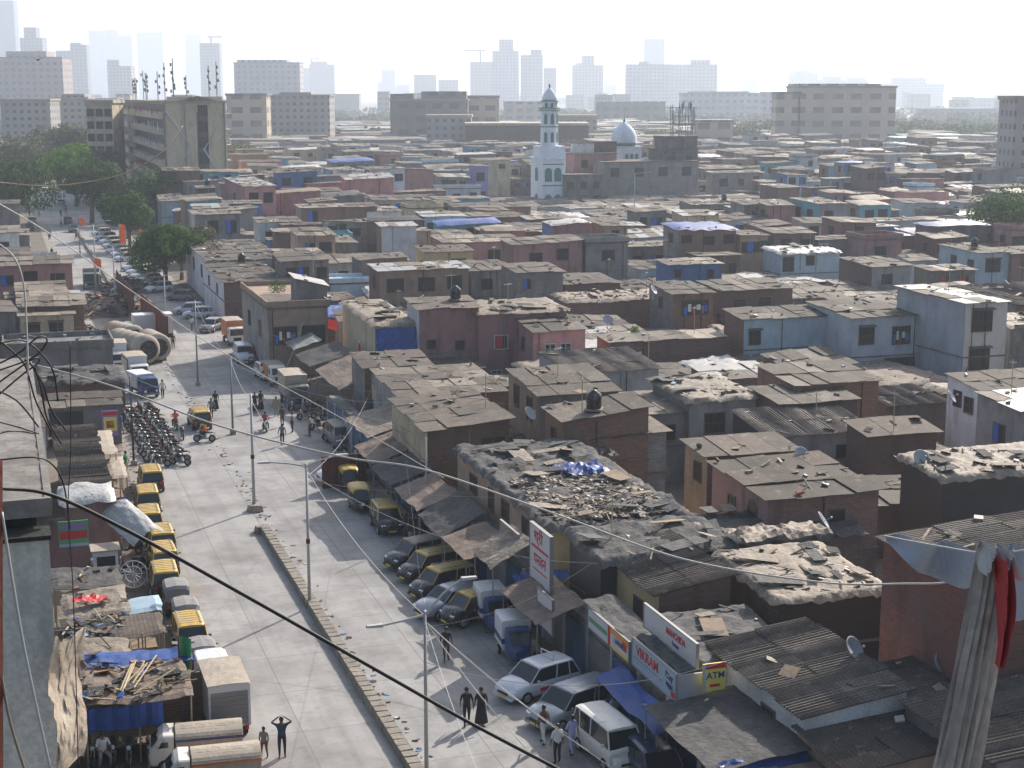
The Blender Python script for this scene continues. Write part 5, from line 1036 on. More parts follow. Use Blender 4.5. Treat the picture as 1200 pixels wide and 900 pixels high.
for i,(px,py) in enumerate(((148,306),(143,301),(138,297),(133,291),(129,286),(124,281),(119,276))):
    c=copy_tree(c0); placev(c,px,py,112); c['group']='cars parked far up the right side'; c['label']='small hazy parked car far up the right kerb'
v=lorry('dark bus like lorry crossing the far median gap',L=7,W=2.3,boxh=2.0,bed=.8,cabh=2.3,cabm='olive_cab',boxm='canvas_grey',cabl=1.8); placev(v,108,336,175)
for i,(px,py,p) in enumerate(((62,226,'white_car'),(70,214,'grey_car'),(64,205,'white_car'),(72,240,'grey_car'),(38,262,'grey_car'),(35,270,'navy_car'),(30,290,'white_car'),(80,262,'navy_car'),(86,272,'navy_car'),(60,196,'white_car'),(54,188,'navy_car'),(68,196,'grey_car'))):
    c=car('tiny hazy vehicle on the far end of the road',paint=p,group='vehicles on the far end of the road'); placev(c,px,py,random.choice((0,180)))
c=copy_tree(t0); c['label']='moving auto taxi with a yellow roof beside the median gap'; placev(c,234,500,2)
v=lorry('white box lorry parked behind the ribbed tanks',L=5.6,W=2.2,boxh=2.2,bed=.9,cabm='white_van',cabh=2.2); placev(v,172,400,92)
v=lorry('white lorry with red lettering beside the motorcycles, upper one',L=4.6,W=1.9,boxh=1.8,topm='dusty_cover',cabm='white_van',trim='rust'); placev(v,160,447,185)
v=lorry('white and blue van at the far end of the parked motorcycles',L=4.2,W=1.7,boxh=1.3,cabm='blue_cab',boxm='white_box'); placev(v,168,463,195)
v=lorry('tan topped lorry box behind the lettered lorry',L=4.4,W=1.9,boxh=1.9,topm='dusty_cover',trim='blue_cab'); placev(v,138,432,180)
# ribbed tanks
def ribbed_tank(px,py,L,r,label,head):
    root=thing('ribbed_tank',(0,0,0),0,label,'tank','ribbed tanks beside the street')
    prof=[]; n=34
    for i in range(n+1):
        y=-L/2+L*i/n; rr=r*(1+.09*abs(math.sin(math.pi*i/n*5)))
        if i in(0,n): rr*=.72
        if i in(1,n-1): rr*=.9
        prof.append((y,rr))
    m=MB(); m.loft([[(rr*math.cos(2*math.pi*k/20),y,r+.25+rr*math.sin(2*math.pi*k/20)) for k in range(20)] for y,rr in prof],0,True); m.build('shell','dusty_cover',root,smooth=True)
    m=MB(); m.loft([[(q*math.cos(2*math.pi*k/20),-L/2-.03-e,r+.25+q*math.sin(2*math.pi*k/20)) for k in range(20)] for q,e in ((r*.70,0),(r*.62,.01))]); m.build('dark_end','canvas_black',root)
    m=MB(); m.box(-r*.7,r*.7,-L*.35,-L*.28,0,.5); m.box(-r*.7,r*.7,L*.28,L*.35,0,.5); m.build('cradle','rust',root)
    return placev(root,px,py,head)
ribbed_tank(156,424,7.0,1.4,'longer ribbed beige tank with a dark open end beside the street',22)
ribbed_tank(180,421,4.6,1.3,'shorter ribbed beige tank next to the street pole',10)
ribbed_tank(146,409,5.0,1.25,'third ribbed tank behind the longer one',24)
# hoardings of red brown sheet
def hoarding(p0,p1,h,mat,label,posts=5,name='hoarding',pm='dark'):
    s0,t0=ust(*p0); s1,t1=ust(*p1); x0,y0=s2w(s0,t0); x1,y1=s2w(s1,t1); L=math.hypot(x1-x0,y1-y0); a=math.atan2(y1-y0,x1-x0)
    root=thing(name,(x0,y0,0),a,label,'hoarding')
    m=MB(); n=int(L/.6)
    for i in range(n): m.box(L*i/n,L*(i+1)/n-.02,-.03+.02*(i%2),.03,0,h-.1*nz(i*.7,3))
    m.build('panel',mat,root)
    for i in range(posts): q=MB(); q.box(L*i/(posts-1)-.05,L*i/(posts-1)+.05,.03,.13,0,h+.15); q.build('post',pm,root)
hoarding((138,352),(157,378),4.0,'rust','red brown sheet hoarding in the broken median, farther piece')
hoarding((166,382),(197,416),4.0,'rust','red brown sheet hoarding beside the ribbed tanks, nearer piece')
hoarding((-12,331),(68,331),4.4,'tin_white','grey advertising hoarding back with red end posts, left edge',6,pm='red_paint_bright')
# motorcycles
b0=motorbike('motorcycle nearest the camera in the large parked group on the left'); 
b1=motorbike('scooter standing in the large parked group on the left','scooter',True)
rb=random.Random(4); k=0
first=[True,True]
def bike(s,t,h,label,sc_=None):
    global k
    sc1=(rb.random()<.3) if sc_ is None else sc_
    if sc1: b=b1 if first[1] else copy_tree(b1); first[1]=False
    else: b=b0 if first[0] else copy_tree(b0); first[0]=False
    b['label']=label
    if not label: 
        b['label']=''
    put(b,s,t,h); k+=1; return b
def bikes(n,s0,s1,t0,t1,h,lab,cols=2,dt=1.65):
    L=[]
    for i in range(n):
        r=i//cols; c=i%cols; f=r/max(1,(n-1)//cols)
        b=bike(s0+(s1-s0)*f+rb.uniform(-.12,.12),t0+(t1-t0)*f-c*dt+rb.uniform(-.15,.15),h+rb.uniform(-9,9),'x')
        AUTO.append((b,('scooter' if b['category']=='scooter' else 'motorcycle')+' '+lab))
sA,tA=ust(170,482); sB,tB=ust(212,545)
bikes(32,sA,sB,tA,tB,62,'in the large parked group left of the road')
bikes(14,ust(160,570)[0],ust(163,668)[0],-8.7,-8.5,80,'in the dark group behind the left row of taxis')
bikes(7,ust(110,890)[0],ust(110,890)[0]-1,-13.5,-9.5,170,'in the group at the bottom left corner',cols=1)
for i in range(7): 
    s,t=ust(108+i*11,888+(i%2)*9)
bikes(12,ust(370,480)[0],ust(350,505)[0]-12,ust(370,480)[1],ust(370,480)[1]+1,100,'parked in the shade beside the covered lorry')
for px,py,h,lb in ((206,503,3,'moving motorcycle carrying a rider in an orange shirt'),(214,514,0,'motorcycle just right of the large parked group'),(240,518,70,'motorcycle crossing with an orange vested rider'),(311,505,178,'motorcycle coming towards the camera in mid street')):
    b=bike(*ust(px,py),h,lb,False); b['group']='motorcycles out on the road'
# wheel of white spokes
wr=thing('cart_wheel',(*un(158,694),0),ROT,'large white spoked wheel leaning among the left stalls','wheel')
m=MB(); 
for rr_ in (.75,.45): m.tube([(rr_*math.cos(2*math.pi*i/24),.0,1.0+rr_*math.sin(2*math.pi*i/24)) for i in range(25)],.03,5)
for i in range(12): m.tube([(0,0,1.0),(.75*math.cos(i*math.pi/6),0,1.0+.75*math.sin(i*math.pi/6))],.018,4)
m.build('rim','sign_white',wr); m=MB(); m.box(-.7,.7,.1,.2,0,.35); m.build('stand','wood',wr); wr.rotation_euler.x=R(-25)
# ------------------------------------------------------------------ left stalls
def stall(x0,x1,yn,yf,z,mat,label,clutter=0,posts=True,cloth=None,extra=None,cell=.3,amp=.06):
    s0,ta=ust(x0,yn,z); s1,_=ust(x0,yf,z); _,tb=ust(x1,yn,z); tb=ta+bis(lambda q:pj(*s2w(s0,ta+q),z)[0]-x1,.3,30); 
    root=thing('stall',(*s2w(s0,ta),0),ROT,label,'stall'); w,d=tb-ta,s1-s0; sd=x0+yn
    zf=lambda X,Y:z+.12*math.sin(X*.8+sd)+.05*Y
    m=crumple(w,d,zf,cell,amp,sd,ov=.05,drop=.12); o=m.build('sheet_roof',mat,root); md=o.modifiers.new('solid','SOLIDIFY'); md.thickness=.03
    if posts:
        for X in (.1,w/2,w-.1):
            for Y in (.1,d-.1): q=MB(); q.tube([(X,Y,0),(X+.04,Y,z)],.04,5); q.build('post','bamboo',root)
        t=MB(); t.box(.3,w-.3,.2,d-.3,.7,.78); t.build('table','wood',root)
    if cloth:
        c=MB(); c.grid(14,4,lambda u,v:(w*u*(cloth[1]),-.12-.06*math.sin(u*30),z-.1-cloth[2]*(1-v)+.03*math.sin(u*9))); c.build('side_cloth',cloth[0],root)
    if clutter:
        mm,ms=debris(0,w,0,d,lambda X,Y:zf(X,Y)+.1,int(clutter*w*d),random.Random(int(sd)),.8,('tarp_tan','tarp_grey','sign_sky','tarp_black','wood','brick_tile','plastic_blue','bamboo'))
        o=mm.build('stall_scrap',ms); tag(o,'loose sticks and scrap on the '+label.split(' ',1)[0]+' stall roof',None,None,'stuff',True); put(o,s0,ta)
    return root
stall(97,226,829,790,2.7,'tarp_brown','blue fronted stall roof piled with sticks and bamboo',clutter=7,cloth=('tarp_blue',.72,1.0))
stall(102,226,786,770,2.8,'tarp_blue','narrow blue grey stall sheet behind the stick pile',clutter=.5)
stall(138,194,746,724,2.7,'roof_brown','flat brown sheet stall roof beside the flag pole',amp=.02)
stall(146,191,721,706,2.6,'sign_sky','pale blue grey sheet stall roof below the spoked wheel',amp=.03)
stall(76,152,727,699,2.7,'tarp_tan','tan patched stall roof with a bright red cloth',clutter=1.2)
stall(74,150,752,729,2.6,'tarp_grey','stall roof buried in blue and white scrap',clutter=8)
stall(78,152,778,756,2.5,'tarp_tan','tan stall sheet between the scrap pile and the stick pile',clutter=.6)
stall(62,144,694,672,2.6,'tarp_grey','dark stall sheet with loose planks left of the spoked wheel',clutter=1.2)
stall(106,137,532,509,3.0,'dusty_cover','small shed with a tan top and a white flap',amp=.05,cell=.5)
stall(130,150,560,540,2.2,'dusty_cover','low tan canopy behind the farthest left row taxis',amp=.05)
s,t=ust(86,712,2.9); m=crumple(1.6,.7,lambda X,Y:0,.15,.2,4,ov=0,drop=.05); o=m.build('red_cloth','red_paint_bright'); tag(o,'bright red cloth lying on a tan patched stall roof','cloth'); put(o,s,t,z=2.9)
for i in range(9):
    s,t=ust(150+rf.uniform(-14,14),805+rf.uniform(-8,8),3.0); m=MB(); a=rf.uniform(-.5,.5)+.9; l=rf.uniform(1.5,2.8); m.tube([(0,0,0),(l*math.cos(a),l*math.sin(a),.35)],.035,5); o=m.build('bamboo_pole','bamboo'); tag(o,'pale bamboo stick lying across the stick pile','stick','bamboo sticks on the stick pile'); put(o,s,t,z=2.95)
# white kiosk, dark brick wall behind the motorcycles, grey tarp
s,t=ust(112,690); kx=thing('kiosk',(*s2w(s,t),0),ROT,'small white kiosk with goods on top behind the left row','kiosk')
m=MB(); m.box(0,1.3,0,1.3,0,2.1); m.build('body','white_box',kx); m=MB(); m.box(-.15,1.45,-.15,1.45,2.1,2.18); m.build('roof','dusty_cover',kx); m=MB(); m.box(.15,1.15,-.03,-.005,1.1,1.8); m.build('hatch','dark',kx)
for (x0,yb,xw,h,mt,lb) in ((95,872,6.3,2.6,'brick','dark red brick wall under the blue fronted stall roof'),(60,668,4,3.0,'mauve_paint','brown wall behind the stalls beside the concrete building')):
    s,t=ust(x0,yb); w=MB(); w.box(0,xw,0,.25,0,h); o=w.build('wall',mt); tag(o,lb,'wall'); put(o,s,t)
# curved white plastic sheet over the left motorcycles
s,t=ust(118,608,3.0); m=MB(); m.grid(14,20,lambda u,v:(1.7*u+1.6*(1-v)*.9,5.2*v-4.6,.9*math.sin(u*2.2)+.1*nz(u*5,v*5)-.5*(1-v))); o=m.build('plastic_sheet','tarp_white'); md=o.modifiers.new('s','SOLIDIFY'); md.thickness=.02; tag(o,'long white plastic sheet sagging towards the spoked wheel','plastic sheet'); put(o,s,t,z=3.0)
# dustbins of colour: blue crate, drums
for px,py,mt,lb in ((147,600,'plastic_blue','small blue tub among the dark motorcycles'),(706,790,'plastic_blue','blue drum under the food stall sign')):
    m=MB(); m.lathe([(.25,0),(.3,.05),(.3,.8),(.26,.85)],14); o=m.build('drum',mt); tag(o,lb,'drum'); placev(o,px,py,0)
# ------------------------------------------------------------------ people
PCACHE={}
def person_mesh(pose):
    if pose in PCACHE: return PCACHE[pose]
    j={}
    P=lambda n,x,y,z,r:j.__setitem__(n,((x,y,z),r))
    st=.17 if pose in('walk','walk2') else .03
    P('pel',0,0,.94,.125); P('sp1',0,.01,1.12,.12); P('sp2',0,.0,1.32,.135); P('nk',0,.0,1.49,.055); P('hd',0,.02,1.58,.085); P('hd2',0,.02,1.70,.075)
    for sg,a in ((-1,'l'),(1,'r')):
        f=sg*st
        P('hip'+a,sg*.1,0,.90,.1); P('kn'+a,sg*.11,f*.55+.03,.50,.068); P('an'+a,sg*.11,f*1.0-.02,.09,.042); P('to'+a,sg*.13,f+.15,.035,.035)
        P('sh'+a,sg*.19,0,1.42,.065)
        if pose=='hands_head': P('el'+a,sg*.42,.03,1.55,.043); P('wr'+a,sg*.16,.02,1.74,.032); P('ha'+a,sg*.09,.0,1.78,.03)
        elif pose=='hip': P('el'+a,sg*.38,-.05,1.18,.043); P('wr'+a,sg*.2,.05,1.0,.032); P('ha'+a,sg*.15,.08,.96,.03)
        elif pose=='sit': P('el'+a,sg*.27,.12,1.18,.043); P('wr'+a,sg*.26,.38,1.12,.032); P('ha'+a,sg*.25,.47,1.12,.03)
        else: P('el'+a,sg*.26,-f*.3,1.15,.043); P('wr'+a,sg*.27,-f*.9+.06,.92,.032); P('ha'+a,sg*.27,-f*1.1+.07,.84,.03)
    if pose=='sit':
        for a,sg in (('l',-1),('r',1)): P('kn'+a,sg*.2,.42,.82,.068); P('an'+a,sg*.22,.25,.38,.045); P('to'+a,sg*.22,.42,.33,.035)
    names=list(j); idx={n:i for i,n in enumerate(names)}
    E=[('pel','sp1'),('sp1','sp2'),('sp2','nk'),('nk','hd'),('hd','hd2')]
    for a in 'lr': E+=[('pel','hip'+a),('hip'+a,'kn'+a),('kn'+a,'an'+a),('an'+a,'to'+a),('sp2','sh'+a),('sh'+a,'el'+a),('el'+a,'wr'+a),('wr'+a,'ha'+a)]
    me=bpy.data.meshes.new('p'); me.from_pydata([j[n][0] for n in names],[(idx[a],idx[b]) for a,b in E],[])
    o=bpy.data.objects.new('p',me); col.objects.link(o)
    md=o.modifiers.new('k','SKIN'); me.skin_vertices[0].data[0].use_root=True
    for n,i in idx.items():
        r=j[n][1]; me.skin_vertices[0].data[i].radius=(r*(1.25 if n in('sp1','sp2','pel') else 1),r)
    o.modifiers.new('s','SUBSURF').levels=1
    bpy.context.view_layer.update()
    bm=bpy.data.meshes.new_from_object(o.evaluated_get(bpy.context.evaluated_depsgraph_get())); bpy.data.objects.remove(o)
    m=MB(); m.v=[tuple(v.co) for v in bm.vertices]; m.f=[tuple(p.vertices) for p in bm.polygons]
    def seg(c):
        best=None
        for a,b in E:
            A=Vector(j[a][0]);Bv=Vector(j[b][0]); t=max(0,min(1,(c-A).dot(Bv-A)/max(1e-6,(Bv-A).length_squared))); dd=(c-(A+(Bv-A)*t)).length-(j[a][1]*(1-t)+j[b][1]*t)
            if best is None or dd<best[0]: best=(dd,a,b,t)
        return best
    m.m=[]
    for p in bm.polygons:
        _,a,b,t=seg(Vector(p.center))
        if a[:3]=='pel' and b[:2]=='sp': mi=1 if t>.15 else 2
        elif b[:2] in('sp','sh') or a[:2]=='sp' and b=='nk' and t<.6: mi=1
        elif b[:2]=='el': mi=1
        elif b[:3]=='hip' or b[:2]=='kn' or (b[:2]=='an' and t<.93): mi=2
        elif b[:2]=='to' or b[:2]=='an': mi=3
        else: mi=0
        m.m.append(mi)
    # fingers and thumb on each hand, nose on the face
    for a,sg in (('l',-1),('r',1)):
        h=Vector(j['ha'+a][0]); w=Vector(j['wr'+a][0]); d=(h-w).normalized(); sd=d.cross(Vector((1,0,0))); sd=sd.normalized() if sd.length>.1 else Vector((0,1,0))
        for q,l in ((-1.5,.06),(-.5,.075),(.5,.07),(1.5,.055)):
            b0_=h+sd*.017*q+d*.01; m.tube([b0_,b0_+d*l*.55,b0_+d*l+Vector((-sg*.012,0,0))],[.009,.008,.006],5,0)
        m.tube([h-d*.03+sd*.02,h+sd*.05,h+d*.025+sd*.055],[.01,.009,.007],5,0)
    m.tube([(0,.095,1.64),(0,.115,1.61)],[.008,.014],5,0)
    ob=m.build('person',['skin','cl_white','cl_navy','cl_black'],smooth=True); pm=ob.data; bpy.data.objects.remove(ob)
    PCACHE[pose]=pm; return pm
HAIR=None
def person(px,py,head,pose,shirt,trousers,label,hgt=1.0,z=0,group=None,scarf=None):
    global HAIR
    o=bpy.data.objects.new('person',person_mesh(pose)); col.objects.link(o); tag(o,label,'person',group)
    for i,mt in ((1,shirt),(2,trousers)):
        o.material_slots[i].link='OBJECT'; o.material_slots[i].material=M[mt]
    if HAIR is None:
        m=MB(); m.lathe([(.055,-.04),(.093,.02),(.096,.08),(.07,.14),(.01,.165)],12); h=m.build('hair','hair',smooth=True); HAIR=h.data; bpy.data.objects.remove(h)
    h=bpy.data.objects.new('hair',HAIR); col.objects.link(h); h.parent=o; h.location=(0,-.005,1.605)
    h.material_slots[0].link='OBJECT'; h.material_slots[0].material=M[scarf or 'hair']
    placev(o,px,py,head,z); o.scale=(hgt,)*3; return o
def skirt(o,mat,long=1.38,name='robe'):
    m=MB(); m.lathe([(.02,long),(.19,long-.02),(.17,1.1),(.2,.85),(.25,.5),(.30,.14),(.28,.13)],14); x=m.build(name,mat,o,smooth=True); x.scale=(1,.75,1)
person(310,889,150,'walk','cl_grey','cl_brown','child in a patterned shirt and short brown trousers by the road edge',.80)
person(331,887,170,'hands_head','cl_navy','cl_black','man in dark clothes with his hands raised to his head')
for px,sc_,lb in ((547,'cl_black','left figure of a couple in dark clothes walking across the shade'),(564,'cl_black','right figure of a couple in a long dark dress')):
    o=person(px,850,170,'walk',sc_,'cl_black',lb,scarf='cl_black')
    if px==564: skirt(o,'cl_black',name='dress')
person(637,872,30,'walk2','cl_brown','cl_white','person in a brown top and white trousers near the white van')
person(653,895,10,'stand','cl_white','cl_black','man in a white shirt and black trousers seen from behind at the bottom')
o=person(670,884,20,'walk','cl_lilac','cl_lilac','person in pale lilac clothes left of the white van')
person(684,875,20,'stand','cl_blue','cl_navy','person in a light blue top at the rear of the white van')
person(719,858,200,'stand','cl_white','cl_red','man in a white shirt standing in the shade under the thin blue awning')
o=person(523,775,170,'walk','cl_black','cl_brown','dark clothed person walking behind the lamp wires')
o=person(299,483,180,'stand','cl_black','cl_black','left of two people in black in mid street',scarf='cl_black'); skirt(o,'cl_black')
o=person(306,481,200,'stand','cl_black','cl_black','right of two people in black in mid street',scarf='cl_black'); skirt(o,'cl_black')
person(324,488,0,'stand','cl_khaki','cl_khaki','person in khaki standing in mid street, left of the covered lorry')
person(340,480,180,'stand','cl_blue','cl_navy','person in a blue shirt in front of the covered lorry')
person(331,500,20,'stand','cl_brown','cl_brown','person in brown between the khaki one and the motorcycles')
person(343,507,60,'stand','cl_khaki','cl_black','person leaning among motorcycles in the shade')
person(363,512,90,'stand','cl_khaki','cl_brown','person in khaki beside the shaded motorcycles')
person(331,522,0,'walk','cl_grey','cl_black','person in grey stepping across the slanting shadow')
o=person(253,481,10,'walk','cl_black','cl_black','person in black walking along the median gap',scarf='cl_black'); skirt(o,'cl_black')
person(248,490,185,'walk','cl_grey','cl_brown','person in grey brown just left of the one in black at the median gap')
person(191,467,10,'walk','cl_white','cl_black','man in a white shirt walking beside the white and blue van')
person(203,409,180,'stand','cl_brown','cl_black','dark dressed person at the edge of the ribbed tanks')
person(206,503,0,'sit','cl_orange','cl_black','motorcycle rider in a bright orange shirt seen from behind',z=-.12)
person(241,518,70,'sit','cl_orange','cl_black','rider with an orange vest on the crossing motorcycle',z=-.12)
person(311,505,178,'sit','cl_red','cl_black','rider on the motorcycle coming up mid street',z=-.12)
person(225,388,20,'walk','cl_white','cl_grey','person in pale clothes near the two white cars')
person(137,332,0,'walk','cl_orange','cl_black','person in an orange top beside the dusty cars')
person(118,336,0,'stand','cl_brown','cl_grey','person standing behind the far median pole')
person(79,322,10,'walk','cl_khaki','cl_khaki','person in yellow brown near the grey hoarding')
person(180,383,10,'walk','cl_navy','cl_blue','person walking past the slanting row of cars')
person(122,905,190,'sit','cl_white','cl_grey','man in a white shirt among motorcycles at the bottom left',z=.0)
person(754,860,200,'stand','cl_navy','cl_blue','dim figure under the big grey awning at the bottom')
person(346,470,100,'stand','cl_blue','cl_navy','person beside the wheel of the covered lorry')
rp=random.Random(8)
for i in range(20):
    sx_=rp.uniform(36,96); tx_=rp.choice((rp.uniform(8.2,11.5),rp.uniform(8.5,12),rp.uniform(-7.5,-6.2))); c1=rp.choice(('cl_white','cl_red','cl_khaki','cl_blue','cl_pink','cl_green','cl_lilac','cl_orange'))
    o=person(300,500,rp.uniform(0,360),rp.choice(('walk','stand')),c1,rp.choice(('cl_black','cl_navy','cl_khaki','cl_grey')),'x',group='people along the street edges'); put(o,sx_,tx_,rp.uniform(0,360)); AUTO.append((o,'person in '+c1[3:]+' by the street edge'))
for i in range(46):
    px=rp.uniform(28,78); py=rp.uniform(192,256)
    c1=rp.choice(('cl_white','cl_navy','cl_black','cl_red','cl_khaki','cl_blue','cl_orange','cl_brown'))
    o=person(px,py,rp.uniform(0,360),rp.choice(('walk','stand')),c1,rp.choice(('cl_black','cl_navy','cl_brown')),'x',group='crowd on the far end of the road')
    AUTO.append((o,'tiny person in '+c1[3:]+' in the far road crowd'))
for i in range(10):
    px,py=rp.choice(((62,300),(96,318),(104,300),(128,352),(150,352),(170,372),(90,285),(35,300),(60,280),(75,262)))
    c1=rp.choice(('cl_white','cl_navy','cl_black','cl_red','cl_khaki'))
    o=person(px+rp.uniform(-4,4),py+rp.uniform(-4,4),rp.uniform(0,360),'walk',c1,'cl_black','x',group='people on the middle stretch of road')
    AUTO.append((o,'small distant person in '+c1[3:]+' on the road'))
# ------------------------------------------------------------------ trees
def tree(px,py,h,rw,mat,label,seed,n=5200,leaf=.32,name='tree',low=.32,trunk=True,xy=None,group=None):
    if not group: n=int(n*1.7); leaf*=.72
    r=random.Random(seed); x,y=xy or un(px,py)
    root=thing(name,(x,y,0),0,label,'tree',group)
    m=MB(); lobes=[]
    for i in range(11):
        a=r.uniform(0,6.3); q=rw*r.uniform(.15,.72); z=h*(low+(1-low)*r.uniform(.2,.85)); lobes.append((q*math.cos(a),q*math.sin(a),z,rw*r.uniform(.3,.5)*(1.15-.5*abs(z/h-.6))))
    lobes.append((0,0,h*.84,rw*.45))
    for _ in range(n):
        L=r.choice(lobes); u=Vector((r.gauss(0,1),r.gauss(0,1),r.gauss(0,1))).normalized(); rad=L[3]*(.62+.45*r.random()**.6)
        c=Vector((L[0],L[1],L[2]))+Vector((u.x*rad,u.y*rad,u.z*rad*.72))
        if nz(c.x*.55+seed,c.y*.55,c.z*.6)<-.17: continue
        if c.z<h*.14: continue
        nn=(u+Vector((r.uniform(-.7,.7),r.uniform(-.7,.7),r.uniform(-.2,.9)))).normalized(); v=nn.orthogonal().normalized(); w=nn.cross(v); s=leaf*r.uniform(.6,1.3)
        m.add([c-v*s,c-w*s*.8,c+v*s,c+w*s*.8],[(0,1,2,3)])
    m.build('crown',mat,root)
    if trunk:
        k=MB(); k.tube([(0,0,0),(.1,.05,h*.3),(.0,.1,h*.62)],[rw*.07,rw*.05,rw*.025],8)
        for L in lobes[:6]: k.tube([(.05,.03,h*.28),(L[0]*.5,L[1]*.5,(L[2]+h*.3)*.5),(L[0],L[1],L[2])],[rw*.04,rw*.025,rw*.01],5)
        k.build('trunk','bark',root)
    return root
tree(8,262,12,11,'leaf_dark','dark tree at the left edge beside the far road',1,6000,.45)
tree(14,222,13,15,'leaf_olive','dusty olive tree at the left edge above the dark one',2,5000,.6)
tree(90,242,14.5,8.5,'leaf_bright','bright green tree left of the apartment block',3,7000,.5)
tree(108,262,12,8,'leaf_dark','dark tree below the bright green one',4,7000,.45)
tree(78,205,15,12,'leaf_olive','broad olive tree behind the bright green one',5,6000,.7)
tree(116,236,13,7,'leaf_olive','tall brownish tree against the apartment balconies',6,6000,.6)
tree(150,280,9,5.5,'leaf_dark','dark tree at the foot of the apartment block',7,6500,.42)
tree(152,294,10,4.5,'leaf_mid','slender green tree with the orange pennant in front',8,4000,.35)
tree(180,262,11,9,'leaf_dark','low dark tree between the apartment block and the blue roof',9,4500,.4)
tree(194,336,8.5,6.0,'leaf_mid','round tree over the parked cars beside the whitewashed building',10,6500,.28)
tree(213,328,8,4.6,'leaf_olive','olive tree touching the whitewashed building',11,4500,.26)
tree(1190,322,13,9,'leaf_mid','leafy tree at the right edge of the photo',12,7000,.3)
tree(280,212,9,13,'leaf_olive','pale scrubby tree behind the pink house',13,3500,.6)
for i,(px,py,h,w,mt) in enumerate(((330,178,12,20,'leaf_olive'),(352,172,14,22,'leaf_mid'),(378,176,11,18,'leaf_olive'),(310,182,10,16,'leaf_mid'),(960,178,17,24,'leaf_mid'),(985,172,20,26,'leaf_mid'),(1010,176,14,20,'leaf_olive'),(935,176,12,20,'leaf_olive'),(890,172,14,24,'leaf_olive'),(865,176,12,20,'leaf_olive'),(1040,172,12,22,'leaf_mid'),(1075,170,12,24,'leaf_olive'),(1110,172,11,20,'leaf_olive'),(845,166,11,22,'leaf_olive'),(1150,170,11,22,'leaf_mid'),(560,172,9,16,'leaf_olive'),(440,172,9,18,'leaf_olive'),(410,188,8,14,'leaf_mid'),(470,183,7,12,'leaf_olive'),(765,176,9,18,'leaf_mid'),(250,196,8,14,'leaf_mid'),(690,176,9,16,'leaf_olive'))):
    o=tree(px,py,h*.72,w*.8,mt,'x',40+i,1800,1.1,group='hazy trees between the shanties and the city',trunk=True); AUTO.append((o,'hazy tree beyond the last roofs'))
def woods():
    r=random.Random(77); m=MB()
    for _ in range(420):
        x=r.uniform(-500,600); y=r.uniform(1000,2000)
        if not in_view(x,y,5): continue
        R0=r.uniform(10,24); h=r.uniform(6,11)
        for _ in range(60):
            u=Vector((r.gauss(0,1),r.gauss(0,1),abs(r.gauss(0,1)))).normalized(); c=Vector((x+u.x*R0,y+u.y*R0,u.z*h)); v=Vector((r.gauss(0,1),r.gauss(0,1),r.gauss(0,1))).normalized()*2.2; w=v.orthogonal().normalized()*1.6
            m.add([c-v,c-w,c+v,c+w],[(0,1,2,3)])
    o=m.build('distant_woods','leaf_olive'); tag(o,'hazy belt of far treetops in front of the skyline','woods',None,'stuff')
woods()
# ------------------------------------------------------------------ mosque
def s_t_for(px,s): return bis(lambda t:pj(*s2w(s,t),5)[0]-px,-60,400)
ms=272.0; tL=s_t_for(636,ms); tR=s_t_for(660,ms); dM=bis(lambda d:pj(*s2w(ms+d,tL),12)[0]-622,1,60)
x,y=s2w(ms,tL); zM=tick(187,x,y)
mq=thing('mosque',(x,y,0),ROT,'white and pale blue mosque front with arched green windows','mosque'); W_=tR-tL
m=MB(); m.box(0,W_,0,dM,0,zM); m.build('wall','mosque_white',mq)
m=MB(); m.box(-.3,W_+.3,-.3,dM+.3,zM,zM+.35); m.build('roof','mosque_white',mq)
m=MB(); m.box(-.1,W_+.1,-.1,0,zM*.52,zM*.52+.25); m.box(-.1,W_+.1,-.1,0,zM-1.2,zM-1.0); m.build('string_course','mosque_green',mq)
def arch(parent,X,Y,Z,w,h,side='f'):
    m=MB(); n=8; P=[(-w/2,0),(w/2,0)]+[(w/2*math.cos(math.pi*i/n),h*.72+h*.28*math.sin(math.pi*i/n)) for i in range(n+1)]
    f=(lambda a,b,e:(a,-e,b)) if side=='f' else (lambda a,b,e:(-e,-a,b))
    m.add([f(a,b,.06) for a,b in P],[tuple(range(len(P)))],0); o=m.build('arched_window','mosque_green',parent,loc=(X,Y,Z))
    k=MB(); k.add([f(a,b,.09) for a,b in P[2:]]+[f(a*1.2,b+(b-h*.6)*.15,.09) for a,b in P[2:]],[(i,i+1,i+n+2,i+n+1) for i in range(n)],0); k.build('surround','mosque_white',o)
    return o
for fz in (zM*.12,zM*.6):
    for fx in (.27,.73): arch(mq,W_*fx,0,fz,1.7,zM*.25)
    arch(mq,0,dM*.5,fz,2.0,zM*.25,'l')
# minaret
tm=s_t_for(643.5,ms+4); x,y=s2w(ms+4,tm); ztop=tick(104,x,y)
mn=thing('minaret',(x,y,0),ROT,'tall white minaret with green bands and a pointed dome','minaret')
zb=zM+.3; r=2.0
def lev(py): return tick(py,x,y)
z1,z2,z3,z4,z5=lev(171),lev(149),lev(131),lev(123),lev(115)
m=MB(); m.box(-2.9,2.9,-2.9,2.9,0,z1); m.build('base','mosque_white',mn)
m=MB(); m.lathe([(r*1.02,z1),(r,z2),(r*.98,z3)],8,rot=math.pi/8); m.build('shaft','mosque_white',mn)
m=MB(); m.lathe([(r*.98,z3),(r*1.15,z3+.3),(r*1.15,z3+.7),(r*.85,z3+.8),(r*.82,z4+.4),(r*.98,z4+.6),(r*.98,z4+.9)],8,rot=math.pi/8); m.build('gallery','mosque_white',mn)
m=MB()
for zz,rr in ((z2,r*1.06),(z3+.25,r*1.2),(z3+.72,r*1.18),(z4+.75,r*1.02)): m.lathe([(rr,zz),(rr,zz+.22)],8,rot=math.pi/8)
m.build('green_bands','mosque_green',mn)
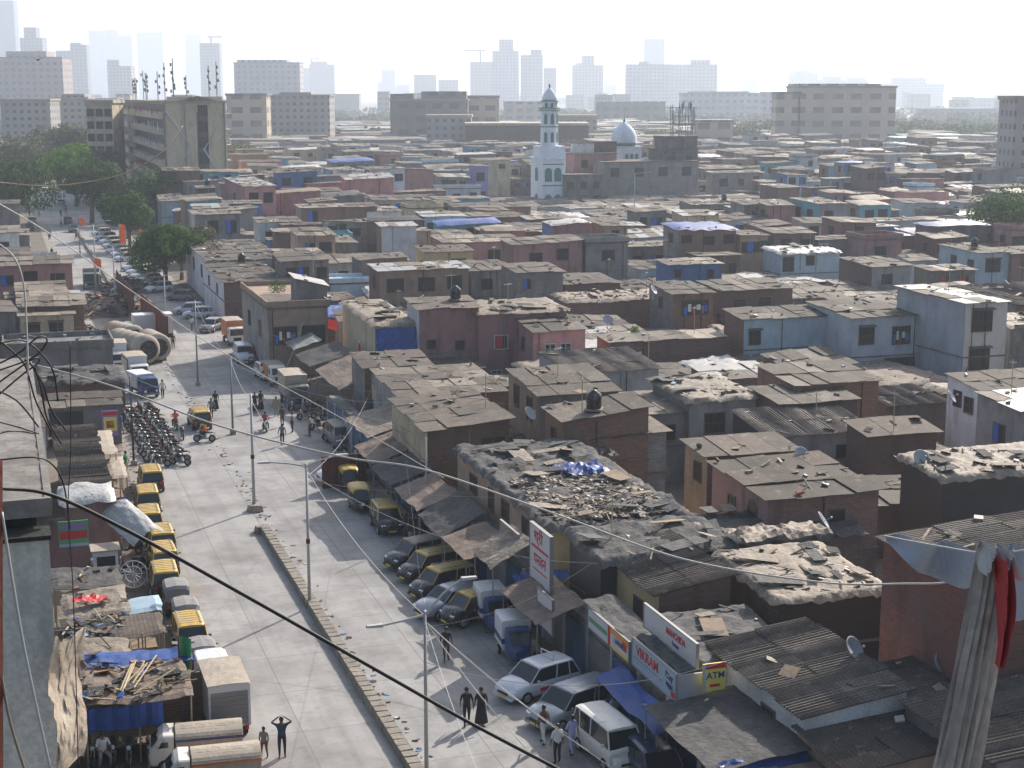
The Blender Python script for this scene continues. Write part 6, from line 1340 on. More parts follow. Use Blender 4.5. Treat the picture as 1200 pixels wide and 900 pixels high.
m=MB(); m.lathe([(r*.8,z4+.9),(r*.86,z4+1.4),(r*.7,z4+2.4),(r*.4,z4+3.2),(r*.1,z4+3.8)],16); m.build('dome','mosque_white',mn,smooth=True)
m=MB(); m.lathe([(.28,z4+3.5),(.15,z4+4.1),(.3,z4+4.3),(.05,z4+4.7),(.02,lev(97)+.5)],8); m.build('finial','mosque_green',mn)
for zz,hh_ in ((z1+.8,2.4),(z2+.7,2.4),(z3+1.0,1.1)):
    for a in range(3):
        an=-math.pi/2+(a-1)*math.pi/4; q=(r*.985 if zz<z3 else r*.86)
        w=arch(mn,0,0,zz,.75 if zz<z3 else .55,hh_); w.name='slit_window'; w.location=(q*math.cos(an)*.98,q*math.sin(an)*.98,zz); w.rotation_euler.z=an+math.pi/2
# domed building behind
td=s_t_for(735,ms+22); x,y=s2w(ms+22,td)
dm=thing('domed_hall',(x,y,0),ROT,'white hall with a ribbed onion dome behind the long grey building','domed building')
za,zb2,zc=tick(190,x,y),tick(172,x,y),tick(165,x,y); R_=3.0
m=MB(); m.box(-2.6,2.6,-2.6,2.6,0,zb2); m.box(-2.9,2.9,-2.9,2.9,zb2,zb2+.2); m.build('drum_block','mosque_white',dm)
for fx in (-1.3,0,1.3): arch(dm,fx,-2.6,za,.9,2.2)
m=MB(); n=24; rings=[]
for q,zz in ((.80,zc-1.2),(.92,zc-.3),(1.0,zc+.6),(.98,zc+1.8),(.82,zc+3.0),(.55,zc+4.0),(.25,zc+4.7),(.06,zc+5.1)):
    rings.append([(R_*q*(1+(.03 if k%2 else -.03))*math.cos(2*math.pi*k/n)-1,R_*q*(1+(.03 if k%2 else -.03))*math.sin(2*math.pi*k/n),zz-.5) for k in range(n)])
m.loft(rings); m.build('dome','mosque_white',dm,smooth=True)
m=MB(); m.lathe([(R_*.95,zc-1.2),(R_*1.03,zc-.9),(R_*1.03,zc-.5)],24,(-1,0,0)); m.build('green_band','mosque_green',dm)
m=MB(); m.lathe([(.2,zc+4.3),(.3,zc+4.9),(.05,zc+5.6),(.02,zc+8.2)],8,(-1,0,0)); m.build('finial','mosque_green',dm)
# long grey building right of the mosque
def blk(px0,px1,s,ytop,d,wall,label,name='building',cat='building',z0=0,nwin=0,rows=1,style='plain',lw=None,roofm='roof_a',row_h=3.2,ww=1.5,wh=1.6,para=True):
    t0_=s_t_for(px0,s); t1_=s_t_for(px1,s); x,y=s2w(s,t0_); z=tick(ytop,x,y); w=t1_-t0_
    root=thing(name,(x,y,z0),ROT,label,cat)
    m=MB(); m.box(0,w,0,d,0,z-z0); m.build('wall',wall,root)
    m=MB(); m.box(-.2,w+.2,-.2,d+.2,z-z0,z-z0+.25); m.build('roof',roofm,root)
    for r_ in range(rows):
        for i in range(nwin): add_window(root,w*(i+.5)/nwin,-.003,z-z0-2.2-r_*row_h,ww,wh,style)
        if lw:
            for i in range(lw): add_window(root,-.003,d*(i+.5)/lw,z-z0-2.2-r_*row_h,ww,wh,style,'l')
    return root,w,z,t0_
blk(661,706,ms-1,206,10,'concrete_dark','dark three storey block adjoining the white mosque front',nwin=3,rows=2)
blk(706,818,ms+2,191,12,'block_grey','long grey building with four barred windows right of the mosque',nwin=4,rows=1,style='bars',ww=2.2,wh=2.0)
blk(672,722,ms+8,181,8,'mauve_paint','brown rooftop block behind the mosque blue cloth',z0=9,nwin=2)
blk(671,696,ms+12,168,1.5,'white_paint','white billboard back on the rooftops beside the minaret',name='billboard',cat='billboard',z0=12)
blk(697,722,ms+12,167,6,'brick_dark','brown slatted rooftop room right of the white billboard',z0=12)
tw,w_,z_,tt_=blk(777,817,ms+6,176,9,'concrete_dark','dark unfinished tower block below the telecom masts',nwin=2)
blk(780,816,ms+6.5,161,7,'concrete_dark','upper storey of the dark unfinished tower',z0=z_+.3,name='rooftop_room')
x,y=s2w(ms+8,s_t_for(797,ms+8)); zz0=tick(161,x,y)+.3; zt=tick(114,x,y)
mast=thing('telecom_masts',(x,y,zz0),ROT,'cluster of dark telecom masts and lattice on the unfinished tower','telecom mast')
rm_=random.Random(3); m=MB(); hgt=zt-zz0
for i in range(11):
    X=-3.2+6.4*i/10; Y=rm_.uniform(-1.5,1.5); m.tube([(X,Y,0),(X,Y,hgt*rm_.uniform(.75,1.05))],.09,5)
for zz in (.1,.35,.6,.85):
    for Y in (-1.5,1.5): m.tube([(-3.3,Y,hgt*zz),(3.3,Y,hgt*zz)],.07,4)
for i in range(5): X=-3.2+1.28*i; m.tube([(X,-1.5,hgt*.1),(X+1.28,-1.5,hgt*.85)],.05,4); m.tube([(X+1.28,-1.5,hgt*.1),(X,-1.5,hgt*.85)],.05,4)
m.build('lattice','grey_metal',mast)
for i in range(8): k=MB(); X=rm_.uniform(-3.2,3.2); Z=hgt*rm_.uniform(.5,.95); k.box(X-.17,X+.17,-1.9,-1.6,Z-.9,Z+.9); k.build('antenna_panel','tin_white',mast)
# ------------------------------------------------------------------ apartment block
sa=303.0; t0_=s_t_for(196,sa); t1_=s_t_for(268,sa); x,y=s2w(sa,t0_); zA=tick(117,x,y); wA=t1_-t0_; zP=tick(100,x,y)
dA=bis(lambda d:pj(*s2w(sa+d,t0_),20)[0]-134,1,120)
ap=thing('apartment_block',(x,y,0),ROT,'large beige apartment block with long balconies and rooftop aerials','apartment block')
m=MB(); m.box(0,wA,0,dA,0,zA); m.build('wall','apt_wall',ap)
m=MB(); m.box(-.3,wA+.3,-.3,dA+.3,zA,zA+.4); m.build('roof','apt_pale',ap)
m=MB(); m.box(.5,wA*.5,2,dA*.35,zA+.4,zP-.5); m.box(wA*.05,wA*.95,0,.4,zA+.4,zA+1.4); m.build('rooftop_room','apt_wall',ap)
m=MB(); nv=14
m.add([(wA*.12,.0,zA+.4),(wA*.98,.0,zA+.4),(wA*.98,.0,zP),(wA*.55,.0,zA+1.6),(wA*.12,0,zP),(wA*.12,3,zA+.4),(wA*.98,3,zA+.4),(wA*.98,3,zP),(wA*.55,3,zA+1.6),(wA*.12,3,zP)],[(0,1,2,3,4),(9,8,7,6,5),(2,7,8,3),(3,8,9,4),(1,6,7,2),(4,9,5,0)]); m.build('gable_parapet','apt_pale',ap)
nfl=7; fh=zA/nfl
for i in range(nfl):
    zf0=i*fh
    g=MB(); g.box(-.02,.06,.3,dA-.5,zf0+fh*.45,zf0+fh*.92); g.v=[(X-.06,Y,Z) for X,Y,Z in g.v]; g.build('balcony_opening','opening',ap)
    b=MB(); b.box(-1.3,0,0,dA-.2,zf0,zf0+fh*.42); b.build('balcony','apt_wall',ap)
    c=MB(); rr=random.Random(i)
    for q in range(26):
        yy=rr.uniform(.5,dA-2); c.box(-1.36,-1.31,yy,yy+rr.uniform(.5,1.4),zf0+fh*rr.uniform(.2,.4),zf0+fh*rr.uniform(.5,.8))
    c.build('washing',['cl_blue','cl_white','cl_red','cl_grey'][i%4],ap)
    if i: 
        for xx in (.58,.66): add_window(ap,wA*xx,-.05,zf0+fh*.5,1.0,fh*.7,'double')
        b=MB(); b.box(wA,wA+1.6,2,10,zf0,zf0+1.1); b.build('side_balcony','apt_pale',ap)
m=MB(); m.box(wA*.52,wA*.70,-.03,0,1,zA-2); m.v=[(X,Y-.015,Z) for X,Y,Z in m.v]; m.build('stair_panel','glass_dusty',ap)
for pts in (((.02,.93),(.40,.62),(.08,.28),(.42,.02)),((.88,.8),(.62,.58),(.98,.24))):
    m=MB(); m.tube([(wA*a,-.22,zA*b) for a,b in pts],.22,6); m.build('white_pipe','sign_white',ap)
for a in (.0,.33,.97): m=MB(); m.tube([(wA*a,-.25,0),(wA*a,-.25,zA)],.2,6); m.build('drain_pipe','grey_metal',ap)
for i,(fx,fy,h_) in enumerate(((.1,.3,8),(.18,.25,10),(.3,.22,11),(.35,.28,9),(.05,.5,7),(.0,.7,6),(.1,.8,6),(.15,.6,7),(.1,.9,6),(.72,.05,8),(.85,.05,9),(.5,.2,6),(.2,.75,8))):
    at_=thing('aerial',(*s2w(sa+dA*fy,t0_+wA*fx+1),zA+.4),ROT,'',"rooftop aerial","aerials on the apartment block"); AUTO.append((at_,'thin aerial mast with small drums on the apartment block'))
    at_['category']='aerial'
    zz_=(zP-zA-.9) if fx<.4 and fy<.35 else 0
    at_.location.z+=zz_ 
    m=MB(); m.tube([(0,0,0),(0,0,h_)],.11,5); m.build('mast','grey_metal',at_)
    for q in range(4): m=MB(); m.cylx((rf.uniform(-.5,.5),0,h_*(.35+.17*q)),.42,.4,10); m.build('drum','grey_metal',at_)
# yellow block and others in the mid distance
def city(px0,px1,ytop,D,mat,label,depth=None,steps=(),name='building',cat='building',rot=0,ybase=None):
    xa=(px0-600)/F*D*1.0; xb=(px1-600)/F*D
    ya=D/cp*1.0
    # solve so that the front face projects onto the two columns
    xa=bis(lambda q:pj(q,D,25)[0]-px0,-3000,3000); xb=bis(lambda q:pj(q,D,25)[0]-px1,-3000,3000)
    z=bis(lambda q:pj(xa,D,q)[1]-ytop,0,400); w=xb-xa; d=depth or max(12,min(30,w*.7))
    root=thing(name,((xa+xb)/2,D,0),0,label,cat)
    m=MB(); m.box(-w/2,w/2,0,d,0,z); m.build('wall',mat,root)
    m=MB(); m.box(-w/2-.4,w/2+.4,-.4,d+.4,z,z+.9); m.build('roof','tower_grey' if 'tower' in mat else 'apt_pale',root)
    for (u0,u1,yt) in steps:
        z2=bis(lambda q:pj(xa,D,q)[1]-yt,0,500); m=MB(); m.box(-w/2+w*u0,-w/2+w*u1,2,d-2,z+.9,z2); m.build('upper_block',mat,root)
    return root,w,z,d
def windows_on(rt,w,z,n,rows,ww,wh,top=2.5,rh=3.3):
    for r_ in range(rows):
        for i in range(n):
            if r_*n+i<98: add_window(rt,-w/2+w*(i+.5)/n,-.003,z-top-r_*rh,ww,wh,'plain')
rt,w,z,d=city(100,131,121,420,'cream_paint','yellow block with dark windows behind the apartment block'); windows_on(rt,w,z,3,4,1.8,1.9)
blocks=[
 (0,58,118,560,'block_old','long grey old block at the left edge with rows of small windows',()),
 (58,102,116,600,'block_old','grey old block left of the yellow block',((.3,.9,110),)),
 (0,75,68,760,'tower_pink','wide pinkish block of flats at the left edge with rows of windows',((.12,.75,60),)),
 (265,312,112,560,'tower_beige','pale beige flats just right of the apartment block',()),
 (312,386,113,600,'block_old','grey beige flats below the wide white block',((.2,.7,108),)),
 (275,352,74,900,'tower_pale','wide white block with many window rows behind the apartment block',((.05,.8,70),)),
 (457,548,118,620,'tower_brown','brown unfinished looking block left of the minaret',((.0,.3,110),(.4,.98,107))),
 (500,552,137,520,'block_old','pale grey low block in front of the brown block',()),
 (545,585,114,640,'tower_beige','yellowish low building right of the brown block',()),
 (590,640,120,680,'tower_beige','low beige building behind the minaret',()),
 (545,690,147,500,'roof_brown','long dark roofed shed behind the minaret',()),
 (700,780,120,700,'tower_brown','low brown block behind the white dome',()),
 (800,898,110,800,'tower_pale','pale long building behind the telecom masts',((.1,.8,107),)),
 (910,938,110,560,'tower_beige','narrow beige block at the left of the big beige block',()),
 (936,1050,103,560,'tower_beige','big beige block of flats with grey vertical strips',((.0,.85,98),)),
 (1190,1235,117,330,'block_old','grey multi storey block at the right edge',((.0,.9,113),)),
 (1085,1170,128,800,'tower_grey','low hazy grey block between the beige block and the right edge',()),
 (640,700,137,640,'block_old','low hazy building right of the minaret shaft',()),
 (815,860,143,520,'tower_beige','small beige building right of the telecom masts',()),
 (620,660,128,900,'tower_brown','hazy low block behind the minaret gallery',())]
for a,b,yt,D,mt,lb,stp in blocks:
    D*=(1.8 if D>=680 else 1.2 if D>=500 else 1.1)
    city(a,b,yt,D,mt,lb,steps=stp)
towers=[
 (0,22,1,1500,'tower_glass','huge pale blue tower cut by the left edge and top of the photo',()),
 (27,53,45,1150,'tower_grey','grey stepped tower behind the pinkish block',((.18,.72,32),)),
 (68,84,60,1150,'tower_grey','shorter half of the paired grey towers',()),
 (85,104,53,1150,'tower_grey','taller half of the paired grey towers',((.0,.6,50),)),
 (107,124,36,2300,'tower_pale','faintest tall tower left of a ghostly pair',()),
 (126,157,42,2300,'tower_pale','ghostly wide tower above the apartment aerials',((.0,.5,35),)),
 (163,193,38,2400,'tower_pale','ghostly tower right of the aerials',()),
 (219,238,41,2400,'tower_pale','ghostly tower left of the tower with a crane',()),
 (236,259,51,1250,'tower_grey','dark grey tower with a crane on top',()),
 (127,155,78,1100,'tower_pink','pinkish stepped tower behind the aerials',((.0,.5,70),)),
 (363,392,76,1500,'tower_grey','pale tower pair right of the wide white block',((.1,.7,72),)),
 (352,364,80,1600,'tower_grey','thin tower next to the wide white block',()),
 (443,463,97,1900,'tower_pale','small stepped tower left of centre',((.2,1,82),)),
 (464,480,100,1900,'tower_grey','low tower right of the small stepped tower',()),
 (485,511,88,1300,'tower_pink','mid rise block above the brown unfinished block',()),
 (514,537,94,1300,'tower_grey','mid rise block with scaffold tops right of another',()),
 (551,578,73,1250,'tower_grey','grey tower with a crane left of the tallest central tower',()),
 (577,608,60,1150,'tower_pale','tallest central tower, white with a stepped top',((.25,.8,46),)),
 (610,636,65,1150,'tower_grey','grey white tower just right of the tallest central tower',((.45,.95,58),)),
 (637,652,80,1200,'tower_grey','short tower above the minaret',()),
 (671,707,77,1200,'tower_pale','stepped white tower right of the minaret',((.3,.7,65),(.1,.3,74))),
 (734,786,76,1000,'tower_pale','broad white tower block above the dome',((.3,.5,72),)),
 (755,778,46,1500,'tower_grey','slim hazy tower rising behind the broad white block',()),
 (786,840,76,1050,'tower_pale','broad white tower block above the telecom masts',((.45,.85,70),)),
 (708,722,100,1900,'tower_grey','tiny hazy tower between two white towers',()),
 (870,888,88,1900,'tower_pale','hazy white tower alone right of the broad block',()),
 (926,958,86,1500,'tower_pale','hazy tower behind the big beige block, left one',((.2,.7,82),)),
 (960,1017,94,1400,'tower_pale','hazy wide building behind the big beige block',((.1,.45,89),(.6,.95,91))),
 (1036,1106,98,1300,'tower_pale','pale wide tower group right of the big beige block',((.15,.7,91),)),
 (1120,1142,114,1000,'tower_grey','faint low tower near the right side, left of two',()),
 (1145,1170,115,1000,'tower_grey','faint low tower near the right side, right of two',())]
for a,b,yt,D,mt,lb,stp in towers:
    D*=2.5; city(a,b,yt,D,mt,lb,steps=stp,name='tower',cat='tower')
rc=random.Random(21)
for i in range(70):
    D=rc.uniform(1300,4200); px=rc.uniform(-10,1210); yt=rc.uniform(108,119); yt=min(yt,110+27*1800/D-7); wd=rc.uniform(10,34)
    o,_,_,_=city(px,px+wd,yt,D,rc.choice(('tower_pale','tower_grey','tower_beige','block_old','tower_brown')),'x',name='distant_block'); o['group']='low blocks along the horizon'; AUTO.append((o,'low hazy block of buildings on the horizon'))
def crane(px,py,D,L,label):
    xx=bis(lambda q:pj(q,D,60)[0]-px,-3000,3000); z=bis(lambda q:pj(xx,D,q)[1]-py,0,400)
    r=thing('tower_crane',(xx,D+6,0),0,label,'crane'); m=MB(); m.tube([(0,0,20),(0,0,z)],1.8,4); m.build('mast','grey_metal',r); m=MB(); m.tube([(-L*.3,0,z-2),(L,0,z-2)],1.3,4); m.tube([(-L*.3,0,z-2),(0,0,z+6),(L,0,z-2)],.6,4); m.build('jib','grey_metal',r)
crane(248,42,3125,22,'crane on the dark grey tower'); crane(563,58,3125,-33,'crane left of the tallest central tower'); crane(766,38,3750,20,'short crane on the slim hazy tower'); crane(365,68,3750,20,'crane above the pale tower pair')
# bird
m=MB(); b=at(44,70,150); m.add([(-.9,0,.2),(-.3,.1,.1),(0,.3,.05),(.3,.1,.1),(.9,0,.25),(0,-.4,0),(0,.1,-.12)],[(0,1,5),(1,2,5),(2,3,5),(3,4,5),(1,6,2),(2,6,3),(1,5,6),(5,3,6)]); o=m.build('bird','hair',loc=b); tag(o,'small dark bird flying in front of the pinkish block','bird')
# ------------------------------------------------------------------ near left building
def near_block():
    root=thing('near_building',(*s2w(-26,-14),0),ROT,'grimy concrete building corner filling the left edge of the photo','building')
    # local x: 0 at the street face, negative to the left ; y back
    m=MB()
    m.grid(40,60,lambda u,v:(-16+16*u+.06*nz(v*30,1),4.2+20*v+ (.08*nz(u*20,3) if v in(0,1) else 0),17.95+.05*nz(u*25,v*30)+.03*nz(u*70,v*90)))
    m.build('roof_slab','near_slab',root)
    m=MB(); m.box(-16,-.25,4.35,24,0,17.75); m.build('rear_wing','moss_shade_wall',root)  # recess under the slab: its shade is put into the near-black mossy colour
    m=MB(); m.box(-16,.1,4.1,4.22,17.55,17.98); m.box(-.05,.12,4.22,24.2,17.7,17.98); m.build('slab_edge','near_slab',root)
    m=MB(); m.box(-16,-.6,4.25,4.34,16.6,17.0); m.build('stained_band','teal_stain',root)
    m=MB(); zq=tick(633,*s2w(-26+3.4,-14.3)); m.box(-16,-.02,3.4,4.2,0,zq); m.build('wall','near_concrete',root)
    m=MB(); m.box(-16,.03,3.33,4.2,zq,zq+.1); m.build('coping','moss_shade_wall',root)
    m=MB(); m.tube([(-3.0,1.0,0),(-3.0,1.0,18)],.05,6); m.build('rust_pipe','rust',root)
near_block()
# plastic sheet hanging beside it
m=MB(); 
def ps(u,v):
    a=at(62+36*u+5*math.sin(v*7),745+(1-v)*150+ (8*math.sin(u*5)),33.5+1.2*u); n=nz(u*4,v*6,3)*.2+nz(u*9,v*12)*.10; return (a.x,a.y+n,a.z)
m.grid(20,40,ps); o=m.build('plastic_sheet','plastic_beige'); md=o.modifiers.new('s','SOLIDIFY'); md.thickness=.02; tag(o,'crumpled beige plastic sheet hanging beside the concrete building','plastic sheet')
# ------------------------------------------------------------------ near cables
def cable(pts,depths,r,mat,label,name='cable',n=10):
    P=[at(p[0],p[1],depths[0]+(depths[1]-depths[0])*i/(len(pts)-1)) for i,p in enumerate(pts)]
    Q=[]
    for i in range(len(P)-1):
        p0=P[max(i-1,0)];p1=P[i];p2=P[i+1];p3=P[min(i+2,len(P)-1)]
        for k in range(n):
            t=k/n; Q.append(.5*((2*p1)+(p2-p0)*t+(2*p0-5*p1+4*p2-p3)*t*t+(3*p1-p0-3*p2+p3)*t**3))
    Q.append(P[-1]); m=MB(); m.tube(Q,r,6); o=m.build(name,mat,smooth=True); tag(o,label,'cable'); return o
cable(((-40,566),(0,572),(60,580),(150,622),(300,705),(450,790),(560,852),(700,925)),(11,13),.016,'cable_black','thick black cable sweeping from the left edge across the road to the bottom')
cable(((30,425),(130,452),(260,500),(400,535),(500,551),(650,602),(800,655),(960,682),(1060,684),(1125,680),(1250,650)),(22,20),.013,'cable_white','long pale cable crossing the whole photo through its middle')
cable(((-30,212),(0,215),(50,218),(100,214),(150,202),(190,178),(214,150),(232,120)),(30,300),.12,'rope_tan','thick twisted rope drooping in front of the apartment block') if False else cable(((-30,212),(0,214),(50,218),(100,214),(150,202),(190,178),(214,148)),(26,30),.013,'rope_tan','sagging tan rope in front of the apartment block')
cable(((-20,228),(60,275),(160,345),(270,418),(400,490),(520,560)),(24,40),.009,'cable_white','thin pale wire running diagonally above the far road')
cable(((-10,280),(15,300),(27,330),(31,380),(33,440)),(20,20),.012,'cable_white','thin white pipe curving down in front of the grey hoarding',name='pipe')
cable(((82,400),(83,520),(80,600),(86,700),(92,905)),(20,20),.007,'cable_black','thin dark wire hanging straight down beside the left stalls')
for i,pts in enumerate((((-10,430),(20,415),(45,395),(55,400),(40,418),(5,432),(-10,436)),((-10,455),(10,440),(40,420),(45,425),(25,440),(-10,470)),((0,400),(15,412),(30,430),(42,470),(60,505)),((35,425),(50,450),(60,480),(78,505)),((-10,455),(20,470),(45,500)),((-10,492),(20,500),(45,508)),((-10,540),(40,536),(62,545),(75,570),(82,620)),((40,430),(48,455),(55,490),(72,520)),((0,402),(30,400),(60,430),(68,470)),((-10,510),(15,505),(40,508)))):
    cable(pts,(20,21),.012,'cable_black',['looped black cable at the left edge above the concrete roof','lower black loop of the left edge cable tangle','black cable bending down from the tangle onto the concrete roof','short black cable right of the concrete roof corner','straight black cable lying over the upper concrete roof','nearly level black cable over the concrete roof','black cable arching over the lower concrete roof edge','second black cable right of the concrete roof corner','outermost black cable curving from the tangle','shortest black cable over the concrete roof'][i])
for i,(p,q) in enumerate((((2,600),(60,905)),((0,780),(30,905)))):
    cable((p,((p[0]+q[0])/2-4,(p[1]+q[1])/2),q),(9,9),.009,('galv','rope_tan')[i],['grey wire running down across the concrete wall','tan wire at the bottom left corner'][i])
m=MB(); a=at(1,556,9); c=at(0,910,9); m.tube([at(-6,540,9),at(-5,910,9)],.045,8); o=m.build('post','rust'); tag(o,'brown post along the left edge of the photo','post')
# wires from the street lamps
lx,ly,lz=p2; L0=Vector((lx,ly,lz-.4))
for i,(px,py,z) in enumerate(((642,905,1.5),(620,880,3),(690,880,3),(725,905,2),(560,905,5),(665,860,3.4))):
    e=Vector((*un(px,py,z),z)); mid=(L0+e)/2-Vector((0,0,.5)); m=MB(); m.tube([L0*(1-t)**2+mid*2*t*(1-t)+e*t*t for t in [k/12 for k in range(13)]],.011,5); o=m.build('wire','cable_white'); tag(o,None,'wire','wires fanning down from the bottom street lamp'); AUTO.append((o,'pale wire slanting down from the bottom street lamp'))
def wire(a,b,sag,label,r=.014,mat='cable_white'):
    a=Vector(a);b=Vector(b); m=MB(); m.tube([a*(1-t)+b*t-Vector((0,0,sag*4*t*(1-t))) for t in [k/20 for k in range(21)]],r,5); o=m.build('wire',mat); tag(o,label,'wire','thin overhead wires')
wire((p1[0],p1[1],p1[2]-.3),(p2[0],p2[1],p2[2]-.2),.6,'wire linking the two twin armed street lamps')
wire((p3[0],p3[1],p3[2]-.3),(p1[0],p1[1],p1[2]-.3),.6,'wire linking the bare pole and the near twin armed lamp')
wire((p3[0],p3[1],p3[2]-.3),(p4[0],p4[1],p4[2]-.2),.5,'wire linking the bare pole and the thin dark pole')
wire((p4[0],p4[1],p4[2]-.3),(p5[0],p5[1],p5[2]-.2),.5,'wire linking the two thin poles')
wire((p3[0],p3[1],p3[2]-.3),(*un(150,440,8),8),.6,'wire from the bare pole to the left side poles')
wire((p4[0],p4[1],p4[2]-.4),(*un(500,470,6),6),1.2,'wire from the thin dark pole across to the poster wall')
wire((p1[0],p1[1],p1[2]-.4),(*un(700,660,5.5),5.5),1.2,'wire from the near twin armed lamp to the rubble roofs')
wire((p2[0],p2[1],5),(*un(850,775,5.2),5.2),1.0,'drooping wire in front of the white hatchback')
rwz=random.Random(19)
for i in range(11):
    a_=rwz.choice((p1,p2,p3,p4,p5)); sx_=rwz.uniform(5,90); q_=s2w(sx_,rwz.uniform(11,22)); o=None
    wire((a_[0],a_[1],a_[2]-rwz.uniform(.2,1.2)),(q_[0],q_[1],rwz.uniform(4,6.8)),rwz.uniform(.5,1.6),'thin sagging wire from a street pole to the right side roofs',.009,rwz.choice(('cable_black','cable_white'))); o=bpy.data.objects[-1] if False else None
for i in range(6):
    sx_=rwz.uniform(0,60); wire((*s2w(sx_,10.3),rwz.uniform(3.2,4.6)),(*s2w(sx_+rwz.uniform(8,20),10.2),rwz.uniform(3.2,4.6)),.4,'thin black wire strung along the right side shop awnings',.012,'cable_black')
# cloth bundle at the right
def bundle():
    root=thing('hanging_cloth',at(1165,650,13),0,'long grey beige cloth bundle hanging at the right edge, close to the camera','cloth'); base=at(1165,650,13)
    m=MB(); nn=40; rows=50; rings=[]
    for j in range(rows+1):
        v=j/rows; py=645+v*275; px=1163-48*v**1.25; w=(16+8*math.sin(min(1,v*1.5)*math.pi*.5)*(.75+.35*v)) 
        c=at(px,py,13)-base; R1=w/F*13
        rings.append([(c.x+R1*math.cos(2*math.pi*k/nn)*(1+.20*math.sin(k*2.9+v*2)+.15*nz(k*.9,v*5)),c.y+R1*.6*math.sin(2*math.pi*k/nn)*(1+.35*math.sin(k*2.3+v*3)),c.z) for k in range(nn)])
    m.loft(rings); m.build('cloth','plastic_grey_cloth',root,smooth=False)
    m=MB(); m.grid(6,16,lambda u,v:((at(1165+22*u+6*math.sin(v*3)-14*v*u,655+v*125,12.8)-base)+Vector((0,.1*math.sin(u*9+v*4),0)))); m.build('red_fold','cl_red',root)
    m=MB(); m.grid(10,10,lambda u,v:((at(1148+45*u,636+34*v+8*u,12.9)-base)+Vector((0,.12*math.sin(u*14+v*3),0)))); m.build('white_top','tarp_white',root)
weather('plastic_grey_cloth',(.58,.52,.45),(.36,.32,.28),scale=2.5,streak=.6,rough=.9,bump=.5,var=0)
bundle()
m=MB(); m.grid(22,10,lambda u,v:(lambda a:(a.x,a.y+.12*math.sin(u*11+v*2),a.z))(at(1042+100*u,628+14*u+(10+36*math.sin(min(1,u*1.4)*math.pi*.55))*v,14))); o=m.build('cloth_sheet','sign_grey'); tag(o,'blue grey sheet stretched along a line left of the cloth bundle','cloth')
m=MB(); m.grid(22,20,lambda u,v:(lambda a:(a.x,a.y+.12*math.sin(u*8+v*3),a.z))(at(1180+60*u,642+(85-25*u)*v,14))); o=m.build('cloth_sheet','sign_grey'); tag(o,'blue grey sheet hanging right of the cloth bundle','cloth')
cable(((1036,628),(1100,640),(1165,648),(1260,636)),(14,13),.008,'cable_white','pale washing line above the cloth bundle',name='washing_line')
import time as _t; _T0=_t.time()
# ------------------------------------------------------------------ only the houses that show largest stay things of their own
bpy.context.view_layer.update()
dg=bpy.context.evaluated_depsgraph_get(); cpos=Vector((0,0,H)); rank=[]
for (rt,w_,d_,z_) in FILL:
    mw=rt.matrix_world; vis=0; tot=0
    for fx in (.1,.5,.9):
        for (Y,Z) in ((-.3,z_-.8),(d_*.5,z_+.6)):
            p=mw@Vector((w_*fx,Y,Z)); q=pj(*p); tot+=1
            if not(0<=q[0]<1200 and 0<=q[1]<900): continue
            dv=p-cpos; L=dv.length; hit,loc,_,_,ob,_=sc.ray_cast(dg,cpos,dv.normalized(),distance=L)
            if not hit or (loc-p).length<.9: vis+=1
    dist=mw.translation.length; rank.append((vis*w_*(z_+d_*.2)/dist**2,len(rank),rt))
rank.sort(key=lambda a:-a[0])
NH=sum(1 for o in bpy.data.objects if o.parent is None and o.name.split('.')[0]=='house')-len(FILL)
print('T',_t.time()-_T0)
keep=max(0,296-NH); drop=[r[2] for r in rank[keep:]]+[]
drop+= [r[2] for r in rank[:keep] if r[0]<=0]
drop=list(dict.fromkeys(drop)); dropset=set(o.name for o in drop)
KIDS={}
for _o in bpy.data.objects:
    if _o.parent: KIDS.setdefault(_o.parent.name,[]).append(_o)
def rec(o):
    L=[]
    for c in KIDS.get(o.name,[]): L.append(c); L+=rec(c)
    return L
big=MB(); bm_mats=[]; bm_i={}
def absorb(o):
    if o.type=='MESH':
        mw=o.matrix_world; me=o.data; mi=[]
        for sl in o.material_slots:
            n=sl.material.name
            if n not in bm_i: bm_i[n]=len(bm_mats); bm_mats.append(sl.material)
            mi.append(bm_i[n])
        off=len(big.v); big.v.extend([tuple(mw@v.co) for v in me.vertices])
        for p in me.polygons: big.f.append(tuple(i+off for i in p.vertices)); big.m.append(mi[p.material_index])
    for c in KIDS.get(o.name,[]): absorb(c)
dead=[]
for o in drop:
    absorb(o); dead+= [o]+rec(o)
    sc_o=SCRAP.get(o.name)
    if sc_o: absorb(sc_o); dead.append(sc_o)
dd_=set(x.name for x in dead); AUTO[:]=[(o,l) for o,l in AUTO if o.name not in dd_]
bpy.data.batch_remove(dead)
if big.v:
    o=big.build('crowded_shanties',bm_mats); tag(o,'the many small far off shanties that fill the gaps between the others','shanties',None,'stuff')
print('TIME',_t.time()-_T0); print('kept fillers',len(FILL)-len(drop),'hand',NH)
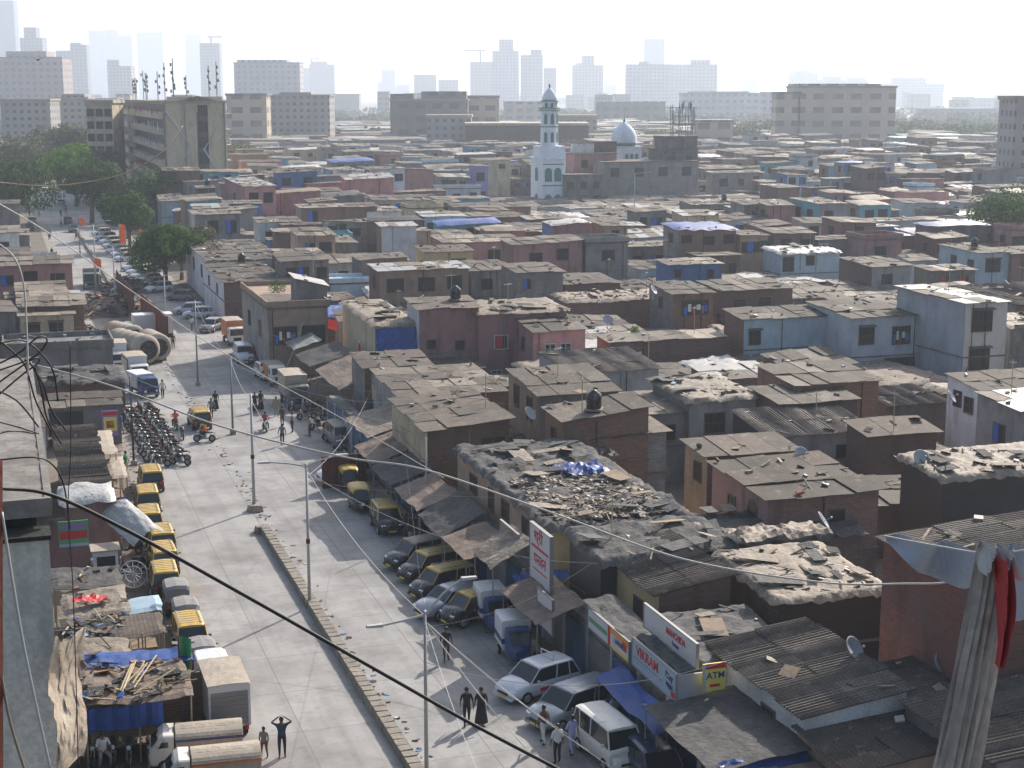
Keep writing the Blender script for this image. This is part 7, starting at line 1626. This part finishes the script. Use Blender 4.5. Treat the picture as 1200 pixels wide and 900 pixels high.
# ------------------------------------------------------------------ label pass
LM=[('the white minaret',(643,150)),('the white dome',(729,155)),('the telecom masts',(797,140)),('the pink house',(300,233)),('the apartment block',(230,180)),('the turquoise house',(423,207)),('the lilac house',(564,210)),('the blue draped house',(900,260)),('the long pale house',(1045,275)),('the light blue corner house',(1140,305)),('the bright blue tin cabin',(814,320)),('the big light blue house',(930,405)),('the tall off-white house',(1150,400)),('the three window house',(490,335)),('the salmon lean-to',(650,410)),('the mauve house',(525,385)),('the red brick twin roofs',(710,510)),('the crumpled tan roof',(800,450)),('the arched window house',(940,600)),('the rust red house',(1090,690)),('the black sheeted house',(1130,570)),('the cream emblem house',(430,390)),('the old street house',(345,355)),('the whitewashed building',(270,310)),('the tall red lettered sign',(635,640)),('the white hatchback',(630,800)),('the white right roof house',(1180,500)),('the right edge tree',(1185,260)),('the cream left side house',(55,380)),('the ribbed tanks',(165,410)),('the covered lorry',(343,450)),('the big beige block',(990,125)),('the left row of taxis',(185,640))]
bpy.context.view_layer.update()
used={}
ORD=['nearest','second nearest','third nearest','fourth nearest','fifth nearest','sixth nearest','seventh nearest','eighth nearest','ninth nearest','tenth nearest','eleventh nearest','twelfth nearest']
gr={}
for o,lb in AUTO:
    p=o.matrix_world.translation; q=pj(p.x,p.y,p.z+2); b=min(LM,key=lambda l:(l[1][0]-q[0])**2+((l[1][1]-q[1])*2)**2)
    dx,dy=q[0]-b[1][0],q[1]-b[1][1]; dist=math.hypot(dx,dy)
    if 'large parked group' in lb or 'dark group' in lb or 'bottom left' in lb or 'shade beside' in lb or 'far road crowd' in lb or 'shop' in lb or 'aerial' in lb or 'bottom street lamp' in lb: pos=''
    elif abs(dy)*2<abs(dx): pos=('right of ' if dx>0 else 'left of ')+b[0]
    else: pos=('behind ' if dy<0 else 'in front of ')+b[0]+('' if abs(dx)<12 else (', to its right' if dx>0 else ', to its left'))
    gr.setdefault((lb+' '+pos).strip(),[]).append((-q[1],dist,o))
for lb,L in gr.items():
    L.sort(key=lambda a:a[0])
    for i,(_,_,o) in enumerate(L):
        t=lb
        if len(L)>1:
            if i<12: t=lb+', '+ORD[i]
            else: t=lb+', number %d from the near end'%(i+1)
        ws=t.split(); 
        if len(ws)>16:
            t=t.replace('a grey sheet roof','grey roof').replace('a dark sheet roof','dark roof').replace('a dusty pale roof','pale roof').replace('a bright tin roof','tin roof').replace('a rumpled sheet covered roof','rumpled roof').replace(', to its',' to its').replace('loose scrap, stones and sticks lying on a roof','loose scrap on a roof').replace(' from the near end','')
        ws=t.split(); o['label']=' '.join(ws[:16])
        if len(ws)<4: o['label']='plain '+t+' in the crowd'
# ------------------------------------------------------------------ camera, light, air
cam=bpy.data.cameras.new('camera'); co=bpy.data.objects.new('camera',cam); col.objects.link(co); co.location=(0,0,H); co.rotation_euler=(math.pi/2-PITCH,0,0)
cam.sensor_width=36; cam.lens=36*F/1200; cam.clip_end=30000; cam.clip_start=.5; sc.camera=co
EL=R(33); AZ=math.atan2(.50,.86)     # azimuth from +Y towards +X
dirv=Vector((math.sin(AZ)*math.cos(EL),math.cos(AZ)*math.cos(EL),math.sin(EL)))
sun=bpy.data.lights.new('sun','SUN'); sun.energy=SUN_E if 'SUN_E' in globals() else 5.0; sun.angle=R(.5); sun.color=(1,.93,.84); so=bpy.data.objects.new('sun',sun); col.objects.link(so); so.rotation_euler=dirv.to_track_quat('Z','Y').to_euler(); so.location=(50,80,120)
w=bpy.data.worlds.new('World'); sc.world=w; w.use_nodes=True; nt=w.node_tree
sky=nt.nodes.new('ShaderNodeTexSky'); sky.sky_type='NISHITA'; sky.sun_disc=False; sky.sun_elevation=EL; sky.sun_rotation=AZ; sky.dust_density=4; sky.air_density=1.2; sky.ozone_density=2.0; sky.altitude=10
nt.links.new(sky.outputs[0],nt.nodes['Background'].inputs[0]); nt.nodes['Background'].inputs[1].default_value=.12
m=MB(); m.box(-6500,6500,-400,9500,-1,480); o=m.build('haze','haze' if 'haze' in M else 'dark'); tag(o,'pale daylight haze over the whole quarter','haze',None,'stuff')
hm=bpy.data.materials.new('haze_air'); hm.use_nodes=True; n2=hm.node_tree; n2.nodes.clear(); out=n2.nodes.new('ShaderNodeOutputMaterial'); pv=n2.nodes.new('ShaderNodeVolumePrincipled'); pv.inputs['Color'].default_value=(.76,.86,1,1); pv.inputs['Density'].default_value=.00024; pv.inputs['Anisotropy'].default_value=.4
n2.links.new(pv.outputs[0],out.inputs['Volume']); o.data.materials.clear(); o.data.materials.append(hm); o.visible_shadow=True
sc.view_settings.view_transform='Standard'; sc.view_settings.look='None'; sc.view_settings.exposure=.5; sc.view_settings.gamma=1
sc.cycles.max_bounces=5; sc.cycles.diffuse_bounces=3; sc.cycles.glossy_bounces=2; sc.cycles.transmission_bounces=2; sc.cycles.volume_bounces=1; sc.cycles.transparent_max_bounces=4
sc.cycles.use_denoising=True
print('fillers',NF,'objects',len(bpy.data.objects))
